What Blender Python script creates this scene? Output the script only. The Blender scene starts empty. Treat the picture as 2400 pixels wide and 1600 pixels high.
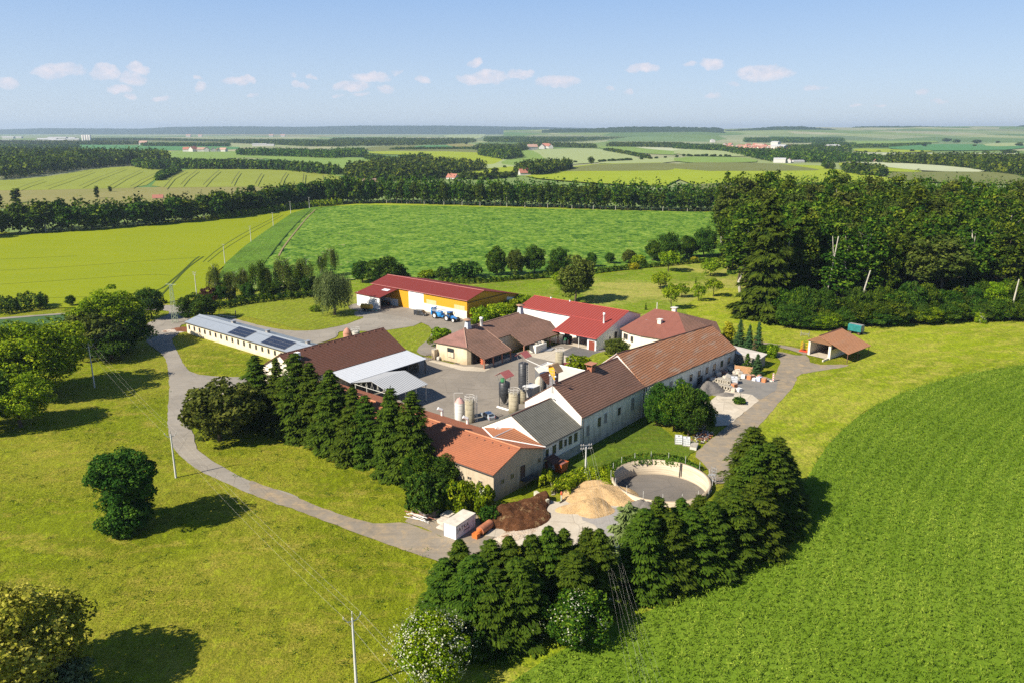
SUNE, SKYE, EXPO, HAZE = 5.0, 0.09, 0.85, 6.0e-5
import bpy, bmesh, math
import numpy as np
from mathutils import Vector, Matrix
from mathutils.geometry import tessellate_polygon
sc = bpy.context.scene
COL = sc.collection
rng = np.random.default_rng(11)
R = math.radians
# ------------------------------------------------------------------ survey: the photograph's geometry turned into ground points
FPX, CAMH, HV = 1800.0, 62.0, 306.0
PITCH = math.atan((800 - HV) / FPX)
cP, sP = math.cos(PITCH), math.sin(PITCH)
def P(u, v, z=0.0):
    x = (u - 1200) / FPX; q = -(v - 800) / FPX
    t = (z - CAMH) / (-sP + q * cP)
    return np.array([x * t, (cP + q * sP) * t, z])
def proj_v(pt):
    z = pt[2] - CAMH
    f = pt[1] * cP - z * sP
    return 800 - FPX * (pt[1] * sP + z * cP) / f
def hgt(b, vtop):
    lo, hi = 0.0, 60.0
    for _ in range(30):
        m = (lo + hi) / 2
        if proj_v((b[0], b[1], m)) > vtop: lo = m
        else: hi = m
    return lo
def slant(b):
    return math.hypot(b[0], b[1], CAMH)
def Z(ox, oy, s):
    return lambda u, v: (ox + u / s, oy + v / s)
R1 = Z(400, 600, 3.92); R2 = Z(800, 600, 4.704); R3 = Z(1150, 660, 4.238); R4 = Z(950, 880, 3.734)
R5 = Z(1350, 900, 4.125); R6 = Z(1600, 700, 4.48); LT = Z(0, 600, 3.92); L5 = Z(0, 1000, 2.613)
Z3 = Z(600, 1100, 3.136); Z4 = Z(1200, 1100, 3.136); F1 = Z(0, 280, 2.94); F2 = Z(800, 280, 2.94); F3 = Z(1600, 280, 2.94)
F8 = Z(1600, 420, 2.94); M3 = Z(980, 480, 2.94); K2 = Z(1130, 780, 7.84); D = Z(0, 0, 0.98); Y8 = Z(1600, 820, 9.046)
C1 = Z(1030, 1180, 11.2); V5 = Z(940, 700, 8.4); Y7 = Z(1220, 1030, 8.254)
FA = R(51.0)
E1 = np.array([math.cos(FA), math.sin(FA), 0.0]); E2 = np.array([math.sin(FA), -math.cos(FA), 0.0])
def W(a, b, z=0.0):
    return E1 * a + E2 * b + np.array([0, 0, z])
# ------------------------------------------------------------------ materials
MATS = {}
class NT:
    def __init__(s, name):
        s.m = bpy.data.materials.new(name); s.m.use_nodes = True
        s.t = s.m.node_tree; s.t.nodes.clear()
        s.out = s.t.nodes.new('ShaderNodeOutputMaterial')
    def n(s, typ, **kw):
        nd = s.t.nodes.new(typ)
        for k, v in kw.items():
            if k.startswith('i_'):
                nd.inputs[k[2:].replace('_', ' ')].default_value = v
            else: setattr(nd, k, v)
        return nd
    def l(s, a, b): s.t.links.new(a, b)
    def math(s, op, a, b=None, c=None, clamp=False):
        nd = s.t.nodes.new('ShaderNodeMath'); nd.operation = op; nd.use_clamp = clamp
        for i, x in enumerate((a, b, c)):
            if x is None: continue
            if isinstance(x, (int, float)): nd.inputs[i].default_value = x
            else: s.l(x, nd.inputs[i])
        return nd.outputs[0]
    def mix(s, f, a, b, blend='MIX'):
        nd = s.t.nodes.new('ShaderNodeMix'); nd.data_type = 'RGBA'; nd.blend_type = blend
        for i, x in ((0, f), (6, a), (7, b)):
            if isinstance(x, (int, float)): nd.inputs[i].default_value = x
            elif isinstance(x, tuple): nd.inputs[i].default_value = (*x[:3], 1)
            else: s.l(x, nd.inputs[i])
        return nd.outputs[2]
    def ramp(s, f, stops):
        nd = s.t.nodes.new('ShaderNodeValToRGB'); s.l(f, nd.inputs[0])
        e = nd.color_ramp.elements
        while len(e) < len(stops): e.new(0.5)
        for el, (p, c) in zip(e, stops):
            el.position = p; el.color = (*c, 1) if isinstance(c, tuple) else (c, c, c, 1)
        return nd.outputs[0]
    def noise(s, vec, scale, detail=3, rough=0.55, dist=0.0):
        nd = s.t.nodes.new('ShaderNodeTexNoise'); nd.inputs['Scale'].default_value = scale
        nd.inputs['Detail'].default_value = detail; nd.inputs['Roughness'].default_value = rough
        nd.inputs['Distortion'].default_value = dist
        if vec is not None: s.l(vec, nd.inputs['Vector'])
        return nd.outputs[0]
    def obj(s):
        return s.n('ShaderNodeTexCoord').outputs['Object']
    def pos(s):
        return s.n('ShaderNodeNewGeometry').outputs['Position']
    def uv(s):
        return s.n('ShaderNodeUVMap').outputs['UV']
    def scale(s, vec, sx, sy, sz, rot=0):
        m = s.n('ShaderNodeMapping'); m.inputs['Scale'].default_value = (sx, sy, sz); m.inputs['Rotation'].default_value = (0, 0, rot)
        s.l(vec, m.inputs['Vector']); return m.outputs[0]
    def bump(s, h, strength=0.5, dist=0.1):
        b = s.n('ShaderNodeBump'); b.inputs['Strength'].default_value = strength; b.inputs['Distance'].default_value = dist
        s.l(h, b.inputs['Height']); return b.outputs[0]
    def fin(s, col, rough=0.8, spec=0.3, metal=0.0, nrm=None, **kw):
        p = s.n('ShaderNodeBsdfPrincipled')
        if isinstance(col, tuple): p.inputs['Base Color'].default_value = (*col[:3], 1)
        else: s.l(col, p.inputs['Base Color'])
        if isinstance(rough, (int, float)): p.inputs['Roughness'].default_value = rough
        else: s.l(rough, p.inputs['Roughness'])
        p.inputs['Specular IOR Level'].default_value = spec; p.inputs['Metallic'].default_value = metal
        if nrm is not None: s.l(nrm, p.inputs['Normal'])
        s.l(p.outputs[0], s.out.inputs[0]); return s.m
def hsv(c, k): return tuple(max(0, x * k) for x in c)
def plain(name, col, rough=0.6, spec=0.4, metal=0.0, var=0.12, sc_=1.5):
    if name in MATS: return MATS[name]
    t = NT(name); n = t.noise(t.obj(), sc_, 5, 0.65)
    c = t.mix(t.ramp(n, [(0.3, 0.0), (0.7, 1.0)]), hsv(col, 1 - var), hsv(col, 1 + var))
    MATS[name] = t.fin(c, rough, spec, metal, t.bump(n, 0.15, 0.03)); return MATS[name]
def plaster(name, col, dirt=(0.16, 0.13, 0.09), amt=0.5, foot=1.2, patch=0.0):
    t = NT(name); o = t.pos(); big = t.noise(o, 0.35, 6, 0.65); fine = t.noise(o, 2.5, 5, 0.7)
    streak = t.noise(t.scale(o, 1.6, 1.6, 0.18), 1.0, 4, 0.6)
    z = t.n('ShaderNodeSeparateXYZ'); t.l(o, z.inputs[0])
    h = t.math('ADD', z.outputs[2], t.math('MULTIPLY', t.math('SUBTRACT', big, 0.5), 4.0))
    ft = t.ramp(t.math('DIVIDE', h, foot * 2.5), [(0.0, 0.85), (0.45, 0.5), (1.0, 0.0)])
    st = t.ramp(t.math('ADD', t.math('MULTIPLY', streak, 0.6), t.math('MULTIPLY', fine, 0.4)), [(0.46, 0.0), (0.7, 1.0)])
    f = t.math('MULTIPLY', t.math('ADD', ft, t.math('MULTIPLY', st, 0.7), clamp=True), amt)
    c = t.mix(f, col, dirt)
    c = t.mix(t.ramp(t.noise(o, 0.8, 3, 0.6), [(0.35, 0.0), (0.75, 0.35)]), c, hsv(col, 0.7))
    MATS[name] = t.fin(c, 0.95, 0.15, 0, t.bump(fine, 0.3, 0.05)); return MATS[name]
def tiles(name, col, col2, row=0.42, moss=0.25, pale=0.0, gap=0.42):
    t = NT(name); uv = t.uv(); s = t.n('ShaderNodeSeparateXYZ'); t.l(uv, s.inputs[0])
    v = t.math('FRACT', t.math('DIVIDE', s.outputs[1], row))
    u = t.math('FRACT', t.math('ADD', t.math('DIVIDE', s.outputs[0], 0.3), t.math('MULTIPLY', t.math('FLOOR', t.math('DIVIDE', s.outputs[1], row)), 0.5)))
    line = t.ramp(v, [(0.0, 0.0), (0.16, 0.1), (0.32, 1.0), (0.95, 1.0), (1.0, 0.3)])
    wob = t.noise(t.scale(uv, 0.15, 0.6, 1), 1.0, 4, 0.6); fine = t.noise(t.scale(uv, 3.3, 1 / row, 1), 1.0, 2, 0.8)
    big = t.noise(t.scale(uv, 0.12, 0.3, 1), 1.0, 5, 0.6, 0.4)
    c = t.mix(t.ramp(fine, [(0.3, 0.0), (0.7, 1.0)]), col, col2)
    c = t.mix(t.math('MULTIPLY', t.ramp(big, [(0.42, 0.0), (0.75, 1.0)]), moss), c, (0.06, 0.05, 0.035))
    if pale: c = t.mix(t.math('MULTIPLY', t.ramp(wob, [(0.52, 0.0), (0.7, 1.0)]), pale), c, (0.48, 0.36, 0.27))
    c = t.mix(t.math('MULTIPLY', t.math('SUBTRACT', 1.0, line), gap * 1.6, clamp=True), c, (0.03, 0.015, 0.01))  # gap darkens each row with a painted shadow of the tile step
    hh = t.math('ADD', t.math('SUBTRACT', 1.0, v), t.math('MULTIPLY', t.ramp(u, [(0.0, 0.0), (0.5, 1.0), (1.0, 0.0)]), 0.25))
    MATS[name] = t.fin(c, 0.85, 0.2, 0, t.bump(hh, 0.6, 0.06)); return MATS[name]
def ribs(name, col, pitch=0.8, rough=0.45, metal=0.0, axis=0, w=0.18, dk=0.55, dirt=0.2, spec=0.4, cross=0.0):
    t = NT(name); uv = t.uv(); s = t.n('ShaderNodeSeparateXYZ'); t.l(uv, s.inputs[0])
    f = t.math('FRACT', t.math('DIVIDE', s.outputs[axis], pitch))
    r = t.ramp(f, [(0.0, 0.0), (w * 0.5, 1.0), (w, 1.0), (w * 1.6, 0.0)])
    n = t.noise(t.scale(uv, 0.5, 0.5, 1), 1.0, 6, 0.65)
    c = t.mix(t.math('MULTIPLY', t.ramp(n, [(0.4, 0.0), (0.75, 1.0)]), dirt), col, hsv(col, 0.45))
    c = t.mix(t.math('MULTIPLY', r, 0.9), c, hsv(col, dk))
    if cross:
        g = t.math('FRACT', t.math('DIVIDE', s.outputs[1 - axis], cross))
        c = t.mix(t.ramp(g, [(0.0, 0.6), (0.03, 0.6), (0.05, 0.0)]), c, hsv(col, 0.4))
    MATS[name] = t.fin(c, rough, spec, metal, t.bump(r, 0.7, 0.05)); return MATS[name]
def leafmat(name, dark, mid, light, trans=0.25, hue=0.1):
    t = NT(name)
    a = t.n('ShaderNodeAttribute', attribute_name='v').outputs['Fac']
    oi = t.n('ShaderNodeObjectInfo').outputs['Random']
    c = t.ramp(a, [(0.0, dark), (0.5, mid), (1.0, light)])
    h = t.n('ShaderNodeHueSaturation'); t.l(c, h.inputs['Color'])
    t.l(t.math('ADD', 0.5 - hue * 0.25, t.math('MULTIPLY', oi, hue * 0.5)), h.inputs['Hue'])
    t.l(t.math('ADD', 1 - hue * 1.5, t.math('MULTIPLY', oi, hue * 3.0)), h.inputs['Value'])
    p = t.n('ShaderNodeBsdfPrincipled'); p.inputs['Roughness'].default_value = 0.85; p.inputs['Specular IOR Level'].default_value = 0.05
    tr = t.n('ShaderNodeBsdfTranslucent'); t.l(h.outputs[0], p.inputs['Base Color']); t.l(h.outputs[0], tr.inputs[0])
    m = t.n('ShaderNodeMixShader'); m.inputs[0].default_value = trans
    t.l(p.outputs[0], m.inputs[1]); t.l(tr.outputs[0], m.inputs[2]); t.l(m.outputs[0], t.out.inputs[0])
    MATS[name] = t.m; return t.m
def grassmat(name, base, dry, dark, sc_=1.0, dryamt=0.5, bare=0.0, stripes=None, bump=0.6, fine=3.0, weeds=0.0, patch=0.0, rings=None):
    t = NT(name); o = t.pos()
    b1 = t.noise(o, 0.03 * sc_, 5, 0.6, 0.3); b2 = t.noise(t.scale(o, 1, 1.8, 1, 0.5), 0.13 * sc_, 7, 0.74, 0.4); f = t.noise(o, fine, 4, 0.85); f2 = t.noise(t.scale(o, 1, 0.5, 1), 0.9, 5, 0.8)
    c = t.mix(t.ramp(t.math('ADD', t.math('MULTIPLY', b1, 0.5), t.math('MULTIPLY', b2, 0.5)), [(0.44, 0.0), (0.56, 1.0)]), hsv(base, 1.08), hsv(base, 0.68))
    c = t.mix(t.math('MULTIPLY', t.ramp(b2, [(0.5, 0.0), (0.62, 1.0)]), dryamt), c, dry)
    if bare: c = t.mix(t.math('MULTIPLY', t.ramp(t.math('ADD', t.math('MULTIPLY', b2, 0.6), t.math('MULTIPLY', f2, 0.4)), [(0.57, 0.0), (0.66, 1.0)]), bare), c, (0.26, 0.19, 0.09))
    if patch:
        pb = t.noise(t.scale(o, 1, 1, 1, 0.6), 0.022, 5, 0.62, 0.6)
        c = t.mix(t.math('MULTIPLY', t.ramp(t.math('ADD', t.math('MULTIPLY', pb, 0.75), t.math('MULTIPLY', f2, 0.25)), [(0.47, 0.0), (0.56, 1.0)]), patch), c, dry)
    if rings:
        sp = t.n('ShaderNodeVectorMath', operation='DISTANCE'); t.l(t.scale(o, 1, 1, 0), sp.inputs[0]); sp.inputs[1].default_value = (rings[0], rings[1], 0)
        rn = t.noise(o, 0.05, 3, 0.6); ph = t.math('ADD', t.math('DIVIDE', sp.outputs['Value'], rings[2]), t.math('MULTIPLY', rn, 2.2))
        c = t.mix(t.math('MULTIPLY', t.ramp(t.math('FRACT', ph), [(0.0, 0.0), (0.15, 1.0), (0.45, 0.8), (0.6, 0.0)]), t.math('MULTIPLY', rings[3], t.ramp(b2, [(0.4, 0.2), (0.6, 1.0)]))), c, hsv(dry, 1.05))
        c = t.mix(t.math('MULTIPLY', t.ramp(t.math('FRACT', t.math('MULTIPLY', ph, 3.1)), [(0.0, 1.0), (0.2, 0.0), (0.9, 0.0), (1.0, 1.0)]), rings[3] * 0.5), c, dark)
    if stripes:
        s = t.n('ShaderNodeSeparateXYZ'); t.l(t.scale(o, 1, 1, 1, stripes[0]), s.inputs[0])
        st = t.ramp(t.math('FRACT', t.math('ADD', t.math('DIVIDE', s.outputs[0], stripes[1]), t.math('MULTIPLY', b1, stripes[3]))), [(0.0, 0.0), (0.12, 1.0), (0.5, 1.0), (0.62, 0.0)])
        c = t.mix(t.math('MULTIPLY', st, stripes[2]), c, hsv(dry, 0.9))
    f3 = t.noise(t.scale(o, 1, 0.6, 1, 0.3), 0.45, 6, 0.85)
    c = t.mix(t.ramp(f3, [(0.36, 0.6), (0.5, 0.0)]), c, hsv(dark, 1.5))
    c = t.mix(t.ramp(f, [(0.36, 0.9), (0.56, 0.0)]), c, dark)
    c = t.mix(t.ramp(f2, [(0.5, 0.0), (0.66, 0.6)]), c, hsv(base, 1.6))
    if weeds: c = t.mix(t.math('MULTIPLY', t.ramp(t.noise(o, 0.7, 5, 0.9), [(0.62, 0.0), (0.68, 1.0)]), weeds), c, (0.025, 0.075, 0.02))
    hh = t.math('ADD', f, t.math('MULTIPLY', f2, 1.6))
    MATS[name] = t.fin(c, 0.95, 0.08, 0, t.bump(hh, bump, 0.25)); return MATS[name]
def asphalt(name, col, warm=(0.3, 0.24, 0.16), wamt=0.3, crack=0.3, fine=3.0, dustdir=None):
    t = NT(name); o = t.pos(); b = t.noise(o, 0.09, 6, 0.65, 0.5); f = t.noise(o, fine, 4, 0.8); m_ = t.noise(o, 0.5, 5, 0.7, 0.6)
    c = t.mix(t.ramp(b, [(0.38, 0.0), (0.65, 1.0)]), hsv(col, 0.88), hsv(col, 1.12))
    c = t.mix(t.math('MULTIPLY', t.ramp(m_, [(0.45, 0.0), (0.72, 1.0)]), wamt), c, warm)
    sk = t.noise(t.scale(o, 0.1, 1.3, 1, -FA), 1.0, 4, 0.7, 0.3); c = t.mix(t.ramp(sk, [(0.5, 0.0), (0.7, 0.45)]), c, hsv(col, 0.68)); c = t.mix(t.ramp(t.noise(o, 0.22, 5, 0.75, 1.0), [(0.58, 0.0), (0.63, 0.35)]), c, hsv(col, 0.6))
    c = t.mix(t.ramp(f, [(0.3, 0.35), (0.55, 0.0)]), c, hsv(col, 0.5))
    vo = t.n('ShaderNodeTexVoronoi', feature='DISTANCE_TO_EDGE'); vo.inputs['Scale'].default_value = 0.14
    t.l(t.mix(0.08, o, t.n('ShaderNodeTexNoise').outputs[1], 'ADD'), vo.inputs['Vector'])
    c = t.mix(t.math('MULTIPLY', t.ramp(vo.outputs[0], [(0.0, 1.0), (0.012, 0.0)]), crack), c, hsv(col, 0.35))
    MATS[name] = t.fin(c, 0.9, 0.2, 0, t.bump(f, 0.25, 0.04)); return MATS[name]
# ------------------------------------------------------------------ objects
def tag(o, label=None, cat=None, group=None, kind=None):
    if label: o['label'] = label
    if cat: o['category'] = cat
    if group: o['group'] = group
    if kind: o['kind'] = kind
    return o
def empty(name, loc, rz=0.0, label=None, cat=None, group=None):
    o = bpy.data.objects.new(name, None); COL.objects.link(o); o.empty_display_size = 0.2
    o.location = tuple(map(float, loc)); o.rotation_euler = (0, 0, rz)
    return tag(o, label, cat, group)
class MB:
    def __init__(s, tf=None): s.v = []; s.f = []; s.mi = []; s.sm = []; s.tf = tf
    def add(s, vs, fs, m=0, smooth=False):
        k = len(s.v)
        for p in vs:
            p = Vector([float(x) for x in p])
            s.v.append(s.tf @ p if s.tf is not None else p)
        for f in fs: s.f.append([k + i for i in f]); s.mi.append(m); s.sm.append(smooth)
        return s
    def poly(s, pts, m=0): return s.add(pts, [list(range(len(pts)))], m)
    def slab(s, pts, th, m=0, nrm=None):
        n = len(pts); d = np.array([0, 0, th]) if nrm is None else np.array(nrm) * th
        a = [np.array(p, float) for p in pts]; b = [p - d for p in a]
        return s.add(a + b, [list(range(n)), list(range(2 * n - 1, n - 1, -1))] + [[i, i + n, (i + 1) % n + n, (i + 1) % n] for i in range(n)], m)
    def box(s, x0, x1, y0, y1, z0, z1, m=0, T=None):
        v = [(x, y, z) for z in (z0, z1) for y in (y0, y1) for x in (x0, x1)]
        if T: v = [T(*p) for p in v]
        return s.add(v, [[0, 2, 3, 1], [4, 5, 7, 6], [0, 1, 5, 4], [2, 6, 7, 3], [0, 4, 6, 2], [1, 3, 7, 5]], m)
    def fbox(s, a0, a1, b0, b1, z0, z1, m=0):
        return s.box(a0, a1, b0, b1, z0, z1, m, T=lambda a, b, z: W(a, b, z))
    def bar(s, p, q, r, m=0, n=4, r2=None, smooth=False, caps=True):
        p = Vector(p); q = Vector(q); d = (q - p).normalized()
        x = d.orthogonal().normalized(); y = d.cross(x); r2 = r if r2 is None else r2
        vs = []
        for c, rr in ((p, r), (q, r2)):
            for i in range(n):
                a = 2 * math.pi * (i + 0.5) / n
                vs.append(c + x * rr * math.cos(a) + y * rr * math.sin(a))
        fs = [[i, (i + 1) % n, n + (i + 1) % n, n + i] for i in range(n)]
        s.add(vs, fs, m, smooth)
        if caps: s.add(vs[:n], [list(range(n - 1, -1, -1))], m); s.add(vs[n:], [list(range(n))], m)
        return s
    def lathe(s, c, prof, n=20, m=0, smooth=True):
        c = np.array(c, float); vs = []
        for r, z in prof:
            for i in range(n):
                a = 2 * math.pi * i / n; vs.append(c + np.array([r * math.cos(a), r * math.sin(a), z]))
        fs = []
        for k in range(len(prof) - 1):
            for i in range(n): fs.append([k * n + i, k * n + (i + 1) % n, (k + 1) * n + (i + 1) % n, (k + 1) * n + i])
        return s.add(vs, fs, m, smooth)
    def build(s, name, mats, parent=None, local=False, autouv=True):
        if not isinstance(mats, (list, tuple)): mats = [mats]
        me = bpy.data.meshes.new(name)
        V = s.v
        if parent is not None and not local:
            M = Matrix(); q = parent
            while q is not None: M = Matrix.Translation(q.location) @ Matrix.Rotation(q.rotation_euler.z, 4, 'Z') @ M; q = q.parent
            M = M.inverted()
            V = [M @ p for p in V]
        me.from_pydata([tuple(p) for p in V], [], s.f)
        for m in mats: me.materials.append(m)
        me.polygons.foreach_set('material_index', s.mi); me.polygons.foreach_set('use_smooth', s.sm)
        if autouv:
            uv = me.uv_layers.new(name='UVMap').data
            up = Vector((0, 0, 1))
            for p in me.polygons:
                n = p.normal; t = up.cross(n)
                t = Vector((1, 0, 0)) if t.length < 1e-4 else t.normalized()
                b = n.cross(t)
                for li in p.loop_indices:
                    q = me.vertices[me.loops[li].vertex_index].co; uv[li].uv = (q.dot(t), q.dot(b))
        me.update()
        o = bpy.data.objects.new(name, me); COL.objects.link(o)
        if parent is not None: o.parent = parent
        return o
def npmesh(name, V, F, mats, attr=None, smooth=False, mi=None):
    V = np.asarray(V, np.float32); F = np.asarray(F, np.int32); k = F.shape[1]
    me = bpy.data.meshes.new(name)
    me.vertices.add(len(V)); me.vertices.foreach_set('co', V.ravel())
    me.loops.add(F.size); me.loops.foreach_set('vertex_index', F.ravel())
    me.polygons.add(len(F)); me.polygons.foreach_set('loop_start', np.arange(len(F), dtype=np.int32) * k)
    me.polygons.foreach_set('loop_total', np.full(len(F), k, np.int32))
    if smooth: me.polygons.foreach_set('use_smooth', np.ones(len(F), bool))
    if not isinstance(mats, (list, tuple)): mats = [mats]
    for m in mats: me.materials.append(m)
    if mi is not None: me.polygons.foreach_set('material_index', np.asarray(mi, np.int32))
    if attr is not None:
        a = me.attributes.new('v', 'FLOAT', 'POINT'); a.data.foreach_set('value', np.asarray(attr, np.float32))
    me.update(calc_edges=True); me.validate()
    return me
def obj_of(name, me, parent=None):
    o = bpy.data.objects.new(name, me); COL.objects.link(o); o.parent = parent; return o
# leaf quads: rhombi at points, facing normals
def quads(p, n, size, asp=0.6, along=None, g=None):
    g = g or rng; N = len(p)
    n = n / (np.linalg.norm(n, axis=1, keepdims=True) + 1e-9)
    t = g.normal(size=(N, 3)) if along is None else along + 0.15 * g.normal(size=(N, 3))
    t -= (t * n).sum(1, keepdims=True) * n; t /= (np.linalg.norm(t, axis=1, keepdims=True) + 1e-9)
    b = np.cross(n, t); s = (size if np.ndim(size) else np.full(N, size))[:, None]
    V = np.stack([p - t * s, p + b * s * asp, p + t * s, p - b * s * asp], 1).reshape(-1, 3)
    return V, np.arange(4 * N).reshape(N, 4)
def sph(N, g):
    v = g.normal(size=(N, 3)); return v / np.linalg.norm(v, axis=1, keepdims=True)
def join(parts):
    V = []; F = []; A = []; k = 0
    for v, f, a in parts:
        V.append(v); F.append(f + k); A.append(a); k += len(v)
    return np.concatenate(V), np.concatenate(F), np.concatenate(A)
# ------------------------------------------------------------------ foliage
LM = {
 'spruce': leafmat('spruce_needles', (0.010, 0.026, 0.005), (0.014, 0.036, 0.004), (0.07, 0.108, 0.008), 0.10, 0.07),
 'bluesp': leafmat('dark_needles', (0.01, 0.03, 0.012), (0.024, 0.06, 0.022), (0.05, 0.095, 0.03), 0.12, 0.05),
 'broad': leafmat('broad_leaves', (0.025, 0.06, 0.003), (0.15, 0.24, 0.006), (0.42, 0.48, 0.02), 0.32, 0.06),
 'dark': leafmat('dark_leaves', (0.008, 0.028, 0.003), (0.032, 0.078, 0.008), (0.12, 0.19, 0.018), 0.2, 0.06),
 'forest': leafmat('forest_leaves', (0.006, 0.02, 0.002), (0.034, 0.074, 0.005), (0.16, 0.21, 0.014), 0.18, 0.09),
 'olive': leafmat('olive_leaves', (0.022, 0.038, 0.006), (0.072, 0.098, 0.014), (0.18, 0.20, 0.035), 0.25, 0.06),
 'willow': leafmat('willow_leaves', (0.035, 0.06, 0.02), (0.10, 0.14, 0.04), (0.2, 0.24, 0.08), 0.25, 0.04),
 'yellow': leafmat('yellow_leaves', (0.12, 0.13, 0.005), (0.30, 0.29, 0.012), (0.5, 0.44, 0.02), 0.3, 0.02),
 'red': leafmat('maroon_leaves', (0.03, 0.012, 0.01), (0.07, 0.03, 0.022), (0.12, 0.05, 0.035), 0.2, 0.02),
 'silver': leafmat('silvery_leaves', (0.03, 0.055, 0.02), (0.09, 0.13, 0.05), (0.18, 0.23, 0.11), 0.2, 0.04),
 'sunny': leafmat('sunlit_leaves', (0.05, 0.07, 0.006), (0.3, 0.30, 0.03), (0.62, 0.56, 0.11), 0.3, 0.03),
 'white': leafmat('white_blossom', (0.32, 0.33, 0.2), (0.45, 0.45, 0.32), (0.6, 0.6, 0.48), 0.2, 0.0),
 'crop': leafmat('crop_leaves', (0.035, 0.085, 0.006), (0.13, 0.215, 0.013), (0.34, 0.42, 0.055), 0.33, 0.0),
 'meadow': leafmat('meadow_blades', (0.11, 0.14, 0.006), (0.22, 0.26, 0.01), (0.44, 0.40, 0.07), 0.3, 0.0),
 'brown': leafmat('brown_needles', (0.04, 0.03, 0.015), (0.09, 0.06, 0.03), (0.14, 0.1, 0.05), 0.1, 0.0),
}
BARK = plain('bark', (0.09, 0.07, 0.05), 0.95, 0.1, var=0.35, sc_=3)
PALEBARK = plain('pale_bark', (0.42, 0.39, 0.33), 0.9, 0.1, var=0.3, sc_=2)
def crown(seed, rx, rz, cz, ncl, rc, per, leaf, low=-0.5, fill=0.25, squash=0.75, irregular=0.16, cone=0.0):
    g = np.random.default_rng(seed); out = []
    lob = sph(6, g)
    i = 0
    while i < ncl:
        d = sph(1, g)[0]
        if d[2] < low and g.random() < 0.8: continue
        k = 1 + irregular * float(np.max(lob @ d) * 2 - 1.3) + g.normal() * 0.06
        fr = (0.62 + 0.3 * g.random()) if g.random() > fill else 0.25 + 0.35 * g.random()
        z = d[2] * rz * fr * k
        w = 1 - cone * (z / rz) * 0.5
        c = np.array([d[0] * rx * fr * k * w, d[1] * rx * fr * k * w, cz + z])
        r = rc * (0.65 + 0.7 * g.random()); q = sph(per, g)
        keep = (q @ (d + np.array([0, 0, 0.5]))) > -0.45; q = q[keep]
        p = c + q * r * np.array([1, 1, squash]) * (0.78 + 0.3 * g.random((len(q), 1)))
        n = q * 0.75 + 0.55 * g.normal(size=q.shape) + np.array([0, 0, 0.25])
        V, F = quads(p, n, leaf * (0.6 + 0.8 * g.random(len(p))), 0.62, g=g)
        tone = g.random() * 0.45
        a = np.repeat(np.clip(tone + 0.55 * g.random(len(p)), 0, 1), 4)
        out.append((V, F, a)); i += 1
    return join(out)
def conifer(seed, h, r, step=0.55, nb=8, leaf=0.32, per=9, droop=0.35, base=0.04, fluff=1.0, power=0.85):
    g = np.random.default_rng(seed); out = []; z = h * base
    while z < h * 0.985:
        f = z / h; L = r * (1 - f) ** power * (0.88 + 0.24 * g.random()) + 0.12
        if f < 0.12: L *= 0.75 + 2 * f
        k = max(4, int(nb * (0.5 + 0.6 * (1 - f)))); a0 = g.random() * 6.28
        for i in range(k):
            a = a0 + 2 * math.pi * (i + 0.35 * g.normal()) / k; l = L * (0.6 + 0.55 * g.random())
            d = np.array([math.cos(a), math.sin(a), 0.0]); sd = np.array([-d[1], d[0], 0.0])
            m = max(4, int(per * l / 1.6))
            t = np.linspace(0.18, 1, m) ** 0.8
            up = 0.18 * (f - 0.25)
            zc = z + l * (up * 2 * t - droop * t * t * 0.9 + droop * 0.28 * t ** 4)
            wd = 0.42 * l * (1 - 0.72 * t) * fluff + 0.1
            for s_ in (-1, -0.45, 0.1, 0.55, 1):
                p = d * (t * l)[:, None] + sd * (wd * s_ * (0.7 + 0.5 * g.random(m)))[:, None]
                p[:, 2] = zc - abs(s_) * 0.14 * l * g.random(m) - 0.05 * g.random(m)
                al = np.tile(d + sd * s_ * 0.7 + np.array([0, 0, -0.35]), (m, 1))
                n = np.tile(np.array([0, 0, 1.0]) + d * 0.5 + sd * s_ * 0.3, (m, 1)) + 0.35 * g.normal(size=(m, 3))
                V, F = quads(p, n, leaf * (0.7 + 0.7 * g.random(m)) * (0.75 + 0.4 * (1 - f)), 0.42, al, g)
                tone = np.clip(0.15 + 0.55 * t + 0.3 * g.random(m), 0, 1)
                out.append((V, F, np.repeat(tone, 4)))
        z += step * (0.55 + 0.6 * (1 - f)) * (0.85 + 0.3 * g.random())
    tip = np.array([[0, 0, h - 0.3], [0, 0, h - 0.1], [0.08, 0, h - 0.5], [-0.08, 0, h - 0.5]])
    V, F = quads(tip, g.normal(size=(4, 3)) * np.array([1, 1, 0.1]), 0.3, 0.25, np.tile([0, 0, 1.0], (4, 1)), g)
    out.append((V, F, np.full(16, 0.8)))
    return join(out)
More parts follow.
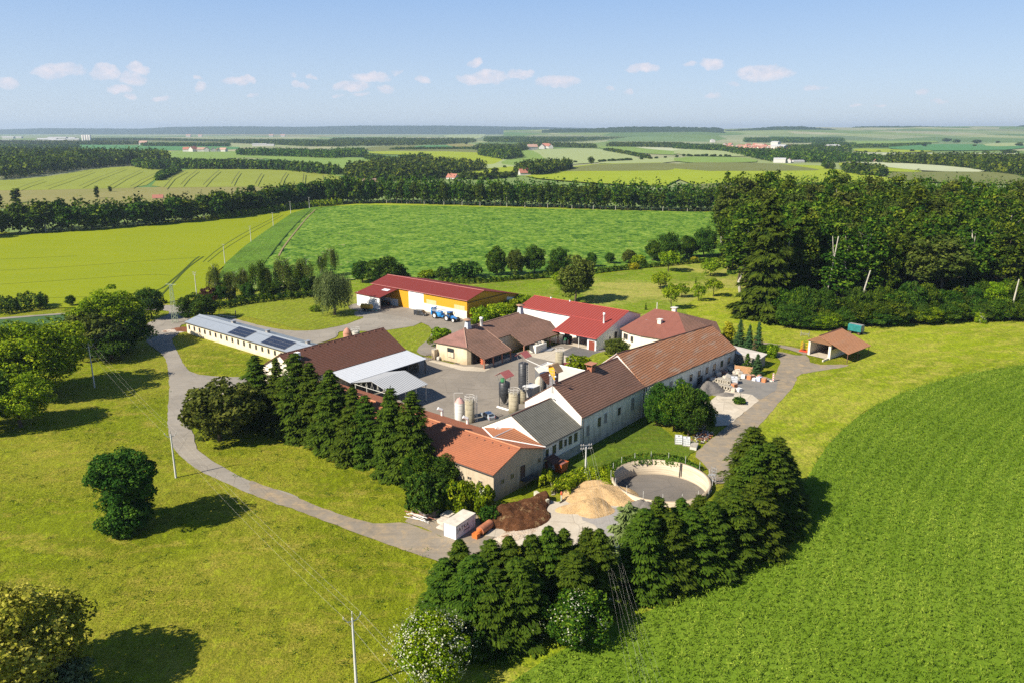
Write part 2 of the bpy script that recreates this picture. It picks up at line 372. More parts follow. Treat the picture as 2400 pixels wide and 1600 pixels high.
def weeping(seed, h, r, strands=260, leaf=0.3, lobes=16, low=0.08):
    g = np.random.default_rng(seed); out = []
    cs = []
    for i in range(lobes):
        a = g.random() * 6.28; q = math.sqrt(g.random()) * 0.75
        cs.append(np.array([math.cos(a) * q * r, math.sin(a) * q * r, h * (0.62 + 0.33 * (1 - q) + 0.06 * g.normal())]))
    for i in range(strands):
        c = cs[g.integers(lobes)]; d = sph(1, g)[0]; rr = r * 0.3
        s0 = c + d * np.array([rr, rr, rr * 0.55]) * g.random() ** 0.4
        L = max(1.0, (s0[2] - low * h) * (0.25 + 0.65 * g.random())); m = int(L / 0.42) + 3
        t = np.linspace(0, 1, m)
        out_d = np.array([s0[0], s0[1], 0]); out_d = out_d / (np.linalg.norm(out_d) + .01)
        p = s0 + out_d * (0.18 * r * np.sqrt(t))[:, None] + g.normal(size=(m, 3)) * 0.16; p[:, 2] = s0[2] - L * t
        n = np.tile(out_d + np.array([0, 0, 0.3]), (m, 1)) + 0.6 * g.normal(size=(m, 3))
        V, F = quads(p, n, leaf * (0.7 + 0.6 * g.random(m)), 0.38, np.tile([0, 0, -1.0], (m, 1)), g)
        out.append((V, F, np.repeat(np.clip(g.random() * 0.5 + 0.5 * g.random(m), 0, 1), 4)))
    return join(out)
def trunk_me(name, h, r, mat, limbs=0, seed=0, spread=0.5, lz=0.3, lean=0.0):
    g = np.random.default_rng(seed); m = MB(); pts = [np.array([0, 0, -0.3])]
    for k in range(1, 6): pts.append(np.array([g.normal() * 0.02 * h + lean * k * h / 5, g.normal() * 0.02 * h, h * k / 5]))
    for k in range(5): m.bar(pts[k], pts[k + 1], r * (1 - k * 0.17), n=7, r2=r * (1 - (k + 1) * 0.17), smooth=True, caps=False)
    for i in range(limbs):
        z = h * (lz + (0.95 - lz) * g.random()); a = g.random() * 6.28; L = spread * (0.6 + 0.5 * g.random())
        p0 = np.array([lean * z, 0, z]); p1 = p0 + np.array([math.cos(a) * L * .6, math.sin(a) * L * .6, L * 0.45]); p2 = p1 + np.array([math.cos(a) * L * .45, math.sin(a) * L * .45, L * 0.3])
        m.bar(p0, p1, r * 0.38, n=5, r2=r * 0.25, caps=False); m.bar(p1, p2, r * 0.25, n=5, r2=r * 0.06, caps=False)
    o = m.build(name, mat, autouv=False); me = o.data; bpy.data.objects.remove(o); return me
PROTO = {}
def proto(key, mesh_data, mat, h, w, th, tr, bark=BARK, limbs=6, spread=None, extra=None):
    V, F, A = mesh_data
    PROTO[key] = (npmesh('crown', V, F, mat, A), trunk_me('trunk', th, tr, bark, limbs, hash(key) % 97 if False else len(PROTO), spread or w * 0.35), h, w, extra)
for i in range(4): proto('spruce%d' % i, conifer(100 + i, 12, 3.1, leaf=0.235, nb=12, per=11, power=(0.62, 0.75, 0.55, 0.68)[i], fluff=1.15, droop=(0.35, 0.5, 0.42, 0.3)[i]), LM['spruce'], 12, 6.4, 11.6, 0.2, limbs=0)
for i in range(2): proto('young%d' % i, conifer(120 + i, 7, 1.9, step=0.42, leaf=0.24, nb=8, per=7, droop=0.1), LM['bluesp'], 7, 4.0, 6.6, 0.12, limbs=0)
proto('pine', conifer(130, 9, 2.8, step=0.6, leaf=0.36, nb=8, per=8, droop=-0.35, fluff=0.8, power=.6), LM['willow'], 9, 5.6, 8.6, 0.18, limbs=0)
proto('giant', conifer(140, 38, 9.5, step=1.3, nb=9, leaf=0.85, per=6, droop=0.42, power=0.6), LM['spruce'], 38, 19, 37, 0.7, limbs=0)
proto('sapling', conifer(150, 4, 1.3, step=0.35, leaf=0.2, nb=7, per=6), LM['spruce'], 4, 2.7, 3.6, 0.07, limbs=0)
proto('brownfir', conifer(151, 5, 1.3, step=0.45, leaf=0.24, nb=6, per=6, droop=0.5), LM['brown'], 5, 2.7, 4.6, 0.09, limbs=0)
for i in range(3): proto('oak%d' % i, crown(200 + i, 6.2, 6.0, 7.6, 200, 1.35, 170, 0.22, low=-0.75, irregular=.22), LM['broad'], 14, 13, 9, 0.42, limbs=9)
for i in range(2): proto('dark%d' % i, crown(210 + i, 4.2, 4.4, 5.2, 130, 1.1, 130, 0.21, low=-0.8, squash=0.85), LM['dark'], 9.8, 9, 6, 0.3, limbs=6)
for i in range(3): proto('mid%d' % i, crown(215 + i, 4.6, 4.6, 5.4, 130, 1.15, 130, 0.22, low=-0.85, irregular=.26), LM['forest'], 10.2, 9.8, 6, 0.3, limbs=7)
for i in range(3): proto('small%d' % i, crown(220 + i, 2.2, 1.9, 3.0, 60, 0.62, 60, 0.17, low=-0.4, irregular=0.28), LM['broad'], 5, 4.9, 3.2, 0.13, limbs=6)
proto('oliveoak', crown(230, 4.6, 4.6, 6.2, 130, 1.1, 90, 0.27, low=-0.8, irregular=0.25), LM['olive'], 11, 10, 8, 0.3, limbs=7)
for i in range(3): proto('bush%d' % i, crown(240 + i, 2.0, 1.7, 1.45, 60, 0.62, 70, 0.19, low=-0.9, irregular=0.2), LM['broad'], 3.2, 4.4, 1.6, 0.1, limbs=4)
for i in range(2): proto('dbush%d' % i, crown(250 + i, 2.0, 1.7, 1.45, 60, 0.62, 70, 0.19, low=-0.9, irregular=0.2), LM['dark'], 3.2, 4.4, 1.6, 0.1, limbs=4)
proto('yellow', crown(260, 1.1, 2.4, 2.5, 70, 0.42, 60, 0.13, low=-0.95, irregular=0.05, cone=0.7), LM['yellow'], 5, 2.4, 2.6, 0.1, limbs=2)
proto('ybush', crown(261, 1.6, 1.1, 1.0, 40, 0.5, 50, 0.16, low=-0.9), LM['yellow'], 2.2, 3.4, 1.0, 0.06, limbs=2)
proto('redbush', crown(262, 2.0, 2.0, 1.8, 50, 0.6, 60, 0.2, low=-0.9), LM['red'], 3.8, 4.4, 1.8, 0.1, limbs=3)
proto('sunnyoak', crown(263, 7.0, 6.4, 8.0, 240, 1.4, 150, 0.22, low=-0.6), LM['sunny'], 15, 14.6, 9, 0.45, limbs=9)
proto('silveroak', crown(264, 3.6, 3.2, 3.8, 110, 0.9, 100, 0.19, low=-0.7), LM['silver'], 7.2, 7.6, 4, 0.22, limbs=6)
proto('walnut', crown(265, 4.6, 4.0, 4.6, 130, 1.0, 95, 0.26, low=-0.8, irregular=0.22), LM['olive'], 9, 9.8, 5.5, 0.3, limbs=8)
proto('lone', join([crown(266, 4.3, 3.4, 9.3, 120, 0.95, 150, 0.18, low=-0.6, irregular=0.34), tuple(x + (np.array([1.6, 0.4, 0.0]) if k == 0 else 0) for k, x in enumerate(crown(267, 3.2, 4.0, 4.4, 100, 0.95, 150, 0.18, low=-0.9))), crown(268, 3.0, 2.0, 2.3, 60, 0.9, 150, 0.18, low=-0.9)]), LM['dark'], 13, 9.6, 10, 0.3, limbs=8)
for i in range(3): proto('birch%d' % i, weeping(270 + i, 13, 3.0, 300, 0.2, 14, 0.12), LM['olive' if i != 1 else 'forest'], 13, 7, 12, 0.16, PALEBARK, limbs=5)
proto('willow', weeping(280, 14, 6.0, 900, 0.28, 26, 0.03), LM['willow'], 14, 13.5, 9, 0.45, limbs=8)
for i in range(6): proto('forest%d' % i, crown(300 + i, 4.4, 13 if i < 4 else 9, 19.5 if i < 4 else 23.5, 95, 1.6, 46, 0.5, low=-0.9, irregular=0.25, cone=0.35), LM['forest' if i != 5 else 'olive'], 33, 9.6, 28, 0.38, PALEBARK if i % 3 == 0 else BARK, limbs=6, spread=4)
for i in range(2): proto('conf%d' % i, conifer(310 + i, 27, 3.8, step=1.1, nb=6, leaf=0.75, per=5, power=0.6), LM['spruce'], 27, 8, 26, 0.35, limbs=0)
for i in range(4): proto('edge%d' % i, crown(320 + i, 4.0, 9.0, 13, 60, 1.7, 26, 0.8, low=-0.95, irregular=0.2), LM['forest' if i != 2 else 'dark'], 24, 9, 20, 0.3, PALEBARK if i == 1 else BARK, limbs=4, spread=3)
for i in range(3): proto('round%d' % i, crown(330 + i, 5.2, 5.5, 7.0, 60, 1.7, 30, 0.75, low=-0.9, irregular=0.2), LM['dark' if i == 0 else 'forest'], 14, 11.5, 8, 0.35, limbs=4)
proto('poplar', crown(340, 1.6, 9, 10, 50, 1.1, 26, 0.7, low=-0.95, irregular=0.05), LM['forest'], 20, 4, 15, 0.25, limbs=0)
def place(key, loc, h, w, name, label, cat, group=None, rz=None):
    cm, tm, H0, W0, ex = PROTO[key]
    r = empty(name, (loc[0], loc[1], loc[2] if len(loc) > 2 else 0), rng.random() * 6.28 if rz is None else rz, label, cat, group)
    r.scale = (w / W0, w / W0, h / H0)
    c = obj_of('crown', cm, r); t = obj_of('trunk', tm, r)
    return r
def vis(key, base, top, wpx, name, label, cat, group=None):
    """place a tree whose foot stands at pixel base of the survey and whose tip reaches row top"""
    b = P(*base); h = hgt(b, top[1] if isinstance(top, tuple) else top)
    w = wpx * slant((b[0], b[1], CAMH)[:2] + (0,)) / FPX if False else wpx * math.sqrt(b[0] ** 2 + b[1] ** 2 + CAMH ** 2) / FPX
    return place(key, b, max(h, 0.8), w, name, label, cat, group)
def blossom(root, rx, rz, cz, n, size=0.16, mat='white', seed=5, sector=None):
    g = np.random.default_rng(seed); cl = sph(max(8, n // 9), g); cl = cl[cl[:, 2] > -0.5]
    if sector is not None: cl = cl[(cl @ np.array(sector)) > 0.25]
    c = cl[g.integers(len(cl), size=n)] + 0.14 * g.normal(size=(n, 3))
    p = c * np.array([rx, rx, rz]) + np.array([0, 0, cz])
    V, F = quads(p, c + 0.4 * g.normal(size=(n, 3)), size * (0.6 + 0.8 * g.random(n)), 0.8, g=g)
    return obj_of('blossom', npmesh('blossom', V, F, LM[mat], np.repeat(g.random(n), 4)), root)
def hedge(name, path, width, height, mat, label, cat='hedge', leaf=0.16, dens=28, lump=0.18, group=None, z0=0.0, kind=None):
    g = np.random.default_rng(len(path) * 7 + int(width * 10)); out = []
    pts = [np.array(p[:2], float) for p in path]
    o0 = pts[0]
    for a, b in zip(pts[:-1], pts[1:]):
        L = np.linalg.norm(b - a); N = int(L * (width + 2 * height) * dens)
        d = (b - a) / L; s = np.array([-d[1], d[0]])
        t = g.random(N) * L; th = math.pi * g.random(N)
        k = 1 + lump * (np.sin(t * 1.9 + a[0]) + np.sin(t * 0.83 + 2 + a[1]) + 0.8 * g.normal(size=N) * 0.5)
        cx = np.cos(th); cx = np.sign(cx) * np.abs(cx) ** 0.6; cz = np.abs(np.sin(th)) ** 0.5
        off = cx * width / 2 * k; zz = z0 + cz * height * k
        p = np.stack([a[0] + d[0] * t + s[0] * off, a[1] + d[1] * t + s[1] * off, zz * (0.15 + 0.85 * g.random(N) ** 0.25)], 1)
        n = np.stack([s[0] * cx, s[1] * cx, cz * 0.8 + 0.1], 1) + 0.5 * g.normal(size=(N, 3))
        V, F = quads(p, n, leaf * (0.6 + 0.8 * g.random(N)), 0.62, g=g)
        tone = np.clip(0.25 * np.sin(t * 2.6) + 0.25 + 0.55 * g.random(N), 0, 1)
        out.append((V, F, np.repeat(tone, 4)))
    V, F, A = join(out); V = V - np.array([o0[0], o0[1], 0])
    o = obj_of(name, npmesh(name, V, F, LM[mat], A)); o.location = (o0[0], o0[1], 0)
    return tag(o, label, cat, group, kind)
def inside(poly, p):
    x, y = p[:, 0], p[:, 1]; r = np.zeros(len(p), bool); n = len(poly)
    for i in range(n):
        x1, y1 = poly[i][:2]; x2, y2 = poly[(i + 1) % n][:2]
        c = ((y1 > y) != (y2 > y)) & (x < (x2 - x1) * (y - y1) / (y2 - y1 + 1e-12) + x1); r ^= c
    return r
def scatter(poly, spacing, jit=0.45, g=None):
    g = g or rng; a = np.array([p[:2] for p in poly]); lo, hi = a.min(0), a.max(0)
    X, Y = np.meshgrid(np.arange(lo[0], hi[0], spacing), np.arange(lo[1], hi[1], spacing))
    p = np.stack([X.ravel(), Y.ravel()], 1) + g.uniform(-jit, jit, (X.size, 2)) * spacing
    return p[inside(a, p)]
def mass(name, pts, h, w, mat, label, cat, nq=60, leaf=1.6, seed=1, dome=0.5):
    """one far-off wood: every tree a clump of leaf faces on its own dome"""
    g = np.random.default_rng(seed); N = len(pts)
    q = sph(nq * N, g).reshape(N, nq, 3); q[:, :, 2] = np.abs(q[:, :, 2]) * (1 + 0 * q[:, :, 2]) - 0.35 * g.random((N, nq))
    hh = h * (0.75 + 0.45 * g.random(N)); ww = w * (0.8 + 0.4 * g.random(N)) / 2
    c = np.zeros((N, 1, 3)); c[:, 0, :2] = pts; c[:, 0, 2] = hh * (1 - dome)
    rad = np.stack([ww, ww, hh * dome], 1)[:, None, :] * (0.8 + 0.25 * g.random((N, nq, 1)))
    p = (c + q * rad); p[:, :, 2] -= (g.random((N, nq)) < 0.3) * hh[:, None] * 0.4 * g.random((N, nq))
    n = q + 0.45 * g.normal(size=q.shape)
    V, F = quads(p.reshape(-1, 3), n.reshape(-1, 3), leaf * (0.6 + 0.8 * g.random(N * nq)), 0.65, g=g)
    tone = np.clip(0.5 * g.random((N, 1)) + 0.5 * g.random((N, nq)), 0, 1).ravel()
    o0 = np.array([pts[:, 0].mean(), pts[:, 1].mean(), 0]); o = obj_of(name, npmesh(name, V - o0, F, LM[mat], np.repeat(tone, 4))); o.location = o0
    return tag(o, label, cat, None, 'stuff')
# ------------------------------------------------------------------ camera, light, sky
cam = bpy.data.cameras.new('camera'); co = bpy.data.objects.new('camera', cam); COL.objects.link(co)
cam.sensor_width = 36; cam.lens = FPX / 2400 * 36; cam.clip_start = 1; cam.clip_end = 60000
co.location = (0, 0, CAMH); co.rotation_euler = (math.pi / 2 - PITCH, 0, 0); sc.camera = co
SUN_EL, SUN_AZ = R(40), R(32)        # light travels towards azimuth 32 degrees from +X
sd = bpy.data.lights.new('sun', 'SUN'); sd.energy = SUNE; sd.angle = R(0.53); sd.color = (1.0, 0.92, 0.78)
so = bpy.data.objects.new('sun', sd); COL.objects.link(so)
ldir = Vector((math.cos(SUN_EL) * math.cos(SUN_AZ), math.cos(SUN_EL) * math.sin(SUN_AZ), -math.sin(SUN_EL)))
so.rotation_euler = ldir.to_track_quat('-Z', 'Y').to_euler(); so.location = (0, 0, 200)
w = bpy.data.worlds.new('World'); sc.world = w; w.use_nodes = True; wt = w.node_tree; wt.nodes.clear()
wo = wt.nodes.new('ShaderNodeOutputWorld'); bg = wt.nodes.new('ShaderNodeBackground'); wt.links.new(bg.outputs[0], wo.inputs[0])
sky = wt.nodes.new('ShaderNodeTexSky'); sky.sky_type = 'NISHITA'; sky.sun_disc = False
sky.sun_elevation = SUN_EL; sky.sun_rotation = math.atan2(-ldir.x, -ldir.y)
sky.air_density = 1.0; sky.dust_density = 0.6; sky.ozone_density = 1.6; sky.altitude = 300
bg.inputs[1].default_value = SKYE
class WN(NT):
    def __init__(s, t): s.t = t
wn = WN(wt)
gen = wn.n('ShaderNodeTexCoord').outputs['Generated']; sx = wn.n('ShaderNodeSeparateXYZ'); wn.l(gen, sx.inputs[0])
yy = wn.math('MAXIMUM', sx.outputs[1], 0.02)
n1 = wn.noise(gen, 22, 5, 0.62); n2 = wn.noise(gen, 31, 4, 0.6)
tx = wn.math('ADD', wn.math('DIVIDE', sx.outputs[0], yy), wn.math('MULTIPLY', wn.math('SUBTRACT', n1, 0.5), 0.05))
tz = wn.math('ADD', wn.math('DIVIDE', sx.outputs[2], yy), wn.math('MULTIPLY', wn.math('SUBTRACT', n2, 0.5), 0.022))
CL = [(130,163,58,19,1),(235,165,34,18,1),(320,158,26,10,1),(300,180,38,15,.8),(272,207,28,10,.9),(10,188,26,14,.7),(466,203,20,10,.7),(457,183,12,6,.6),(553,190,30,9,1),(572,219,13,5,.5),(690,196,16,8,.6),(683,175,9,7,.4),(727,176,10,6,.6),(848,175,46,11,.9),(808,195,40,11,.9),(886,202,24,9,.6),(907,163,15,6,.5),(973,186,26,8,.8),(1098,141,20,11,1),(1112,180,60,14,1),(1192,170,26,9,.9),(1280,187,54,12,1),(1478,159,36,11,1),(1585,150,15,6,.6),(1635,149,28,12,1),(1760,166,68,16,1),(1398,207,14,5,.5),(1440,210,16,5,.5),(1685,197,20,6,.4),(1630,223,26,6,.35),(1876,203,22,7,.5),(2127,209,18,7,.6),(2160,231,15,5,.4),(368,225,18,6,.5),(290,225,22,6,.5),(1963,245,16,4,.4),(2014,245,18,4,.4),(825,214,24,5,.5),(780,220,13,4,.4)]
acc = None
for (u, v, wu, wv, st) in CL:
    d = P(u / 0.98, v / 0.98, 1e5 + CAMH) if False else None
    x = (u / 0.98 - 1200) / FPX; q = -(v / 0.98 - 800) / FPX; dy = cP + q * sP; dz = -sP + q * cP
    ax = wn.math('MULTIPLY', wn.math('SUBTRACT', tx, x / dy), 1.0 / (wu * 1.1 / FPX)); az = wn.math('MULTIPLY', wn.math('SUBTRACT', tz, dz / dy), 1.0 / (wv * 1.12 / FPX))
    r2 = wn.math('ADD', wn.math('MULTIPLY', ax, ax), wn.math('MULTIPLY', az, az))
    m_ = wn.math('MULTIPLY', wn.math('SUBTRACT', 1.0, r2), st)
    acc = m_ if acc is None else wn.math('MAXIMUM', acc, m_)
fluff = wn.noise(wn.scale(gen, 1, 1, 1.6), 75, 5, 0.65)
cm_ = wn.ramp(wn.math('MULTIPLY', wn.math('MAXIMUM', acc, 0.0), wn.math('ADD', 0.35, wn.math('MULTIPLY', fluff, 1.3))), [(0.02, 0.0), (0.35, 0.5), (0.95, 0.8)])
shade = wn.mix(wn.ramp(fluff, [(0.35, 0.0), (0.65, 1.0)]), (4.3, 4.5, 5.2), (5.6, 5.2, 5.5))
grad = wn.ramp(sx.outputs[2], [(0.0, (3.7, 4.35, 5.1)), (0.06, (3.1, 4.0, 5.3)), (0.2, (1.5, 2.75, 5.1)), (0.5, (0.5, 1.1, 2.4)), (1.0, (0.3, 0.7, 1.7))])
wn.l(wn.mix(cm_, wn.mix(0.85, sky.outputs[0], grad), shade), bg.inputs[0])
sc.view_settings.view_transform = 'Standard'; sc.view_settings.look = 'None'; sc.view_settings.exposure = EXPO; sc.view_settings.gamma = 1
sc.render.engine = 'CYCLES'; sc.cycles.use_denoising = False
sc.cycles.max_bounces = 4; sc.cycles.diffuse_bounces = 2; sc.cycles.transmission_bounces = 2; sc.cycles.volume_bounces = 0; sc.cycles.transparent_max_bounces = 4
tl, tr_ = P(*R5(340, 850), 1.0), P(*R5(1300, 930), 1.0)
TC = P(*R5(822, 915), 1.0)[:2]; TR = np.linalg.norm(tr_ - tl) / 2
TANK = [(TC[0] + (TR + 0.02) * math.cos(a), TC[1] + (TR + 0.02) * math.sin(a)) for a in np.linspace(0, 2 * math.pi, 72, endpoint=False)]
# ------------------------------------------------------------------ ground
def chaikin(p, n=2):
    p = [np.array(q[:2], float) for q in p]
    for _ in range(n):
        o = []
        for i in range(len(p)):
            a, b = p[i], p[(i + 1) % len(p)]; o += [a * 0.75 + b * 0.25, a * 0.25 + b * 0.75]
        p = o
    return p
def ragged(p, step=1.3, amp=.08):
    g = np.random.default_rng(len(p)); o = []
    for i in range(len(p)):
        a, b = np.array(p[i][:2], float), np.array(p[(i + 1) % len(p)][:2], float); n_ = max(1, min(60, int(np.linalg.norm(b - a) / step)))
        for k in range(n_): o.append(a + (b - a) * k / n_ + g.normal(size=2) * amp)
    return o
def sheet(name, pts, z, mat, holes=(), smooth=0, px=None, kind='structure', **kw):
    if px is not None: pts = [P(*px(*q)) for q in pts]
    if smooth: pts = chaikin(pts, smooth)
    outer = [Vector((float(p[0]), float(p[1]), 0)) for p in pts]
    loops = [outer] + [[Vector((float(p[0]), float(p[1]), 0)) for p in h] for h in holes]
    tri = tessellate_polygon(loops); vs = [v for l in loops for v in l]
    me = bpy.data.meshes.new(name); me.from_pydata([(v.x, v.y, z) for v in vs], [], [t if (vs[t[1]] - vs[t[0]]).cross(vs[t[2]] - vs[t[0]]).z > 0 else t[::-1] for t in tri])
    me.materials.append(mat); me.update(); o = bpy.data.objects.new(name, me); COL.objects.link(o)
    return tag(o, kind=kind, **kw)
# far countryside: patchwork of fields
t = NT('far_land'); o_ = t.pos(); vo = t.n('ShaderNodeTexVoronoi'); vo.inputs['Scale'].default_value = 0.0022
t.l(t.scale(o_, 1, 0.55, 1, 0.4), vo.inputs['Vector'])
sv = t.n('ShaderNodeSeparateXYZ'); t.l(vo.outputs['Color'], sv.inputs[0])
c_ = t.ramp(sv.outputs[0], [(0.0, (0.09, 0.16, 0.045)), (0.25, (0.15, 0.22, 0.05)), (0.45, (0.30, 0.32, 0.15)), (0.6, (0.09, 0.18, 0.05)), (0.8, (0.36, 0.34, 0.2)), (1.0, (0.12, 0.17, 0.07))])
c_ = t.mix(t.ramp(t.noise(t.scale(o_, 1, 1.6, 1), 0.004, 6, 0.7), [(0.4, 0.0), (0.7, 0.5)]), c_, (0.07, 0.11, 0.035))
FAR = t.fin(c_, 0.95, 0.1)
def fieldmat(name, col, col2=None, sc_=0.02, fine=1.5, bump=0.3, lines=None):
    t = NT(name); o = t.pos(); a = t.noise(o, sc_, 5, 0.6, 0.3); f = t.noise(o, fine, 3, 0.75); st = t.noise(t.scale(o, 0.02, 0.25, 1, lines[0] if lines else 0.1), 1.0, 4, 0.6)
    c = t.mix(t.ramp(t.math('ADD', t.math('MULTIPLY', a, 0.6), t.math('MULTIPLY', st, 0.4)), [(0.38, 0.0), (0.62, 1.0)]), col, col2 or hsv(col, 0.86))
    c = t.mix(t.ramp(f, [(0.3, 0.4), (0.6, 0.0)]), c, hsv(col, 0.55))
    MATS[name] = t.fin(c, 0.95, 0.08, 0, t.bump(f, bump, 0.2)); return MATS[name]
CX, CY = 275.6, -25.8
LAWN = grassmat('meadow_grass', (0.195, 0.235, 0.007), (0.40, 0.335, 0.05), (0.075, 0.095, 0.004), 1.0, 0.8, 0.9, bump=0.9, weeds=0.8, patch=0.4)
LAWN2 = grassmat('orchard_grass', (0.165, 0.235, 0.008), (0.42, 0.36, 0.10), (0.06, 0.10, 0.01), 1.3, 0.5, 0.25, bump=0.5, patch=0.9)
MOWN = grassmat('mown_grass', (0.235, 0.29, 0.008), (0.44, 0.39, 0.07), (0.075, 0.11, 0.008), 0.8, 0.8, 0.25, bump=0.6, patch=0.35, rings=(CX, CY, 6.5, 0.55))
YARDG = grassmat('yard_grass', (0.20, 0.24, 0.012), (0.31, 0.30, 0.05), (0.07, 0.10, 0.01), 1.2, 0.5, 0.2, stripes=(0.3, 2.4, 0.35, 2.0), bump=0.5)
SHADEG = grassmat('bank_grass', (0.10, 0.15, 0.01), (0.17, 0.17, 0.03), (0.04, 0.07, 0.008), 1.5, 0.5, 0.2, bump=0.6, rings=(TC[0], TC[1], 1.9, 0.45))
WHEAT = fieldmat('wheat', (0.225, 0.26, 0.007), (0.19, 0.235, 0.007), 0.012, 1.2, 0.35, lines=(-0.1,))
big = [(-30000, -3000), (30000, -3000), (30000, 45000), (-30000, 45000)]
sheet('ground', big, -0.12, FAR, holes=[TANK])
nearp = [P(-700, 560), P(-300, 640), P(700, 470), P(1730, 494), P(2500, 520), P(3300, 700), (220, 40, 0), (120, 10, 0), (-120, 10, 0), (-220, 40, 0), (-420, 200, 0)]
sheet('lawn', nearp, 0.0, LAWN, holes=[TANK])
def fld(name, pts, px, mat, z, smooth=1):
    if mat in (MOWN, LAWN2, YARDG, SHADEG): q = [P(*px(*x)) for x in pts]; return sheet(name, ragged(chaikin(q, smooth) if smooth else q, 1.6, .22), z, mat)
    return sheet(name, pts, z, mat, px=px, smooth=smooth)
GR = lambda k, c, c2=None, **kw: fieldmat(k, c, c2, **kw)
PALE = GR('pale_field', (0.30, 0.35, 0.15), sc_=0.01, fine=0.3); BRI = GR('bright_field', (0.27, 0.33, 0.02), sc_=0.01, fine=0.4)
MID = GR('mid_field', (0.19, 0.28, 0.06), sc_=0.01, fine=0.3); TAN = GR('tan_field', (0.24, 0.215, 0.08), (0.2, 0.2, 0.06), sc_=0.01, fine=0.2)
DEEP = GR('deep_field', (0.08, 0.21, 0.07), sc_=0.01, fine=0.3); OLI = GR('olive_field', (0.16, 0.175, 0.055), sc_=0.01, fine=0.3); WHI = GR('whitish_field', (0.42, 0.45, 0.28), sc_=0.01, fine=0.3)
H1 = GR('hill_wheat', (0.23, 0.265, 0.04), sc_=0.01, fine=0.4, lines=(0.3,))
far_fields = [
 (F1, TAN, [(-60,470),(600,478),(985,468),(2170,455),(2352,500),(2100,560),(1500,590),(800,600),(0,620),(-60,600)]),
 (F1, H1, [(-60,425),(200,408),(400,385),(650,340),(930,322),(1170,340),(1075,410),(985,472),(600,482),(0,492),(-60,490)]),
 (F1, H1, [(1080,418),(1150,360),(1400,338),(1900,346),(2200,368),(2352,392),(2352,440),(2160,462),(1500,468),(1030,474)]),
 (F1, MID, [(1150,212),(1650,222),(2352,240),(2352,370),(2200,330),(1900,275),(1650,260),(1400,300),(1150,280)]),
 (F1, DEEP, [(-60,168),(700,176),(1650,186),(1650,214),(850,216),(400,205),(-60,200)]),
 (F1, BRI, [(850,216),(1180,216),(1180,232),(900,226)]),
 (F1, OLI, [(700,150),(1300,160),(1590,166),(1600,148),(1200,128),(700,136)]),
 (F1, TAN, [(1100,104),(1700,112),(2352,122),(2352,112),(1500,100),(1100,98)]),
 (F1, DEEP, [(1650,166),(2352,190),(2352,168),(1700,158)]),
 (F2, MID, [(-60,262),(150,268),(420,300),(408,350),(0,395),(-60,395)]),
 (F2, OLI, [(160,192),(500,178),(720,204),(950,212),(940,238),(400,232),(180,220)]),
 (F2, DEEP, [(480,182),(900,178),(930,205),(560,205)]),
 (F2, TAN, [(700,168),(900,170),(930,190),(760,192)]),
 (F2, BRI, [(180,220),(900,224),(1060,256),(1115,282),(1105,308),(890,325),(620,300),(560,250),(200,240)]),
 (F2, PALE, [(1115,240),(1300,212),(1700,198),(1860,218),(2020,256),(2060,282),(1700,304),(1400,330),(900,345),(870,325),(1110,305)]),
 (F2, MID, [(1230,215),(1300,210),(1400,260),(1380,320),(1110,320),(1100,290),(1240,262)]),
 (F2, MID, [(1750,186),(2352,196),(2352,250),(2100,240),(1800,205)]),
 (F2, WHI, [(2000,190),(2352,196),(2352,226),(2100,206)]),
 (F2, PALE, [(1760,300),(2000,278),(2352,262),(2352,300),(1800,312)]),
 (F3, MID, [(-60,262),(400,262),(560,296),(350,302),(-60,302)]),
 (F3, PALE, [(-60,206),(200,212),(440,240),(450,262),(-60,252)]),
 (F2, BRI, [(740,385),(900,355),(1210,326),(1240,345),(1200,385),(1000,410),(800,410)]),
 (F2, BRI, [(1210,402),(1400,380),(1590,330),(1750,312),(2352,300),(2352,470),(1900,460)]),
 (F2, OLI, [(1430,365),(1600,335),(1780,314),(2352,302),(2352,358),(1900,362)]),
 (F3, BRI, [(-60,300),(950,318),(1100,360),(1440,415),(1560,440),(1300,470),(600,470),(-60,470)]),
 (F3, OLI, [(-60,302),(600,304),(960,352),(900,362),(-60,364)]),
 (F3, OLI, [(0,450),(1000,444),(1560,440),(1400,520),(0,500)]),
 (F3, OLI, [(1400,372),(1700,368),(2150,368),(2352,400),(2352,470),(1500,430),(1390,400)]),
 (F3, BRI, [(1060,300),(1250,322),(1650,362),(1640,372),(1400,368),(1100,345)]),
 (F3, WHI, [(1050,299),(1500,306),(1900,334),(2160,372),(1680,366),(1400,336),(1190,308)]),
 (F3, MID, [(1180,135),(1700,140),(1800,168),(1200,178),(1160,160)]),
 (F3, DEEP, [(1400,190),(1700,172),(2352,180),(2352,212),(1800,222),(1450,212)]),
 (F3, WHI, [(1160,232),(1800,238),(2352,236),(2352,262),(2000,252),(1400,258),(1160,250)]),
 (F3, PALE, [(2060,170),(2352,164),(2352,186),(2100,192)]),
 (F3, OLI, [(0,92),(420,100),(400,135),(0,138)]),
 (F3, BRI, [(1180,205),(1450,212),(1800,225),(1500,235),(1180,228)]),
 (F3, TAN, [(1000,110),(1400,104),(2352,118),(2352,128),(1400,130),(1000,128)]),
 (F2, PALE, [(700,108),(1000,100),(980,128),(900,140),(720,130)]),
]
for i, (px, m, pts) in enumerate(far_fields): fld('field', pts, px, m, 0.05 + 0.06 * (i + 1), 1)
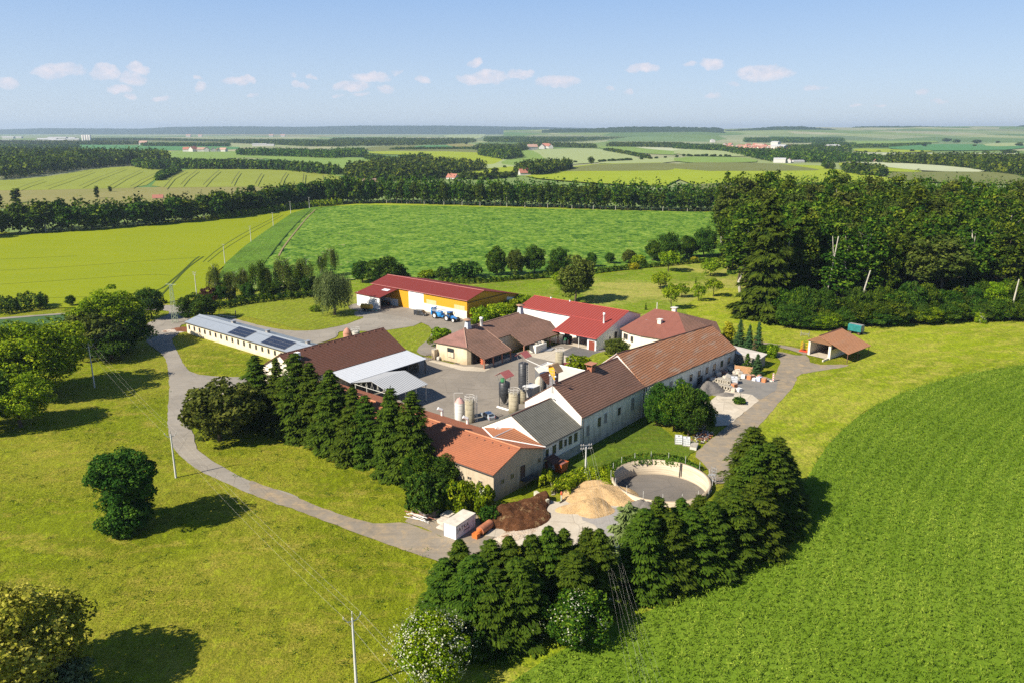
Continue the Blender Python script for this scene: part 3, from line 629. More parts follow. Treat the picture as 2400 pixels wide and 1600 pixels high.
# tramlines on the two hill fields
trm = plain('tramline_soil', (0.09, 0.10, 0.03), 0.95, 0.1)
def tram(px, pairs, z, w):
    m = MB()
    for line in pairs:
        q = [P(*px(*p), z) for p in line]
        for a, b in zip(q[:-1], q[1:]):
            d = (b - a); n = np.array([-d[1], d[0], 0]); n /= np.linalg.norm(n) + 1e-9
            for s in (-1.1, 1.1) if w < 1.1 else (0,): m.poly([a + n * (s - w / 2), b + n * (s - w / 2), b + n * (s + w / 2), a + n * (s + w / 2)])
    o = m.build('tramlines', trm); return tag(o, kind='structure')
tram(F1, [[(120,475),(200,445),(300,415)],[(310,465),(450,420),(640,355)],[(545,460),(680,400),(860,335)],[(755,460),(860,400),(970,350)],[(900,462),(970,420),(1090,362)],[(1130,468),(1190,400),(1280,352)],[(1245,450),(1290,400),(1360,350)],[(1400,452),(1450,400),(1510,350)],[(1595,445),(1620,400),(1650,360)],[(1760,445),(1785,400),(1805,370)],[(1930,445),(1950,400),(1975,365)],[(2085,445),(2095,372)],[(2240,430),(2225,385)]], 2.75, 1.2)
# wheat field at the left and its tracks
fld('field', [(-330,640),(-300,480),(0,545),(250,524),(400,508),(560,492),(700,474),(735,470),(720,480),(670,497),(600,545),(560,578),(520,608),(480,640),(478,668),(420,690),(330,706),(160,708),(0,712)], D, WHEAT, 0.3, 1)
trk = plain('wheel_track', (0.05, 0.075, 0.01), 0.95, 0.1)
def track(name, lines, px, z, w, mat):
    m = MB()
    for line in lines:
        q = [P(*px(*p), z) for p in line]
        # smooth
        qq = [q[0]]
        for a, b, c in zip(q[:-2], q[1:-1], q[2:]): qq += [a * .25 + b * .75, b * .75 + c * .25]
        qq.append(q[-1])
        for a, b in zip(qq[:-1], qq[1:]):
            d = b - a; n = np.array([-d[1], d[0], 0]); n /= np.linalg.norm(n) + 1e-9
            m.poly([a - n * w / 2, b - n * w / 2, b + n * w / 2, a + n * w / 2])
    return tag(m.build(name, mat), kind='structure')
track('wheel_tracks', [[(1440,315),(1500,290),(1560,240),(1620,190),(1700,120),(1780,40),(1830,5)],[(1470,375),(1530,310),(1600,240),(1680,150),(1760,80),(1870,5)]], LT, 0.36, 0.9, trk)
track('wheel_tracks', [[(466,602),(500,572),(560,535),(620,505),(640,494)],[(477,602),(512,574),(572,537),(630,506),(650,494)]], D, 0.36, 0.45, trk)
track('wheel_tracks', [[(0,133),(700,95),(1400,40),(1800,15)],[(0,260),(700,215),(1400,165),(1560,178)],[(430,385),(800,375)],[(0,30),(700,0)]], LT, 0.35, 0.6, plain('faint_track', (0.13, 0.17, 0.01), 0.95, 0.1))
# relief fields: real leaf canopy of the root crop and of the crop at the right
def relief(name, poly, cell, amp, mat, z, seed=3, row=None):
    g = np.random.default_rng(seed); a = np.array([p[:2] for p in poly]); lo, hi = a.min(0), a.max(0)
    xs = np.arange(lo[0], hi[0], cell); ys = np.arange(lo[1], hi[1], cell); X, Y = np.meshgrid(xs, ys)
    n = g.random(X.shape); k = (n + np.roll(n, 1, 0) * .5 + np.roll(n, 1, 1) * 0.8) / 2.3
    lf = g.random((X.shape[0] // 8 + 2, X.shape[1] // 8 + 2)); lf = np.kron(lf, np.ones((8, 8)))[:X.shape[0], :X.shape[1]]
    k = k * 0.8 + 0.2 * lf
    V = np.stack([X + g.normal(size=X.shape) * cell * .2, Y + g.normal(size=X.shape) * cell * .2, z + k * amp], 2).reshape(-1, 3)
    ny, nx = X.shape; I = np.arange(ny * nx).reshape(ny, nx)
    F = np.stack([I[:-1, :-1], I[:-1, 1:], I[1:, 1:], I[1:, :-1]], 2).reshape(-1, 4)
    ctr = V[F].mean(1)[:, :2]; F = F[inside(a, ctr)]
    u, inv = np.unique(F, return_inverse=True)
    return tag(obj_of(name, npmesh(name, V[u], inv.reshape(-1, 4), mat, k.ravel()[u], smooth=False)), kind='structure')
t = NT('root_crop'); a_ = t.n('ShaderNodeAttribute', attribute_name='v').outputs['Fac']; o_ = t.pos()
c_ = t.ramp(t.math('ADD', t.math('MULTIPLY', a_, 0.55), t.math('MULTIPLY', t.noise(t.scale(o_, 1, 0.6, 1), 1.5, 3, 0.7), 0.45)), [(0.38, (0.012, 0.055, 0.005)), (0.5, (0.08, 0.17, 0.013)), (0.68, (0.23, 0.31, 0.045))])
bl = t.noise(o_, 0.02, 3, 0.5)
c_ = t.mix(t.ramp(bl, [(0.4, 0.0), (0.65, 0.35)]), c_, (0.11, 0.19, 0.018))
# bare soil patches where the crop stands thin, near its southern edge
sp_ = t.n('ShaderNodeSeparateXYZ'); t.l(o_, sp_.inputs[0])
edge = t.ramp(t.math('SUBTRACT', 1.0, t.math('DIVIDE', t.math('SUBTRACT', sp_.outputs[1], 280), 90)), [(0.35, 0.0), (0.75, 0.11)])
c_ = t.mix(t.ramp(t.math('ADD', t.noise(t.scale(o_, 0.5, 1.6, 1), 0.35, 4, 0.7), edge), [(0.655, 0.0), (0.70, 1.0)]), c_, (0.42, 0.34, 0.2))
ROOT = t.fin(c_, 0.9, 0.1)
cf = [P(*D(*q)) for q in [(520,612),(560,578),(600,545),(670,497),(722,478),(830,472),(1000,474),(1300,482),(1735,491),(1760,520),(1720,575),(1690,588),(1640,592),(1500,614),(1290,638),(1130,645),(1000,648),(900,655),(830,640),(700,668),(560,670),(500,650)]]
relief('root_crop_field', cf, 0.9, 0.75, ROOT, 0.1)
fld('field', [(735,474),(720,478),(830,468),(1000,470),(1300,478),(1740,487),(1740,493),(1300,485),(1000,477),(830,474)], D, BRI, 0.25, 0)
vergem = grassmat('rough_verge', (0.13, 0.235, 0.02), (0.17, 0.22, 0.05), (0.03, 0.07, 0.01), 1.0, 0.5, 0.0, bump=1.0)
fld('field', [(500,640),(520,606),(560,570),(600,540),(670,492),(722,476),(740,478),(700,497),(660,540),(620,590),(590,630),(560,655)], D, vergem, 0.68, 0)
track('wheel_tracks', [[(640,588),(650,568),(680,530),(705,500),(724,482)]], D, 0.74, 0.8, plain('sandy_track', (0.24, 0.19, 0.1), 0.95, 0.1))
track('wheel_tracks', [[(618,590),(640,560),(670,525),(700,495),(716,480)]], D, 0.74, 0.6, plain('green_track', (0.03, 0.07, 0.012), 0.95, 0.1))
fld('field', [(-60,738),(160,722),(190,735),(170,760),(100,790),(-60,800)], D, GR('bluish_crop', (0.06, 0.12, 0.045), sc_=0.05, fine=1.2), 0.06, 0)
# lawns
fld('lawn', [(560,655),(830,640),(1000,650),(1290,640),(1500,615),(1640,595),(1720,580),(1800,640),(1720,720),(1600,730),(1400,740),(1100,740),(900,700),(700,700),(560,690)], D, LAWN2, 0.05, 0)
orch = [(1040,655),(1290,640),(1500,615),(1660,597),(1690,640),(1660,690),(1600,735),(1450,720),(1380,715),(1180,690)]
fld('lawn', [(1560,700),(1690,650),(1760,720),(1800,745),(1900,775),(1900,800),(1760,790),(1640,760),(1590,735)], D, MOWN, 0.09, 1)
fld('lawn', [(1790,745),(2100,740),(2480,730),(2480,850),(2200,870),(2060,905),(1960,960),(1900,1030),(1850,1100),(1790,1210),(1650,1330),(1400,1450),(1200,1560),(1150,1640),(1000,1640),(1050,1530),(1250,1440),(1500,1340),(1700,1180),(1720,1060),(1690,1040),(1730,980),(1800,890),(1830,850),(1900,850),(2000,820),(1900,800)], D, MOWN, 0.10, 1)
for q in ([(510,705),(540,690),(640,680),(740,672),(800,700),(838,722),(800,745),(740,757),(690,758),(620,740),(560,725),(515,718)], [(775,775),(800,752),(860,738),(930,738),(1000,752),(1020,770),(1000,800),(940,808),(850,800),(790,790)]):
    fld('lawn', q, D, YARDG, 0.07, 2)
fld('lawn', [(396,780),(430,772),(600,820),(620,840),(590,865),(500,866),(440,858),(408,825)], D, LAWN, 0.06, 1)
fld('lawn', [(1330,1040),(1470,950),(1500,960),(1600,1030),(1620,1050),(1590,1060),(1480,1035),(1400,1060),(1400,1110),(1330,1110),(1290,1080)], D, SHADEG, 0.06, 1) if False else None
# crop at the right
crop_edge = [(2500,820),(2352,838),(2200,862),(2080,898),(1985,945),(1915,1005),(1872,1065),(1835,1135),(1790,1210),(1700,1300),(1560,1375),(1400,1440),(1250,1515),(1130,1600),(1050,1700),(1800,1900),(2600,1800)]
cp = [P(*D(*q)) for q in crop_edge]
CROPG = fieldmat('crop_base', (0.11, 0.185, 0.012), (0.14, 0.215, 0.018), 0.05, 2.0, 0.8)
sheet('field', cp, 0.13, CROPG, smooth=1)
gg = np.random.default_rng(5)
pts = scatter(chaikin(cp, 1), 0.5, 0.5, gg)
pts = pts + gg.normal(size=pts.shape) * 0.45; pts = pts[(np.abs(pts[:, 0]) < pts[:, 1] * 0.72 + 12) & (pts[:, 1] > 66)]
rr_ = np.hypot(pts[:, 0] - CX, pts[:, 1] - CY); wv = 0.5 * np.sin(pts[:, 0] * 0.22 + pts[:, 1] * 0.1) + 0.5 * np.sin(pts[:, 1] * 0.11 - pts[:, 0] * 0.07 + 1) + 0.9 * np.sin(rr_ * 2.1 + 0.5 * np.sin(pts[:, 0] * .15)) - 0.8 * (np.abs(((rr_ + 6) % 24) - 12) > 11.6)
N = len(pts); k = 5
base = np.repeat(pts, k, 0) + gg.normal(size=(N * k, 2)) * 0.16
hh = np.repeat(0.55 + 0.1 * wv + 0.2 * gg.random(N), k) * (0.5 + 0.5 * gg.random(N * k))
pp = np.column_stack([base, 0.12 + hh])
nn = gg.normal(size=(N * k, 3)) * np.array([1, 1, 0.6]) + np.array([0, 0, 0.35])
V, F = quads(pp, nn, (0.13 + 0.14 * gg.random(N * k)), 0.26, np.tile([0, 0, 1.0], (N * k, 1)) + 0.6 * gg.normal(size=(N * k, 3)), gg)
tone = np.clip(np.repeat(0.38 + 0.13 * wv + 0.2 * gg.random(N), k) + 0.42 * (gg.random(N * k) - 0.35), 0, 1)
tag(obj_of('crop', npmesh('crop', V, F, LM['crop'], np.repeat(tone, 4))), 'tall leafy green crop filling the field beside the mown strip', 'crop', None, 'stuff')
# short grass tufts standing on the meadow
mp = [P(*D(*q)) for q in [(-80,860),(150,850),(380,850),(378,960),(392,1010),(440,1080),(520,1125),(700,1190),(860,1235),(1010,1290),(1030,1330),(1000,1420),(960,1500),(1060,1560),(1100,1700),(400,1700),(-150,1700)]]
mp2 = [P(*D(*q)) for q in [(470,1020),(560,995),(700,1020),(860,1080),(930,1160),(935,1195),(830,1190),(700,1140),(540,1080),(480,1050)]]
pts = np.concatenate([scatter(mp, .42, .5, gg), scatter(mp2, .42, .5, gg)]); pts = pts[(pts[:, 1] > 66) & (np.abs(pts[:, 0]) < pts[:, 1] * .72 + 10)]
lump = np.sin(pts[:, 0] * .21 + 1.3 * np.sin(pts[:, 1] * .13)) + np.sin(pts[:, 1] * .27 + pts[:, 0] * .09) + gg.normal(size=len(pts)) * .9; pts = pts[lump > -.1]; N = len(pts); k = 3
base = np.repeat(pts, k, 0) + gg.normal(size=(N * k, 2)) * .1; sz = .055 + .075 * gg.random(N * k) ** 2
V, F = quads(np.column_stack([base, .03 + sz * .6]), gg.normal(size=(N * k, 3)) * np.array([1, 1, .6]) + np.array([0, 0, .5]), sz, .5, np.tile([0, 0, 1.0], (N * k, 1)) + .8 * gg.normal(size=(N * k, 3)), gg)
tag(obj_of('grass', npmesh('grass', V, F, LM['meadow'], np.repeat(np.clip(np.repeat(gg.random(N), k) * .6 + .4 * gg.random(N * k), 0, 1), 4))), 'short uneven yellow green grass of the left meadow', 'grass', None, 'stuff')
# broad weeds
wp = pts[gg.integers(N, size=420)] + gg.normal(size=(420, 2)) * 2; wp = np.repeat(wp, 22, 0) + gg.normal(size=(420 * 22, 2)) * .34; n_ = len(wp)
V, F = quads(np.column_stack([wp, .06 + .16 * gg.random(n_)]), gg.normal(size=(n_, 3)) * .5 + np.array([0, 0, 1]), .06 + .08 * gg.random(n_), .6, g=gg)
tag(obj_of('weeds', npmesh('weeds', V, F, LM['dark'], np.repeat(.4 + .6 * gg.random(n_), 4))), 'dark broad leaved weeds scattered in the meadow', 'weeds', None, 'stuff')
# ---- roads, yards
ASP = asphalt('road_asphalt', (0.27, 0.243, 0.205), wamt=0.25, crack=0.5); YARD = asphalt('yard_asphalt', (0.235, 0.205, 0.17), (0.27, 0.23, 0.17), 0.4, 0.4)
DIRT = asphalt('dirt_road', (0.235, 0.2, 0.155), (0.38, 0.28, 0.16), 0.9, 0.0, 4.0); CONC = asphalt('concrete_slab', (0.5, 0.44, 0.35), (0.36, 0.29, 0.2), 0.5, 0.6)
DARKY = asphalt('dark_asphalt', (0.13, 0.125, 0.12), (0.16, 0.14, 0.12), 0.4, 0.3)
def road(pts, px, mat, z, sm=1, name='road'):
    q = [P(*px(*x)) for x in pts]
    if sm: q = chaikin(q, sm)
    return sheet(name, ragged(q), z, mat)
road([(1760,440),(1690,470),(1560,480),(1500,455),(1700,455)], LT, DIRT, 0.09)
rd = [LT(*q) for q in [(-60,552),(300,545),(700,520),(700,508),(300,530),(-60,568)]]
road([(-60,575),(300,548),(700,518),(900,505),(1250,470),(1500,455),(1750,455),(1750,600),(1720,620),(1650,640),(1640,725),(1580,760),(1590,800),(1640,900),(1690,1000),(1760,1080),(2000,1110),(2352,1115),(2352,1230),(2200,1225),(1900,1200),(1750,1260),(1690,1360),(1680,1420),(1690,1500),(1700,1600),(1535,1600),(1545,1400),(1555,1250),(1550,1080),(1535,980),(1490,900),(1420,850),(1350,800),(1330,700),(1335,630),(1450,575),(1550,545),(1555,500),(1250,500),(900,525),(700,530),(300,560),(-60,590)], LT, ASP, 0.12, 1)
road([(1023,-20),(1035,60),(1060,130),(1110,190),(1210,265),(1400,355),(1600,440),(1850,520),(1850,440),(1750,395),(1600,365),(1480,310),(1300,210),(1215,150),(1190,90),(1185,40),(1150,-20)], L5, ASP, 0.124, 1)
road([(-50,175),(0,195),(300,300),(700,455),(1000,565),(1300,660),(1480,715),(1600,640),(1900,600),(1900,500),(1600,480),(1500,545),(1420,520),(1330,480),(1200,430),(1100,385),(900,405),(750,370),(600,325),(400,250),(200,170),(0,100),(-50,80)], Z3, DIRT, 0.13, 1)
# yard in the middle of the farm, in farm coordinates
def froad(pts, mat, z, sm=1, name='yard'): return sheet(name, [W(*q) for q in pts], z, mat, smooth=sm)
road([(1540,735),(1535,700),(1600,690),(1800,690),(1840,705),(2352,630),(2352,480),(2100,480),(1900,520),(1700,500),(1680,560),(1800,560),(1650,620),(1500,660),(1300,690),(1100,690),(900,660),(700,610),(560,570),(400,560),(300,590),(500,640),(800,720),(1100,790),(1300,820),(1500,760)], R1, ASP, 0.13, 1)
froad([(183,-220),(187,-204),(187,-171),(188,-160),(186,-155),(160,-150),(150,-150),(147,-152),(150,-158),(162,-164),(172,-172),(176,-185),(176,-200),(172,-214),(176,-220)], YARD, 0.14, 1)
froad([(147,-150),(147,-140),(184,-128),(186,-116),(183,-112),(184,-96),(146,-94),(107,-94),(106,-110),(106,-140),(112,-145),(136,-146),(140,-152),(146,-154)], YARD, 0.15, 0)
froad([(182.5,-135),(191,-135),(191,-116),(182.5,-116)], CONC, 0.17, 0, 'slab')
froad([(168,-131),(176,-126),(182,-123),(182,-113),(166,-113),(166,-127)], CONC, 0.165, 0, 'slab')
froad([(173,-123),(182.3,-124),(182.3,-113.5),(173,-112.5)], DARKY, 0.175, 0)
froad([(186,-109),(183,-116),(166,-112),(168,-104),(180,-101)], YARDG, 0.18, 1, 'lawn')
froad([(106.6,-94.5),(106.6,-124),(112,-124),(114,-110),(108,-95)], CONC, 0.165, 0, 'slab')
froad([(147,-136),(146,-147),(144.5,-147),(144,-134),(147,-128.5),(150,-129),(148.5,-134)], CONC, 0.17, 0, 'slab')
# dirt road along the right side of the farm
road([(860,540),(1000,560),(1080,570),(1200,600),(1320,590),(1340,700),(1760,690),(1700,720),(1400,765),(1200,800),(1180,900),(1100,1000),(960,1150),(800,1340),(700,1460),(600,1600),(200,1700),(250,1540),(390,1400),(480,1330),(800,1070),(700,1000),(560,960),(600,870),(880,880),(950,840),(1000,740),(1040,640)], R6, DIRT, 0.14, 1)
road([(800,455),(1000,480),(1240,530),(1330,560),(1300,600),(1150,545),(980,505),(800,475)], R6, DIRT, 0.15, 1)
road([(1130,690),(1270,560),(1400,460),(1520,420),(1560,600),(1530,760),(1540,900),(1480,960),(1300,960),(1290,850),(1230,760)], R5, DIRT, 0.145, 1)
road([(290,1080),(420,960),(550,985),(730,1010),(800,1070),(640,1200),(480,1330),(340,1340),(290,1200),(200,1040)], R6, CONC, 0.155, 0, 'slab')
road([(160,1010),(200,900),(350,830),(500,780),(900,850),(950,870),(1000,900),(850,1040),(620,990),(400,970),(200,1030)], R6, DARKY, 0.15, 1, 'yard') if False else road([(160,1030),(60,930),(400,690),(740,790),(1000,860),(980,960),(820,1060),(560,1000),(380,960),(200,1035)], R6, asphalt('gravel_yard', (0.2, 0.19, 0.175), (0.3, 0.26, 0.2), 0.4, 0, 5.0), 0.15, 0, 'yard')
# concrete apron by the manure heap
road([(860,1420),(1010,1500),(1100,1560),(1500,1560),(1850,1400),(1800,1270),(1870,1150),(1500,1080),(1330,1110),(1270,1090),(1230,1150),(1100,1130),(800,1250),(700,1400)], R4, CONC, 0.15, 0, 'slab')
road([(1500,1250),(1680,1225),(1867,1140),(2000,1150),(2010,1300),(1900,1500),(1720,1500),(1700,1330)], R4, asphalt('grey_gravel', (0.3, 0.28, 0.26), (0.36, 0.32, 0.26), 0.4, 0, 5.0), 0.155, 1, 'gravel_area')
road([(0,1280),(100,1180),(250,1180),(620,1200),(700,1350),(560,1480),(440,1470),(330,1420),(200,1350)], R4, DIRT, 0.135, 0, 'dirt_area')
road([(1310,0),(1500,50),(1640,100),(1560,200),(1500,190),(1480,60)], L5, CONC, 0.135, 0, 'slab') if False else road([(1700,1330),(1830,1280),(1900,1230),(2020,1180),(2240,1220),(2352,1240),(2352,1400),(1760,1420)], LT, CONC, 0.135, 0, 'slab')
# lawn bank beside the long shaded wall
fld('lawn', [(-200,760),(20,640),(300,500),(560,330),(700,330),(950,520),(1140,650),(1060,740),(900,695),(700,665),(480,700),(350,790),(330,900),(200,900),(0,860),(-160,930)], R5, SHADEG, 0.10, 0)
track('worn_path', [[(1300,560),(1290,700),(1200,860),(1150,900)],[(600,1150),(900,1130),(1150,1180),(1300,1290)]], L5, 0.02, 1.2, plain('worn_soil', (0.3, 0.22, 0.1), 0.95, 0.1)) if False else None
# far ridges
def pz(u, v, y):
    q = -(v - 800) / FPX; return np.array([(u - 1200) / FPX * y / (cP + q * sP), y, CAMH + y * (-sP + q * cP) / (cP + q * sP)])
def ridge(name, line, y, mat, front=1500, back=2500, rough=4, seed=0, step=60):
    g = np.random.default_rng(seed); us = [l[0] for l in line]; vsn = [l[1] for l in line]
    X = np.arange(us[0], us[-1], step * FPX / y / 1.0 * 0.5); V = []; nr = 7
    prof = [0, 0.25, 0.55, 0.85, 1, 0.7, 0]; dep = [-front, -front * .7, -front * .4, -front * .12, 0, back * .4, back]
    ph = g.random(4) * 6
    for u in X:
        v = np.interp(u, us, vsn); c = pz(u, v, y)
        for pr_, d in zip(prof, dep):
            k = (y + d) / y; V.append((c[0] * k, y + d, max(-0.5, c[2] * pr_) + (g.normal() * rough if pr_ > 0.2 else -0.6)))
    n = len(X); F = [[i * nr + j, (i + 1) * nr + j, (i + 1) * nr + j + 1, i * nr + j + 1] for i in range(n - 1) for j in range(nr - 1)]
    return tag(obj_of(name, npmesh(name, V, F, mat, smooth=True)), kind='structure')
WOODM = fieldmat('far_forest', (0.02, 0.045, 0.018), (0.035, 0.06, 0.02), 0.01, 0.05, 0.3)
ridge('hills', [(-900,306),(0,304),(110,301),(330,302),(400,298),(560,296.5),(700,298),(840,295),(1050,295),(1250,298),(1400,301.5),(1650,304),(1900,306)], 14000, WOODM, 1200, 3000, 2.0, 1)
ridge('hills', [(1180,306),(1330,303),(1500,300),(1640,299),(1700,303),(1760,301),(1850,298.5),(2000,299.5),(2150,297.5),(2300,296.5),(2450,297),(3200,300)], 8200, FAR, 3600, 2500, 0.3, 2)
ridge('hills', [(1380,306),(1400,301),(1470,297.5),(1560,297.5),(1680,299.5),(1700,304)], 6900, WOODM, 500, 400, 2.0, 3, 30)
ridge('hills', [(1700,306),(1760,302),(1810,297.5),(1880,296.5),(1900,299),(1960,303)], 7400, WOODM, 400, 400, 2.0, 4, 30)
ridge('hills', [(1990,300),(2010,296.5),(2160,296),(2220,297.5),(2380,297.0),(2400,294),(2700,294)], 8150, WOODM, 300, 500, 1.8, 5, 30)
ridge('hills', [(1270,306),(1300,302.5),(1400,302),(1440,306)], 7000, WOODM, 400, 400, 1.5, 6, 30)
# ------------------------------------------------------------------ building kit (farm frame: a runs away to the right, b towards the right front)
GLASS = plain('window_glass', (0.03, 0.035, 0.04), 0.12, 0.6); FRAMEW = plain('white_frame', (0.6, 0.58, 0.54), 0.6); DKFR = plain('dark_frame', (0.07, 0.055, 0.045), 0.7)
CREAM = plaster('cream_plaster', (0.78, 0.70, 0.58), (0.4, 0.32, 0.2), 0.25, 0.5); WHITEP = plaster('white_plaster', (0.82, 0.81, 0.79), (0.5, 0.45, 0.38), 0.15, 0.3)
OLDP = plaster('old_plaster', (0.60, 0.58, 0.56), (0.15, 0.13, 0.10), 1.0, 2.2); TANP = plaster('tan_plaster', (0.52, 0.43, 0.31), (0.2, 0.15, 0.09), 0.75, 0.9)
LOWP = plaster('low_barn_plaster', (0.78, 0.68, 0.50), (0.4, 0.3, 0.17), 0.55, 0.3); PIGP = plaster('piggery_plaster', (0.70, 0.59, 0.42), (0.33, 0.24, 0.13), 0.75, 1.2)
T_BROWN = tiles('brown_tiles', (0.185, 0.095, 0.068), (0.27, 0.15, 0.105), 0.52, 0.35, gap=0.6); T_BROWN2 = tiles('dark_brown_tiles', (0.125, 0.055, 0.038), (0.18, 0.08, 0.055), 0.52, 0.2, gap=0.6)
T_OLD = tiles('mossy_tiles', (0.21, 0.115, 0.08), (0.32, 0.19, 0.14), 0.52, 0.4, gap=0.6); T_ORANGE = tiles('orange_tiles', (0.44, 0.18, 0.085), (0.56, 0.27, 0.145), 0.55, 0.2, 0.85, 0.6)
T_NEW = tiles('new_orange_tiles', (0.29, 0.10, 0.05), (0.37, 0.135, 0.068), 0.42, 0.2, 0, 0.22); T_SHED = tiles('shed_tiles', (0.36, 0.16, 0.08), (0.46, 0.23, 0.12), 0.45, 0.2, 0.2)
M_RED = ribs('red_metal', (0.165, 0.03, 0.026), 1.1, 0.8, spec=.15, dk=0.8, w=0.05, dirt=0.15); M_RED2 = ribs('bright_red_metal', (0.27, 0.052, 0.042), 0.95, 0.8, spec=.15, dk=0.5, w=0.26, dirt=0.1)
M_MAROON = ribs('maroon_sheet', (0.22, 0.08, 0.055), 3.0, 0.7, dk=0.85, w=0.03, dirt=0.35); M_PALE = ribs('pale_metal', (0.27, 0.30, 0.34), 1.1, 0.35, dk=0.82, w=0.1, dirt=0.2, cross=7.0)
M_ZINC = ribs('zinc_corrugated', (0.46, 0.47, 0.48), 0.62, 0.5, dk=0.45, w=0.4, dirt=0.15); M_WHITE = ribs('white_sheet', (0.52, 0.54, 0.57), 1.0, 0.45, dk=0.7, w=0.07, dirt=0.1)
M_ASB = ribs('asbestos_sheet', (0.17, 0.165, 0.14), 0.6, 0.9, dk=0.5, w=0.4, dirt=0.6, spec=0.1, cross=2.4); M_OCHRE = ribs('ochre_cladding', (0.62, 0.30, 0.018), 0.75, 0.5, dk=0.8, w=0.12, dirt=0.08)
M_WCLAD = ribs('white_cladding', (0.82, 0.80, 0.76), 1.0, 0.5, dk=0.93, w=0.08, dirt=0.1); M_GREYB = ribs('grey_boards', (0.30, 0.27, 0.23), 0.42, 0.9, dk=0.45, w=0.25, dirt=0.5); M_WOOD = ribs('brown_boards', (0.24, 0.12, 0.06), 0.3, 0.8, dk=0.6, w=0.2, dirt=0.4)
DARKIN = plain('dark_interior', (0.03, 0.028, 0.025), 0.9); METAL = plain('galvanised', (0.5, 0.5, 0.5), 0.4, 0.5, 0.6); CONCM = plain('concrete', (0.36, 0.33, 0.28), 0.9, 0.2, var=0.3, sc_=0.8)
RIDGE = plain('ridge_cap', (0.16, 0.07, 0.05), 0.8); RIDGER = plain('red_flashing', (0.42, 0.08, 0.07), 0.4); STEELD = plain('dark_steel', (0.05, 0.05, 0.05), 0.6); PURL = plain('pale_steel', (0.55, 0.54, 0.5), 0.5)
def broot(name, label, a, b, cat='farm building', group=None): return empty(name, W(a, b), FA, label, cat, group)
def lerp(t_, k): return t_[0] * (1 - k) + t_[1] * k if isinstance(t_, tuple) else t_
def prism_wall(a0, a1, b0, b1, ze, zr, axis, root, mat, rid=0.5):
    m = MB(); h0, h1 = (lerp(ze, 0), lerp(ze, 1)); r0, r1 = lerp(zr, 0), lerp(zr, 1)
    if axis == 'a':
        br = b0 + (b1 - b0) * rid
        P0 = [(a0, b0, -.3), (a0, b1, -.3), (a0, b1, h0), (a0, br, r0), (a0, b0, h0)]; P1 = [(a1, b0, -.3), (a1, b1, -.3), (a1, b1, h1), (a1, br, r1), (a1, b0, h1)]
    else:
        ar = a0 + (a1 - a0) * rid
        P0 = [(a0, b0, -.3), (a1, b0, -.3), (a1, b0, h0), (ar, b0, r0), (a0, b0, h0)]; P1 = [(a0, b1, -.3), (a1, b1, -.3), (a1, b1, h1), (ar, b1, r1), (a0, b1, h1)]
    P0 = [W(*p) for p in P0]; P1 = [W(*p) for p in P1]
    for i in range(5):
        if i in (2, 3): continue
        j = (i + 1) % 5; m.poly([P0[i], P0[j], P1[j], P1[i]])
    m.poly(P0[::-1]); m.poly(P1); return m.build('wall', mat, root)
def gable(name, label, a0, a1, b0, b1, ze, zr, axis, roof, wall, oh=0.35, og=0.25, rid=0.5, th=0.16, cap=RIDGE, group=None, cat='farm building', vent=None):
    root = broot(name, label, (a0 + a1) / 2, (b0 + b1) / 2, cat, group)
    wo = prism_wall(a0, a1, b0, b1, ze, zr, axis, root, wall, rid)
    m = MB(); rc = MB()
    if axis == 'a': s0, s1 = a0 - og, a1 + og; c0, c1 = b0, b1
    else: s0, s1 = b0 - og, b1 + og; c0, c1 = a0, a1
    cr = c0 + (c1 - c0) * rid
    def pt(s, c, z): return W(s, c, z) if axis == 'a' else W(c, s, z)
    e0, e1, r0, r1 = lerp(ze, 0), lerp(ze, 1), lerp(zr, 0), lerp(zr, 1); q = th + 0.02
    for c, sg in ((c0, -1), (c1, 1)):
        k0 = (r0 - e0) / abs(cr - c) * oh; k1 = (r1 - e1) / abs(cr - c) * oh
        m.slab([pt(s0, cr, r0 + q), pt(s1, cr, r1 + q), pt(s1, c + sg * oh, e1 - k1 + q), pt(s0, c + sg * oh, e0 - k0 + q)], th)
    ro = m.build('roof', roof, root)
    rc.bar(pt(s0, cr, r0 + q + .02), pt(s1, cr, r1 + q + .02), 0.13, n=6); rc.build('ridge_cap', cap, ro)
    g = MB()
    for c, sg in ((c0, -1), (c1, 1)):
        k0 = (r0 - e0) / abs(cr - c) * oh; k1 = (r1 - e1) / abs(cr - c) * oh
        g.bar(pt(s0, c + sg * (oh + .08), e0 - k0 + .02), pt(s1, c + sg * (oh + .08), e1 - k1 + .02), 0.09, n=6)
    g.build('gutter', STEELD, ro)
    return root, wo, ro
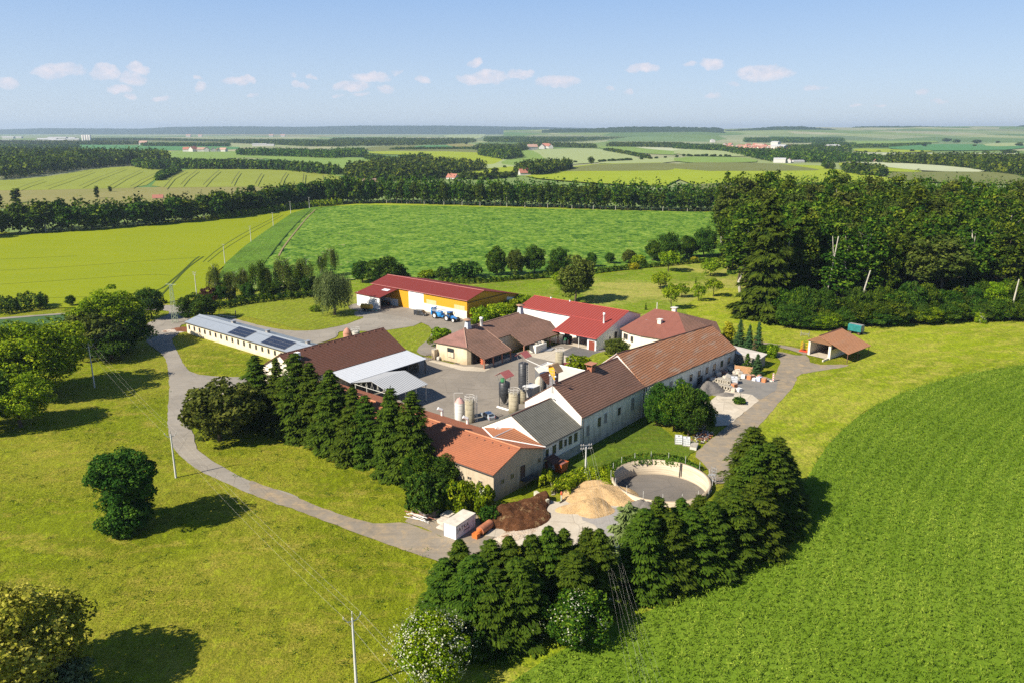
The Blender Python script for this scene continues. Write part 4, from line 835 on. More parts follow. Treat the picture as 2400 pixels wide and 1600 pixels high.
def opening(root, face, c, s, z, w, h, frame=DKFR, pane=GLASS, kind='window', lab=None, fw=0.09, sill=True, d=0.0):
    """window or door on a wall: face 'SE' (b=c), 'NW', 'SW' (a=c) or 'NE'; s along the wall, z its foot"""
    sg = 1 if face in ('SE', 'NE') else -1
    T = (lambda x, y, zz: W(x, c + sg * y, zz)) if face in ('SE', 'NW') else (lambda x, y, zz: W(c + sg * y, x, zz))
    m = MB(); x0, x1 = s - w / 2, s + w / 2
    m.box(x0 - fw, x0, -.02, .07 + d, z - fw, z + h + fw, T=T); m.box(x1, x1 + fw, -.02, .07 + d, z - fw, z + h + fw, T=T)
    m.box(x0, x1, -.02, .067 + d, z + h, z + h + fw, T=T)
    if kind == 'window': m.box(x0, x1, -.02, .067 + d, z - fw, z, T=T); m.box(s - .03, s + .03, -.01, .05 + d, z, z + h, T=T)
    o = m.build(kind, frame, root)
    p = MB(); p.box(x0, x1, -.02, .035 + d, z, z + h, T=T); p.build('pane' if kind == 'window' else 'leaf', pane, o)
    if sill and kind == 'window': p = MB(); p.box(x0 - .12, x1 + .12, 0, .14 + d, z - fw - .07, z - fw - .005, T=T); p.build('sill', CONCM, o)
    if lab: o['label'] = lab
    return o
# --- long low barn with solar panels (ridge runs along b)
r, wa, ro = gable('long_barn', 'long low cream barn with pale metal roof carrying solar panels', 118.3, 127.8, -228.2, -168.5, 3.75, 5.0, 'b', M_PALE, LOWP, 0.45, 0.3, cap=M_PALE)
nw = 18
for i in range(nw): opening(r, 'SW', 118.3, -226.6 + i * 3.05, 1.7, 0.75, 1.15)
def onroofB1(b, f, dz): return W(117.85 + 5.2 * f, b, 3.63 + 1.37 * f + 0.19 + dz)
for (b0_, b1_, n_) in ((-204.8, -195.6, 8), (-187.7, -176.4, 10)):
    m = MB(); fr = MB()
    for i in range(n_):
        for j in range(3):
            q = [(b0_ + (b1_ - b0_) * i / n_ + .08, .08 + j * .27 + .012), (b0_ + (b1_ - b0_) * (i + 1) / n_ - .08, .08 + j * .27 + .008), (b0_ + (b1_ - b0_) * (i + 1) / n_ - .08, .08 + (j + 1) * .27 - .012), (b0_ + (b1_ - b0_) * i / n_ + .08, .08 + (j + 1) * .27 - .012)]
            m.slab([onroofB1(b, f, .16) for b, f in q], .05)
    fr.slab([onroofB1(b0_, .08, .1), onroofB1(b1_, .08, .1), onroofB1(b1_, .89, .1), onroofB1(b0_, .89, .1)], .04)
    o = m.build('solar_array', plain('solar_cell', (0.02, 0.025, 0.045), 0.15, 0.7), ro); fr.build('array_frame', METAL, o)
for b in (-210.5, -192.5, -173.5):
    m = MB(); m.fbox(123.6, 124.6, b - .5, b + .5, 4.6, 5.7); o = m.build('chimney', plain('grey_render', (0.34, 0.32, 0.3), 0.9), ro); m = MB(); m.fbox(123.4, 124.8, b - .7, b + .7, 5.72, 5.82); m.build('cap', METAL, o)
# --- brown roofed barn and its two metal roofs
r, wa, ro = gable('brown_barn', 'big barn under a steep dark brown tiled roof above the spruces', 103, 135.8, -163.2, -147.8, 5.6, 9.8, 'a', T_BROWN2, CREAM, 0.9, 0.4)
m = MB(); m.fbox(105.6, 106.8, -153.6, -152.5, 8.2, 10.2); m.build('chimney', WHITEP, ro)
for i in range(14): m = MB(); m.lathe(W(105 + i * 2.3, -155.0, 9.75), [(0.16, 0), (0.16, .22), (0, .25)], 6); m.build('roof_vent', RIDGE, ro)
r = broot('lean_to', 'shallow white metal lean-to roof along the brown barn', 123.5, -143.4, 'lean-to')
m = MB(); m.slab([W(110.9, -147.2, 5.22), W(136.4, -147.2, 5.22), W(136.4, -139.3, 4.15), W(110.9, -139.3, 4.15)], .12); m.build('roof', M_WHITE, r)
for a in (112.5, 118, 124, 130, 136): m = MB(); m.fbox(a, a + .2, -139.8, -139.6, 0, 4.1); m.build('post', STEELD, r)
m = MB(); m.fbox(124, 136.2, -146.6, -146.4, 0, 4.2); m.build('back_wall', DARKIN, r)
m = MB(); m.fbox(136.0, 136.2, -146.4, -142, 0, 2.6); m.build('side_wall', CONCM, r)
r = broot('open_canopy', 'open canopy with grey corrugated gable roof on white trusses', 116, -131.5, 'canopy')
m = MB(); zc, zrd = 4.35, 6.1
m.slab([W(110.9, -131.8, zrd), W(121.6, -131.8, zrd), W(121.6, -138.6, zc), W(110.9, -138.6, zc)], .08); m.slab([W(110.9, -131.8, zrd), W(121.6, -131.8, zrd), W(121.6, -124, zc - .1), W(110.9, -124, zc - .1)], .08)
m.build('roof', M_ZINC, r)
for a in (111.3, 114.7, 118.1, 121.3):
    m = MB(); m.bar(W(a, -138.3, 3.9), W(a, -124.3, 3.9), .07); m.bar(W(a, -138.3, 4.1), W(a, -131.8, 5.85), .06); m.bar(W(a, -131.8, 5.85), W(a, -124.3, 4.1), .06)
    for k in range(13):
        b = -137.5 + k; z1 = 4.2 + (1.65) * (1 - abs(b + 131.8) / 6.8); m.bar(W(a, b, 3.9), W(a, b + (.5 if k % 2 else -.5), z1 - .1), .035)
    m.build('truss', PURL, r)
    for b in (-138, -124.5): m = MB(); m.bar(W(a, b, 0), W(a, b, 4.1), .1); m.build('post', PURL, r)
# --- long orange roofed building running down to the front corner
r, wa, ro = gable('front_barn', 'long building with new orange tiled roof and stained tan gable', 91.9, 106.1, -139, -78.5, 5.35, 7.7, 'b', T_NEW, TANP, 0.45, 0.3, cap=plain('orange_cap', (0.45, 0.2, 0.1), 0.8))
for i in range(13): opening(r, 'SW', 91.9, -81.5 - i * 2.55, 2.7, 0.85, 0.5, TANP, GLASS, sill=False)
opening(r, 'SE', -78.5, 94.3, 2.7, .8, .8, TANP, sill=False); opening(r, 'SE', -78.5, 97.0, 2.7, .8, .8, TANP, sill=False)
opening(r, 'SE', -78.5, 104.9, 3.0, .7, .8, TANP, sill=False); opening(r, 'SE', -78.5, 100.0, 1.7, 1.1, 2.3, DKFR, plain('rusty_brown', (0.11, 0.06, 0.04), 0.8), 'door', lab='dark raised loading door in the tan gable')
m = MB(); m.fbox(99.2, 102.6, -78.45, -77.0, 1.45, 1.57)
for a in (99.3, 102.5): m.bar(W(a, -77.1, 0), W(a, -77.1, 2.7), .04)
for z in (1.9, 2.3, 2.7): m.bar(W(99.3, -77.1, z), W(102.5, -77.1, z), .03)
for k in range(4): m.bar(W(102.5, -78.4 + k * .4, 1.5), W(102.5, -78.4 + k * .4, 2.7), .02)
m.build('landing', STEELD, r)
m = MB()
A_, B_, C_, D_ = W(100.4, -85.8, 7.42), W(106.45, -85.8, 7.5), W(106.45, -93.6, 5.6), W(106.45, -78.2, 5.6)
m.slab([A_, B_, C_], .1); m.slab([A_, B_, D_], .1); cr = m.build('cross_roof', tiles('cross_tiles', (0.36, 0.14, 0.07), (0.42, 0.18, 0.09), 0.5, 0.05, 0, 0.45), r)
m = MB(); m.bar(A_, C_, .16); m.bar(A_, D_, .13); m.bar(A_ + np.array([0, 0, .05]), B_, .1); m.build('flashing', plain('white_flashing', (0.72, 0.7, 0.68), 0.4), r)
for i in range(12): m = MB(); m.lathe(W(98.1, -80.2 - i * 1.9, 7.5), [(0.14, 0), (0.14, .25), (0, .3)], 6); m.build('roof_vent', RIDGE, ro)
for (a, b) in ((106.2, -104.5), (105.9, -97.2), (105.8, -88.6)):
    m = MB(); m.bar(W(a, b, 5.2), W(a, b, 6.9), .28, n=10, smooth=True); m.bar(W(a, b, 6.7), W(a - .7, b - .5, 7.2), .34, n=10); m.build('vent_pipe', plain('white_plastic', (0.75, 0.72, 0.68), 0.5), r)
# --- the long stepped building along the shaded side
def sewall(r, c, items, z0=0):
    for (a, z, w_, h_, k) in items:
        if k == 'b': opening(r, 'SE', c, a, z, w_, h_, OLDP, plain('bricked_grey', (0.22, 0.2, 0.19), 0.95), lab='blocked up window')
        else: opening(r, 'SE', c, a, z, w_, h_, FRAMEW if k == 'w' else DKFR)
r, wa, ro = gable('grey_roof_house', 'white house with grey corrugated roof and cream gable', 106.6, 119.2, -94, -79, 5.5, 9.6, 'a', M_ASB, plaster('cream_white', (0.86, 0.79, 0.70), (0.35, 0.28, 0.2), 0.25, 0.8), 0.3, 0.05)
sewall(r, -79, [(108.0, 3.0, .8, 1.3, 'd'), (110.3, 2.9, .9, 1.5, 'd'), (112.4, 3.2, .9, 1.5, 'd'), (114.0, 3.3, .55, 1.1, 'd'), (115.6, 3.1, .85, 1.5, 'd'), (117.5, 3.1, .9, 1.5, 'd')])
m = MB(); m.fbox(106.7, 119.1, -79.05, -78.8, -.3, 1.9); m.build('plinth', CONCM, r)
opening(r, 'SE', -78.8, 107.6, 0, .9, 2.0, DKFR, plain('maroon_paint', (0.16, 0.04, 0.03), 0.6), 'door')
m = MB(); m.slab([W(107, -78.75, 3.0), W(109.8, -78.75, 3.0), W(109.8, -76.7, 2.3), W(107, -76.7, 2.3)], .12); m.build('porch_roof', T_BROWN2, r)
m = MB(); m.fbox(109.3, 111, -78.7, -77.2, 0, 1.6); m.build('porch_wall', WHITEP, r)
m = MB(); m.bar(W(106.6, -78.65, 0), W(106.6, -78.65, 5.3), .07); m.build('downpipe', STEELD, r)
m = MB(); m.slab([W(115.2, -81.6, 6.52), W(115.4, -81.6, 6.52), W(115.4, -80.1, 5.97), W(115.2, -80.1, 5.97)], .03); m.build('light_strip', plain('clear_sheet', (0.5, 0.48, 0.44), 0.3), ro)
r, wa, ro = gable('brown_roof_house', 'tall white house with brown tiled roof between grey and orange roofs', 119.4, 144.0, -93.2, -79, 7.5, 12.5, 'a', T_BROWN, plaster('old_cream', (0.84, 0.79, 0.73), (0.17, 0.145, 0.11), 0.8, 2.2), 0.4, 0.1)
sewall(r, -79, [(121.8, 2.9, .9, 2.0, 'b'), (126.0, 3.6, .9, 1.7, 'd'), (128.4, 3.6, 1.0, 2.0, 'b'), (133.8, 3.8, .85, 1.4, 'd'), (139.3, 3.3, 1.2, 2.6, 'b')])
m = MB(); m.bar(W(119.6, -78.6, 0), W(119.6, -78.6, 7.2), .08); m.build('downpipe', STEELD, r)
m = MB(); m.bar(W(143.6, -78.6, 0), W(143.6, -78.6, 7.2), .08); m.build('downpipe', STEELD, r)
m = MB(); m.fbox(132.5, 133.9, -86.6, -85.4, 11.8, 13.1, 0); o = m.build('chimney', plain('brick_red', (0.36, 0.13, 0.07), 0.9), ro)
m = MB(); m.fbox(132.1, 134.3, -87.0, -85.0, 13.8, 13.95)
for a in (132.4, 133.9):
    for b in (-86.7, -85.4): m.fbox(a, a + .12, b, b + .12, 13.1, 13.8)
m.build('cap', plain('old_tile_red', (0.35, 0.15, 0.09), 0.9), o)
m = MB(); m.bar(W(119.4, -86.1, 12.6), W(119.4, -86.1, 15.8), .05); m.bar(W(119.2, -86.1, 11), W(119.2, -86.1, 14), .07)
for z in (13.0, 13.7, 14.4, 15.1, 15.7): m.bar(W(119.4, -86.8, z), W(119.4, -85.4, z), .035)
for b in (-86.8, -85.4): m.lathe(W(119.4, b, 14.5), [(0, -.3), (.28, -.1), (.28, .1), (0, .3)], 8)
m.build('antenna_mast', METAL, r)
m = MB()
for b in (-86.5, -85.6): m.bar(W(119.1, b, 9.9), W(119.1, b, 12.2), .03); m.lathe(W(119.0, b, 9.9), [(0, -.25), (.25, 0), (0, .2)], 8)
m.build('floodlight', METAL, r)
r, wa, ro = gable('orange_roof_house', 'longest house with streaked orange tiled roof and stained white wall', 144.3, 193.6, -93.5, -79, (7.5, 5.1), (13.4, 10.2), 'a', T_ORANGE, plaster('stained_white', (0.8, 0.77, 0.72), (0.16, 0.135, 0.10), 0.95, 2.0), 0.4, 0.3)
for a, k in ((148.5, 'b'), (152.5, 'b'), (157, 'b'), (162, 'b'), (167.5, 'd'), (172, 'd'), (176.5, 'd'), (181, 'd'), (185.5, 'd'), (190, 'd')):
    z = 3.6 - (a - 144) * .038; opening(r, 'SE', -79, a, z, 1.3, 1.5 if k == 'd' else 2.0, DKFR if k == 'd' else OLDP, GLASS if k == 'd' else plain('bricked_grey', (0.22, 0.2, 0.19), 0.95))
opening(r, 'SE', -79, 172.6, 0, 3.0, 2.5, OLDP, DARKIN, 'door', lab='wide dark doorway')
for a in (144.6, 193.2): m = MB(); m.bar(W(a, -78.6, 0), W(a, -78.6, 7 if a < 150 else 4.8), .08); m.build('downpipe', STEELD, r)
m = MB(); m.slab([W(144.0, -86.2, 13.75), W(144.35, -86.2, 13.75), W(144.35, -94, 7.45), W(144.0, -94, 7.45)], .2); m.build('verge_board', FRAMEW, r)
# --- long mossy piggery with notch and skirt roof
r = broot('mossy_roof_barn', 'long low cream barn with hipped mossy tile roof and courtyard notch', 166, -139, 'farm building')
m = MB()
cc = [W(*q) for q in [(147.8, -147), (148.3, -137.2), (148.6, -136.2), (149.6, -135.6), (185, -135.4), (185, -147)]]
m.add([np.array([p[0], p[1], -.3]) for p in cc] + [np.array([p[0], p[1], 5.1]) for p in cc], [[i, (i + 1) % 6, (i + 1) % 6 + 6, i + 6] for i in range(6)]); m.build('wall', PIGP, r)
def pz_(b): return 8.4 + .451 * (-141.9 - b)
S1 = [(153.8, -141.9), (179, -141.9), (185.6, -135.1), (183.2, -129.7), (166, -129.7), (166, -134.9), (160.2, -134.9), (160.2, -129.7), (148.3, -129.7), (147.6, -135.2)]
m = MB()
def rf(poly, m=m): m.slab([W(a, b, pz_(b) + .1) for a, b in poly], .16)
rf([(153.8, -141.9), (160.2, -141.9), (160.2, -129.7), (148.3, -129.7), (147.6, -135.2)]); rf([(160.2, -141.9), (166, -141.9), (166, -134.9), (160.2, -134.9)]); rf([(166, -141.9), (179, -141.9), (185.6, -135.1), (183.2, -129.7), (166, -129.7)])
ro = m.build('roof', T_OLD, r)
m = MB(); m.slab([W(153.8, -141.9, 8.5), W(147.6, -135.2, pz_(-135.2) + .1), W(147.2, -147.4, 5.1)], .16); m.slab([W(153.8, -141.9, 8.5), W(147.2, -147.4, 5.1), W(186, -147.4, 5.1), W(179, -141.9, 8.5)], .16); m.slab([W(179, -141.9, 8.5), W(186, -147.4, 5.1), W(185.6, -135.1, pz_(-135.1) + .1)], .16)
m.build('hip_roof', tiles('hip_tiles', (0.24, 0.115, 0.10), (0.30, 0.16, 0.13), 0.40, 0.55, gap=0.25), r)
m = MB(); m.bar(W(153.8, -141.9, 8.55), W(179, -141.9, 8.55), .14, n=6); m.bar(W(153.8, -141.9, 8.55), W(147.6, -135.2, pz_(-135.2) + .16), .13, n=6); m.bar(W(160, -139, pz_(-139) + .14), W(160.1, -130, pz_(-130) + .14), .07); m.build('ridge_cap', plain('pale_cap', (0.36, 0.22, 0.16), 0.85), ro)
for a0_, a1_ in ((148.9, 160), (166.2, 182.8)):
    n_ = int((a1_ - a0_) / 3.4)
    for i in range(n_ + 1):
        a = a0_ + (a1_ - a0_) * i / n_; m = MB(); m.fbox(a - .15, a + .15, -130.3, -130.0, 0, 2.75); m.build('post', plain('brick_post', (0.35, 0.16, 0.1), 0.9), r)
m = MB(); m.fbox(149.2, 160, -130.22, -130.08, 0, 1.0); m.build('low_wall', CONCM, r)
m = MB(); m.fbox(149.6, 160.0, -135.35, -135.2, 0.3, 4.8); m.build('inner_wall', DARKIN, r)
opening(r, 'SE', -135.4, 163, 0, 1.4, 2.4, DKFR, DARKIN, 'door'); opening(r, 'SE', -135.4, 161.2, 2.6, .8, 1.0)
opening(r, 'SW', 148.0, -141.7, 1.6, 2.2, 1.4, OLDP, PIGP, sill=False, d=.1)
m = MB(); m.fbox(147.8, 148.0, -142.8, -140.6, 3.0, 4.1); m.build('window', GLASS, r)
def flue(root, a, b, z0, z1, r0, mat, lab=None):
    m = MB(); m.lathe(W(a, b, 0), [(r0, z0), (r0, z1 - .7), (r0 * 1.25, z1 - .65), (r0 * 1.25, z1), (0, z1 + .02)], 14); o = m.build('chimney', mat, root)
    if lab: o['label'] = lab
flue(ro, 160.2, -141.0, 7.6, 10.6, .42, plain('white_flue', (0.75, 0.74, 0.7), 0.5), 'white round flue'); flue(ro, 156.6, -142.8, 7.6, 10.6, .42, plain('white_flue', (0.75, 0.74, 0.7), 0.5), 'white round flue')
for a in (155.3, 179.2):
    m = MB(); q = [(a - .9, -142.6), (a + .9, -142.6), (a + .9, -141.0), (a - .9, -141.0)]; q2 = [(a - .55, -142.3), (a + .55, -142.3), (a + .55, -141.3), (a - .55, -141.3)]
    m.add([W(x, y, 7.6) for x, y in q] + [W(x, y, 10.2) for x, y in q2], [[i, (i + 1) % 4, (i + 1) % 4 + 4, i + 4] for i in range(4)]); o = m.build('chimney', plain('blue_grey_metal', (0.42, 0.46, 0.5), 0.5), ro); o['label'] = 'blue grey flared ventilation shaft'
    m = MB(); m.lathe(W(a, -141.8, 0), [(0, 10.55), (1.3, 10.65), (1.3, 10.75), (0, 10.9)], 12); m.bar(W(a, -141.8, 10.1), W(a, -141.8, 10.6), .3); m.build('cap', plain('rust_cap', (0.3, 0.17, 0.1), 0.8), o)
# --- white building, bright red roof
r = broot('red_roof_hall', 'white plastered hall with bright red ribbed roof and open bay', 194, -134, 'farm building')
m = MB(); zr_, ze1, ze2, zf = 9.0, 6.69, 4.0, 6.75
m.slab([W(199.4, -152, zr_), W(199.4, -115.7, zr_), W(191.1, -115.7, ze1), W(191.1, -131.2, ze1), W(191.1, -152, ze1)], .14); m.slab([W(191.1, -131.2, ze1), W(191.1, -115.7, ze1), W(181.4, -115.7, ze2), W(181.4, -131.2, ze2)], .14); m.slab([W(199.4, -152, zr_), W(199.4, -115.7, zr_), W(207.6, -115.7, zf), W(207.6, -152, zf)], .14)
ro = m.build('roof', M_RED2, r)
m = MB(); m.bar(W(199.4, -152, zr_ + .05), W(199.4, -115.7, zr_ + .05), .12); m.bar(W(191.1, -131, ze1 + .04), W(191.1, -120, ze1 + .04), .06); m.bar(W(181.35, -131.2, ze2), W(181.35, -115.7, ze2), .13); m.bar(W(191.0, -152, ze1), W(191.0, -131.2, ze1), .12); m.bar(W(181.4, -115.65, ze2), W(199.4, -115.65, zr_), .1); m.build('red_flashing', RIDGER, ro)
m = MB(); Q = [W(*q) for q in [(191.4, -151.6), (191.4, -116.1), (207.3, -116.1), (207.3, -151.6)]]
zt = [6.6, 6.6, 6.6, 6.6]
m.add([np.array([p[0], p[1], -.3]) for p in Q] + [np.array([p[0], p[1], 6.55]) for p in Q], [[i, (i + 1) % 4, (i + 1) % 4 + 4, i + 4] for i in range(4)])
m.poly([W(191.4, -116.1, 6.55), W(207.3, -116.1, 6.55), W(199.4, -116.1, 8.85)]); m.poly([W(191.4, -151.6, 6.55), W(199.4, -151.6, 8.85), W(207.3, -151.6, 6.55)])
m.build('wall', WHITEP, r)
m = MB(); m.add([W(182.3, -116.1, -.3), W(191.4, -116.1, -.3), W(191.4, -116.1, 6.5), W(182.3, -116.1, 4.1), W(182.3, -116.4, -.3), W(191.4, -116.4, -.3), W(191.4, -116.4, 6.5), W(182.3, -116.4, 4.1)], [[0, 1, 2, 3], [7, 6, 5, 4], [0, 3, 7, 4], [3, 2, 6, 7]]); m.fbox(182.3, 182.6, -119.3, -116.1, -.3, 4.05); m.fbox(182.6, 191.4, -119.3, -119.1, -.3, 4.2); m.build('side_room', WHITEP, r)
opening(r, 'SW', 182.3, -117.7, 0, 2.0, 2.9, FRAMEW, plain('maroon_door', (0.22, 0.05, 0.03), 0.5), 'door', lab='maroon double door')
opening(r, 'SE', -116.1, 189.6, 1.9, .5, .9); opening(r, 'SE', -116.1, 192.8, 2.0, 1.2, 1.7, DKFR)
for b in (-122.2, -130.6): m = MB(); m.bar(W(182.2, b, 0), W(182.2, b, 4.0), .12, n=8); m.build('post', FRAMEW, r)
flue(ro, 190.5, -118.9, 6.3, 9.6, .3, plain('white_flue', (0.75, 0.74, 0.7), 0.5))
for b in (-145, -137.5): m = MB(); m.lathe(W(199.4, b, 8.9), [(.3, 0), (.3, .5), (0, .55)], 8); m.build('roof_vent', METAL, ro)
# --- maroon roofed house
r = broot('maroon_roof_house', 'white house under a big faded maroon hipped roof', 203, -103, 'house')
m = MB(); a1, a2 = W(205.5, -110.2, 9.5), W(205.5, -102.5, 9.5)
wc, sc_, sk, ec, nc = W(192.4, -114.5, 5), W(189.8, -106.2, 5), W(191, -91, 5), W(208, -89.5, 5), W(219, -104, 5); nw_ = W(218, -117, 5)
m.slab([a1, wc, W(190.6, -110.6, 5), sc_], .14); m.slab([a1, sc_, sk, a2], .14); m.slab([a1, nw_, wc], .14); ro = m.build('roof', M_MAROON, r)
m = MB(); m.slab([a2, sk, ec], .16); m.slab([a2, ec, W(219, -96, 5)], .16); m.slab([a1, a2, W(219, -96, 5), nw_], .16); m.build('rear_roof', T_BROWN, r)
m = MB(); Q = [W(*q) for q in [(193, -114), (191.3, -110.5), (190.4, -106.4), (191.6, -91.6), (208, -90.1), (218, -96), (217, -116.3)]]; n_ = len(Q)
m.add([np.array([p[0], p[1], -.3]) for p in Q] + [np.array([p[0], p[1], 4.95]) for p in Q], [[i, (i + 1) % n_, (i + 1) % n_ + n_, i + n_] for i in range(n_)]); m.build('wall', CREAM, r)
for b in (-112.6, -111.6): opening(r, 'SW', 192.25 if b < -112 else 191.8, b, 2.6, .55, 1.3, d=.1, frame=DKFR)
for b in (-109.4, -107.6): opening(r, 'SW', 191.0, b, 2.5, .6, 1.3, d=.15)
m = MB(); m.fbox(197.5, 198.6, -104.9, -103.8, 6.6, 8.4); o = m.build('chimney', CREAM, ro); m = MB(); m.fbox(197.3, 198.8, -105.1, -103.6, 8.42, 8.55); m.build('cap', FRAMEW, o)
m = MB(); m.fbox(206, 207.2, -104.8, -103.6, 8.8, 10.4); o = m.build('chimney', CREAM, ro); m = MB(); m.fbox(205.7, 207.5, -105.1, -103.3, 10.42, 10.55); m.build('cap', FRAMEW, o)
m = MB(); m.bar(W(205.5, -109.5, 9.4), W(205.5, -109.5, 11.5), .12, n=8); m.build('vent_pipe', FRAMEW, ro); m = MB(); m.fbox(198.5, 199.3, -109.4, -108.6, 7.15, 7.5); m.build('roof_hatch', METAL, ro)
# --- ochre hall with annex
r = broot('ochre_hall', 'big machinery hall with ochre cladding and dark red roof', 198, -194, 'hall')
m = MB(); m.slab([W(194.9, -219, 9.0), W(194.9, -170.2, 9.0), W(186.4, -170.2, 6.85), W(186.4, -219, 6.85)], .12); m.slab([W(194.9, -219, 9.0), W(194.9, -170.2, 9.0), W(215.3, -170.2, 4.5), W(215.3, -219, 4.5)], .12)
ro = m.build('roof', M_RED, r); m = MB(); m.bar(W(194.9, -219, 9.06), W(194.9, -170.2, 9.06), .1); m.bar(W(186.35, -219, 6.8), W(186.35, -170.2, 6.8), .09); m.build('ridge_cap', plain('pink_cap', (0.5, 0.2, 0.18), 0.4), ro)
def wall_SW(c, b0, b1, z0, z1, mat, name='wall', th=.15): m = MB(); m.fbox(c, c + th, b0, b1, z0, z1); return m.build(name, mat, r)
wall_SW(187, -218, -199.2, -.3, 6.8, M_OCHRE); wall_SW(186.9, -199.2, -191.6, -.3, 6.6, M_WCLAD, 'sliding_door'); wall_SW(187, -191.6, -171, 3.1, 6.8, M_OCHRE); wall_SW(186.85, -191.6, -171, -.3, 3.1, CREAM, 'plinth_wall')
for b in (-190, -176.6): wall_SW(186.93, b - .2, b + 4.6, 3.15, 4.6, plain('pale_panel', (0.55, 0.45, 0.24), 0.5), 'light_panel', .1)
m = MB(); m.add([W(187, -171, 3.1 - 3.3), W(208.2, -171, -.3), W(208.2, -171, 5.9), W(194.9, -171, 8.85), W(187, -171, 6.8)], [[0, 1, 2, 3, 4]]); m.build('gable_wall', M_OCHRE, r)
m = MB(); m.fbox(187.3, 198, -170.97, -170.85, 0, 5.8); o = m.build('sliding_door', M_OCHRE, r); m = MB(); m.fbox(198.1, 208.1, -170.97, -170.85, 0, 5.7); m.build('sliding_door', M_OCHRE, r)
m = MB(); m.fbox(187.2, 208.1, -170.98, -170.75, 5.85, 6.0); m.build('door_rail', STEELD, r)
m = MB(); m.add([W(208.25, -171, -.3), W(214.7, -171, -.3), W(214.7, -171, 3.3), W(208.25, -171, 4.6)], [[0, 1, 2, 3]]); m.build('white_wall', WHITEP, r)
m = MB(); m.add([W(208.25, -171, 4.6), W(214.7, -171, 3.3), W(214.7, -171, 4.5), W(208.25, -171, 5.9)], [[0, 1, 2, 3]]); m.build('upper_wall', M_OCHRE, r)
m = MB(); m.fbox(214.6, 214.75, -218, -171, -.3, 4.4); m.fbox(187, 214.7, -218.1, -217.95, -.3, 4.4); m.build('rear_wall', M_OCHRE, r)
r = broot('red_roof_annex', 'white walled annex with lower red roof and skylight beside the ochre hall', 182.5, -211, 'annex')
m = MB(); m.slab([W(186.9, -218, 6.6), W(186.9, -204.4, 6.6), W(177.8, -204.4, 4.75), W(177.8, -218, 4.75)], .12); ro = m.build('roof', M_RED, r)
m = MB(); m.slab([W(184.9, -209.6, 6.34), W(184.9, -206.4, 6.34), W(183.3, -206.4, 6.02), W(183.3, -209.6, 6.02)], .04); m.build('skylight', plain('frosted', (0.66, 0.68, 0.7), 0.3), ro)
m = MB(); m.fbox(178.3, 178.5, -217.5, -205, -.3, 4.7); m.fbox(178.5, 186.9, -217.5, -217.3, -.3, 5.0); m.build('wall', WHITEP, r); m = MB(); m.fbox(186.8, 186.95, -217.3, -204.9, 0, 2.5); m.build('inner_wall', WHITEP, r); m = MB(); m.fbox(178.3, 178.6, -205.3, -205, 0, 4.7); m.build('post', FRAMEW, r)
# --- open shed at the right
so_ = W(217.9, -67.3); ux = W(.985, .17); vx = W(-.17, .985)
def SHp(u, v, z=0.0): return so_ + ux * u + vx * v + np.array([0, 0, z])
r = empty('open_shed', SHp(6, 5), FA - R(10), 'open fronted garage shed with orange tiled roof sweeping low to posts', 'shed')
m = MB(); zt_ = 6.2; ze_ = 4.3
m.slab([SHp(-.5, 3.1, zt_), SHp(13, 3.1, zt_), SHp(13, 12.1, 2.85), SHp(-.5, 12.1, 2.85)], .14); m.slab([SHp(-.5, 3.1, zt_), SHp(13, 3.1, zt_), SHp(13, -.5, ze_ - .1), SHp(-.5, -.5, ze_ - .1)], .14); ro = m.build('roof', T_SHED, r)
m = MB(); m.bar(SHp(-.5, 3.1, zt_ + .05), SHp(13, 3.1, zt_ + .05), .12); m.build('ridge_cap', RIDGE, ro)
m = MB(); m.slab([SHp(-.35, -.3, 4.25), SHp(-.35, 3.1, 5.95), SHp(-.35, 6.9, 4.45), SHp(-.35, 6.9, 4.05)], .08, nrm=ux); m.build('gable_board', M_WOOD, r)
def shb(u0, u1, v0, v1, z0, z1): return MB().box(u0, u1, v0, v1, z0, z1, T=lambda x, y, z: SHp(x, y, z))
shb(0, .5, 0, .6, 0, 4.1).build('pillar', CREAM, r); shb(0, .5, 6.0, 6.7, 0, 4.2).build('pillar', CREAM, r); shb(.5, 12.5, 0, .2, 0, 4.1).build('side_wall', CREAM, r); shb(.5, 12.5, 6.3, 6.5, 0, 2.6).build('middle_wall', CREAM, r); shb(12.3, 12.5, 0.2, 6.3, 0, 4.1).build('back_wall', CREAM, r)
for u in (-.2, 6, 12.6): shb(u, u + .15, 11.6, 11.75, 0, 2.8).build('post', plain('brown_post', (0.14, 0.07, 0.05), 0.7), r)
shb(-3.4, 0, 6.2, 6.5, 0, .5).build('ramp_kerb', CREAM, r)
tag(sheet('slab', [SHp(-.6, .6), SHp(12.4, .2), SHp(12.4, 6.2), SHp(-.6, 6)], .19, CONC), kind='structure')
# --- grey board shed
r = broot('board_shed', 'grey plank shed with flat pale roof behind the rubble yard', 198.5, -79, 'shed')
q = [(197.6, -85.2), (194.9, -72.8), (200.2, -72.9), (202.6, -84.8)]; m = MB(); Q = [W(*p) for p in q]
m.add([np.array([p[0], p[1], -.2]) for p in Q] + [np.array([p[0], p[1], 2.9]) for p in Q], [[i, (i + 1) % 4, (i + 1) % 4 + 4, i + 4] for i in range(4)]); m.build('wall', M_GREYB, r)
m = MB(); c_ = sum(Q) / 4; m.slab([c_ + (p - c_) * 1.07 + np.array([0, 0, 3.05 + (.25 if i > 1 else 0)]) for i, p in enumerate(Q)], .14); m.build('roof', plain('felt_roof', (0.46, 0.42, 0.37), 0.9, var=0.25, sc_=.5), r)
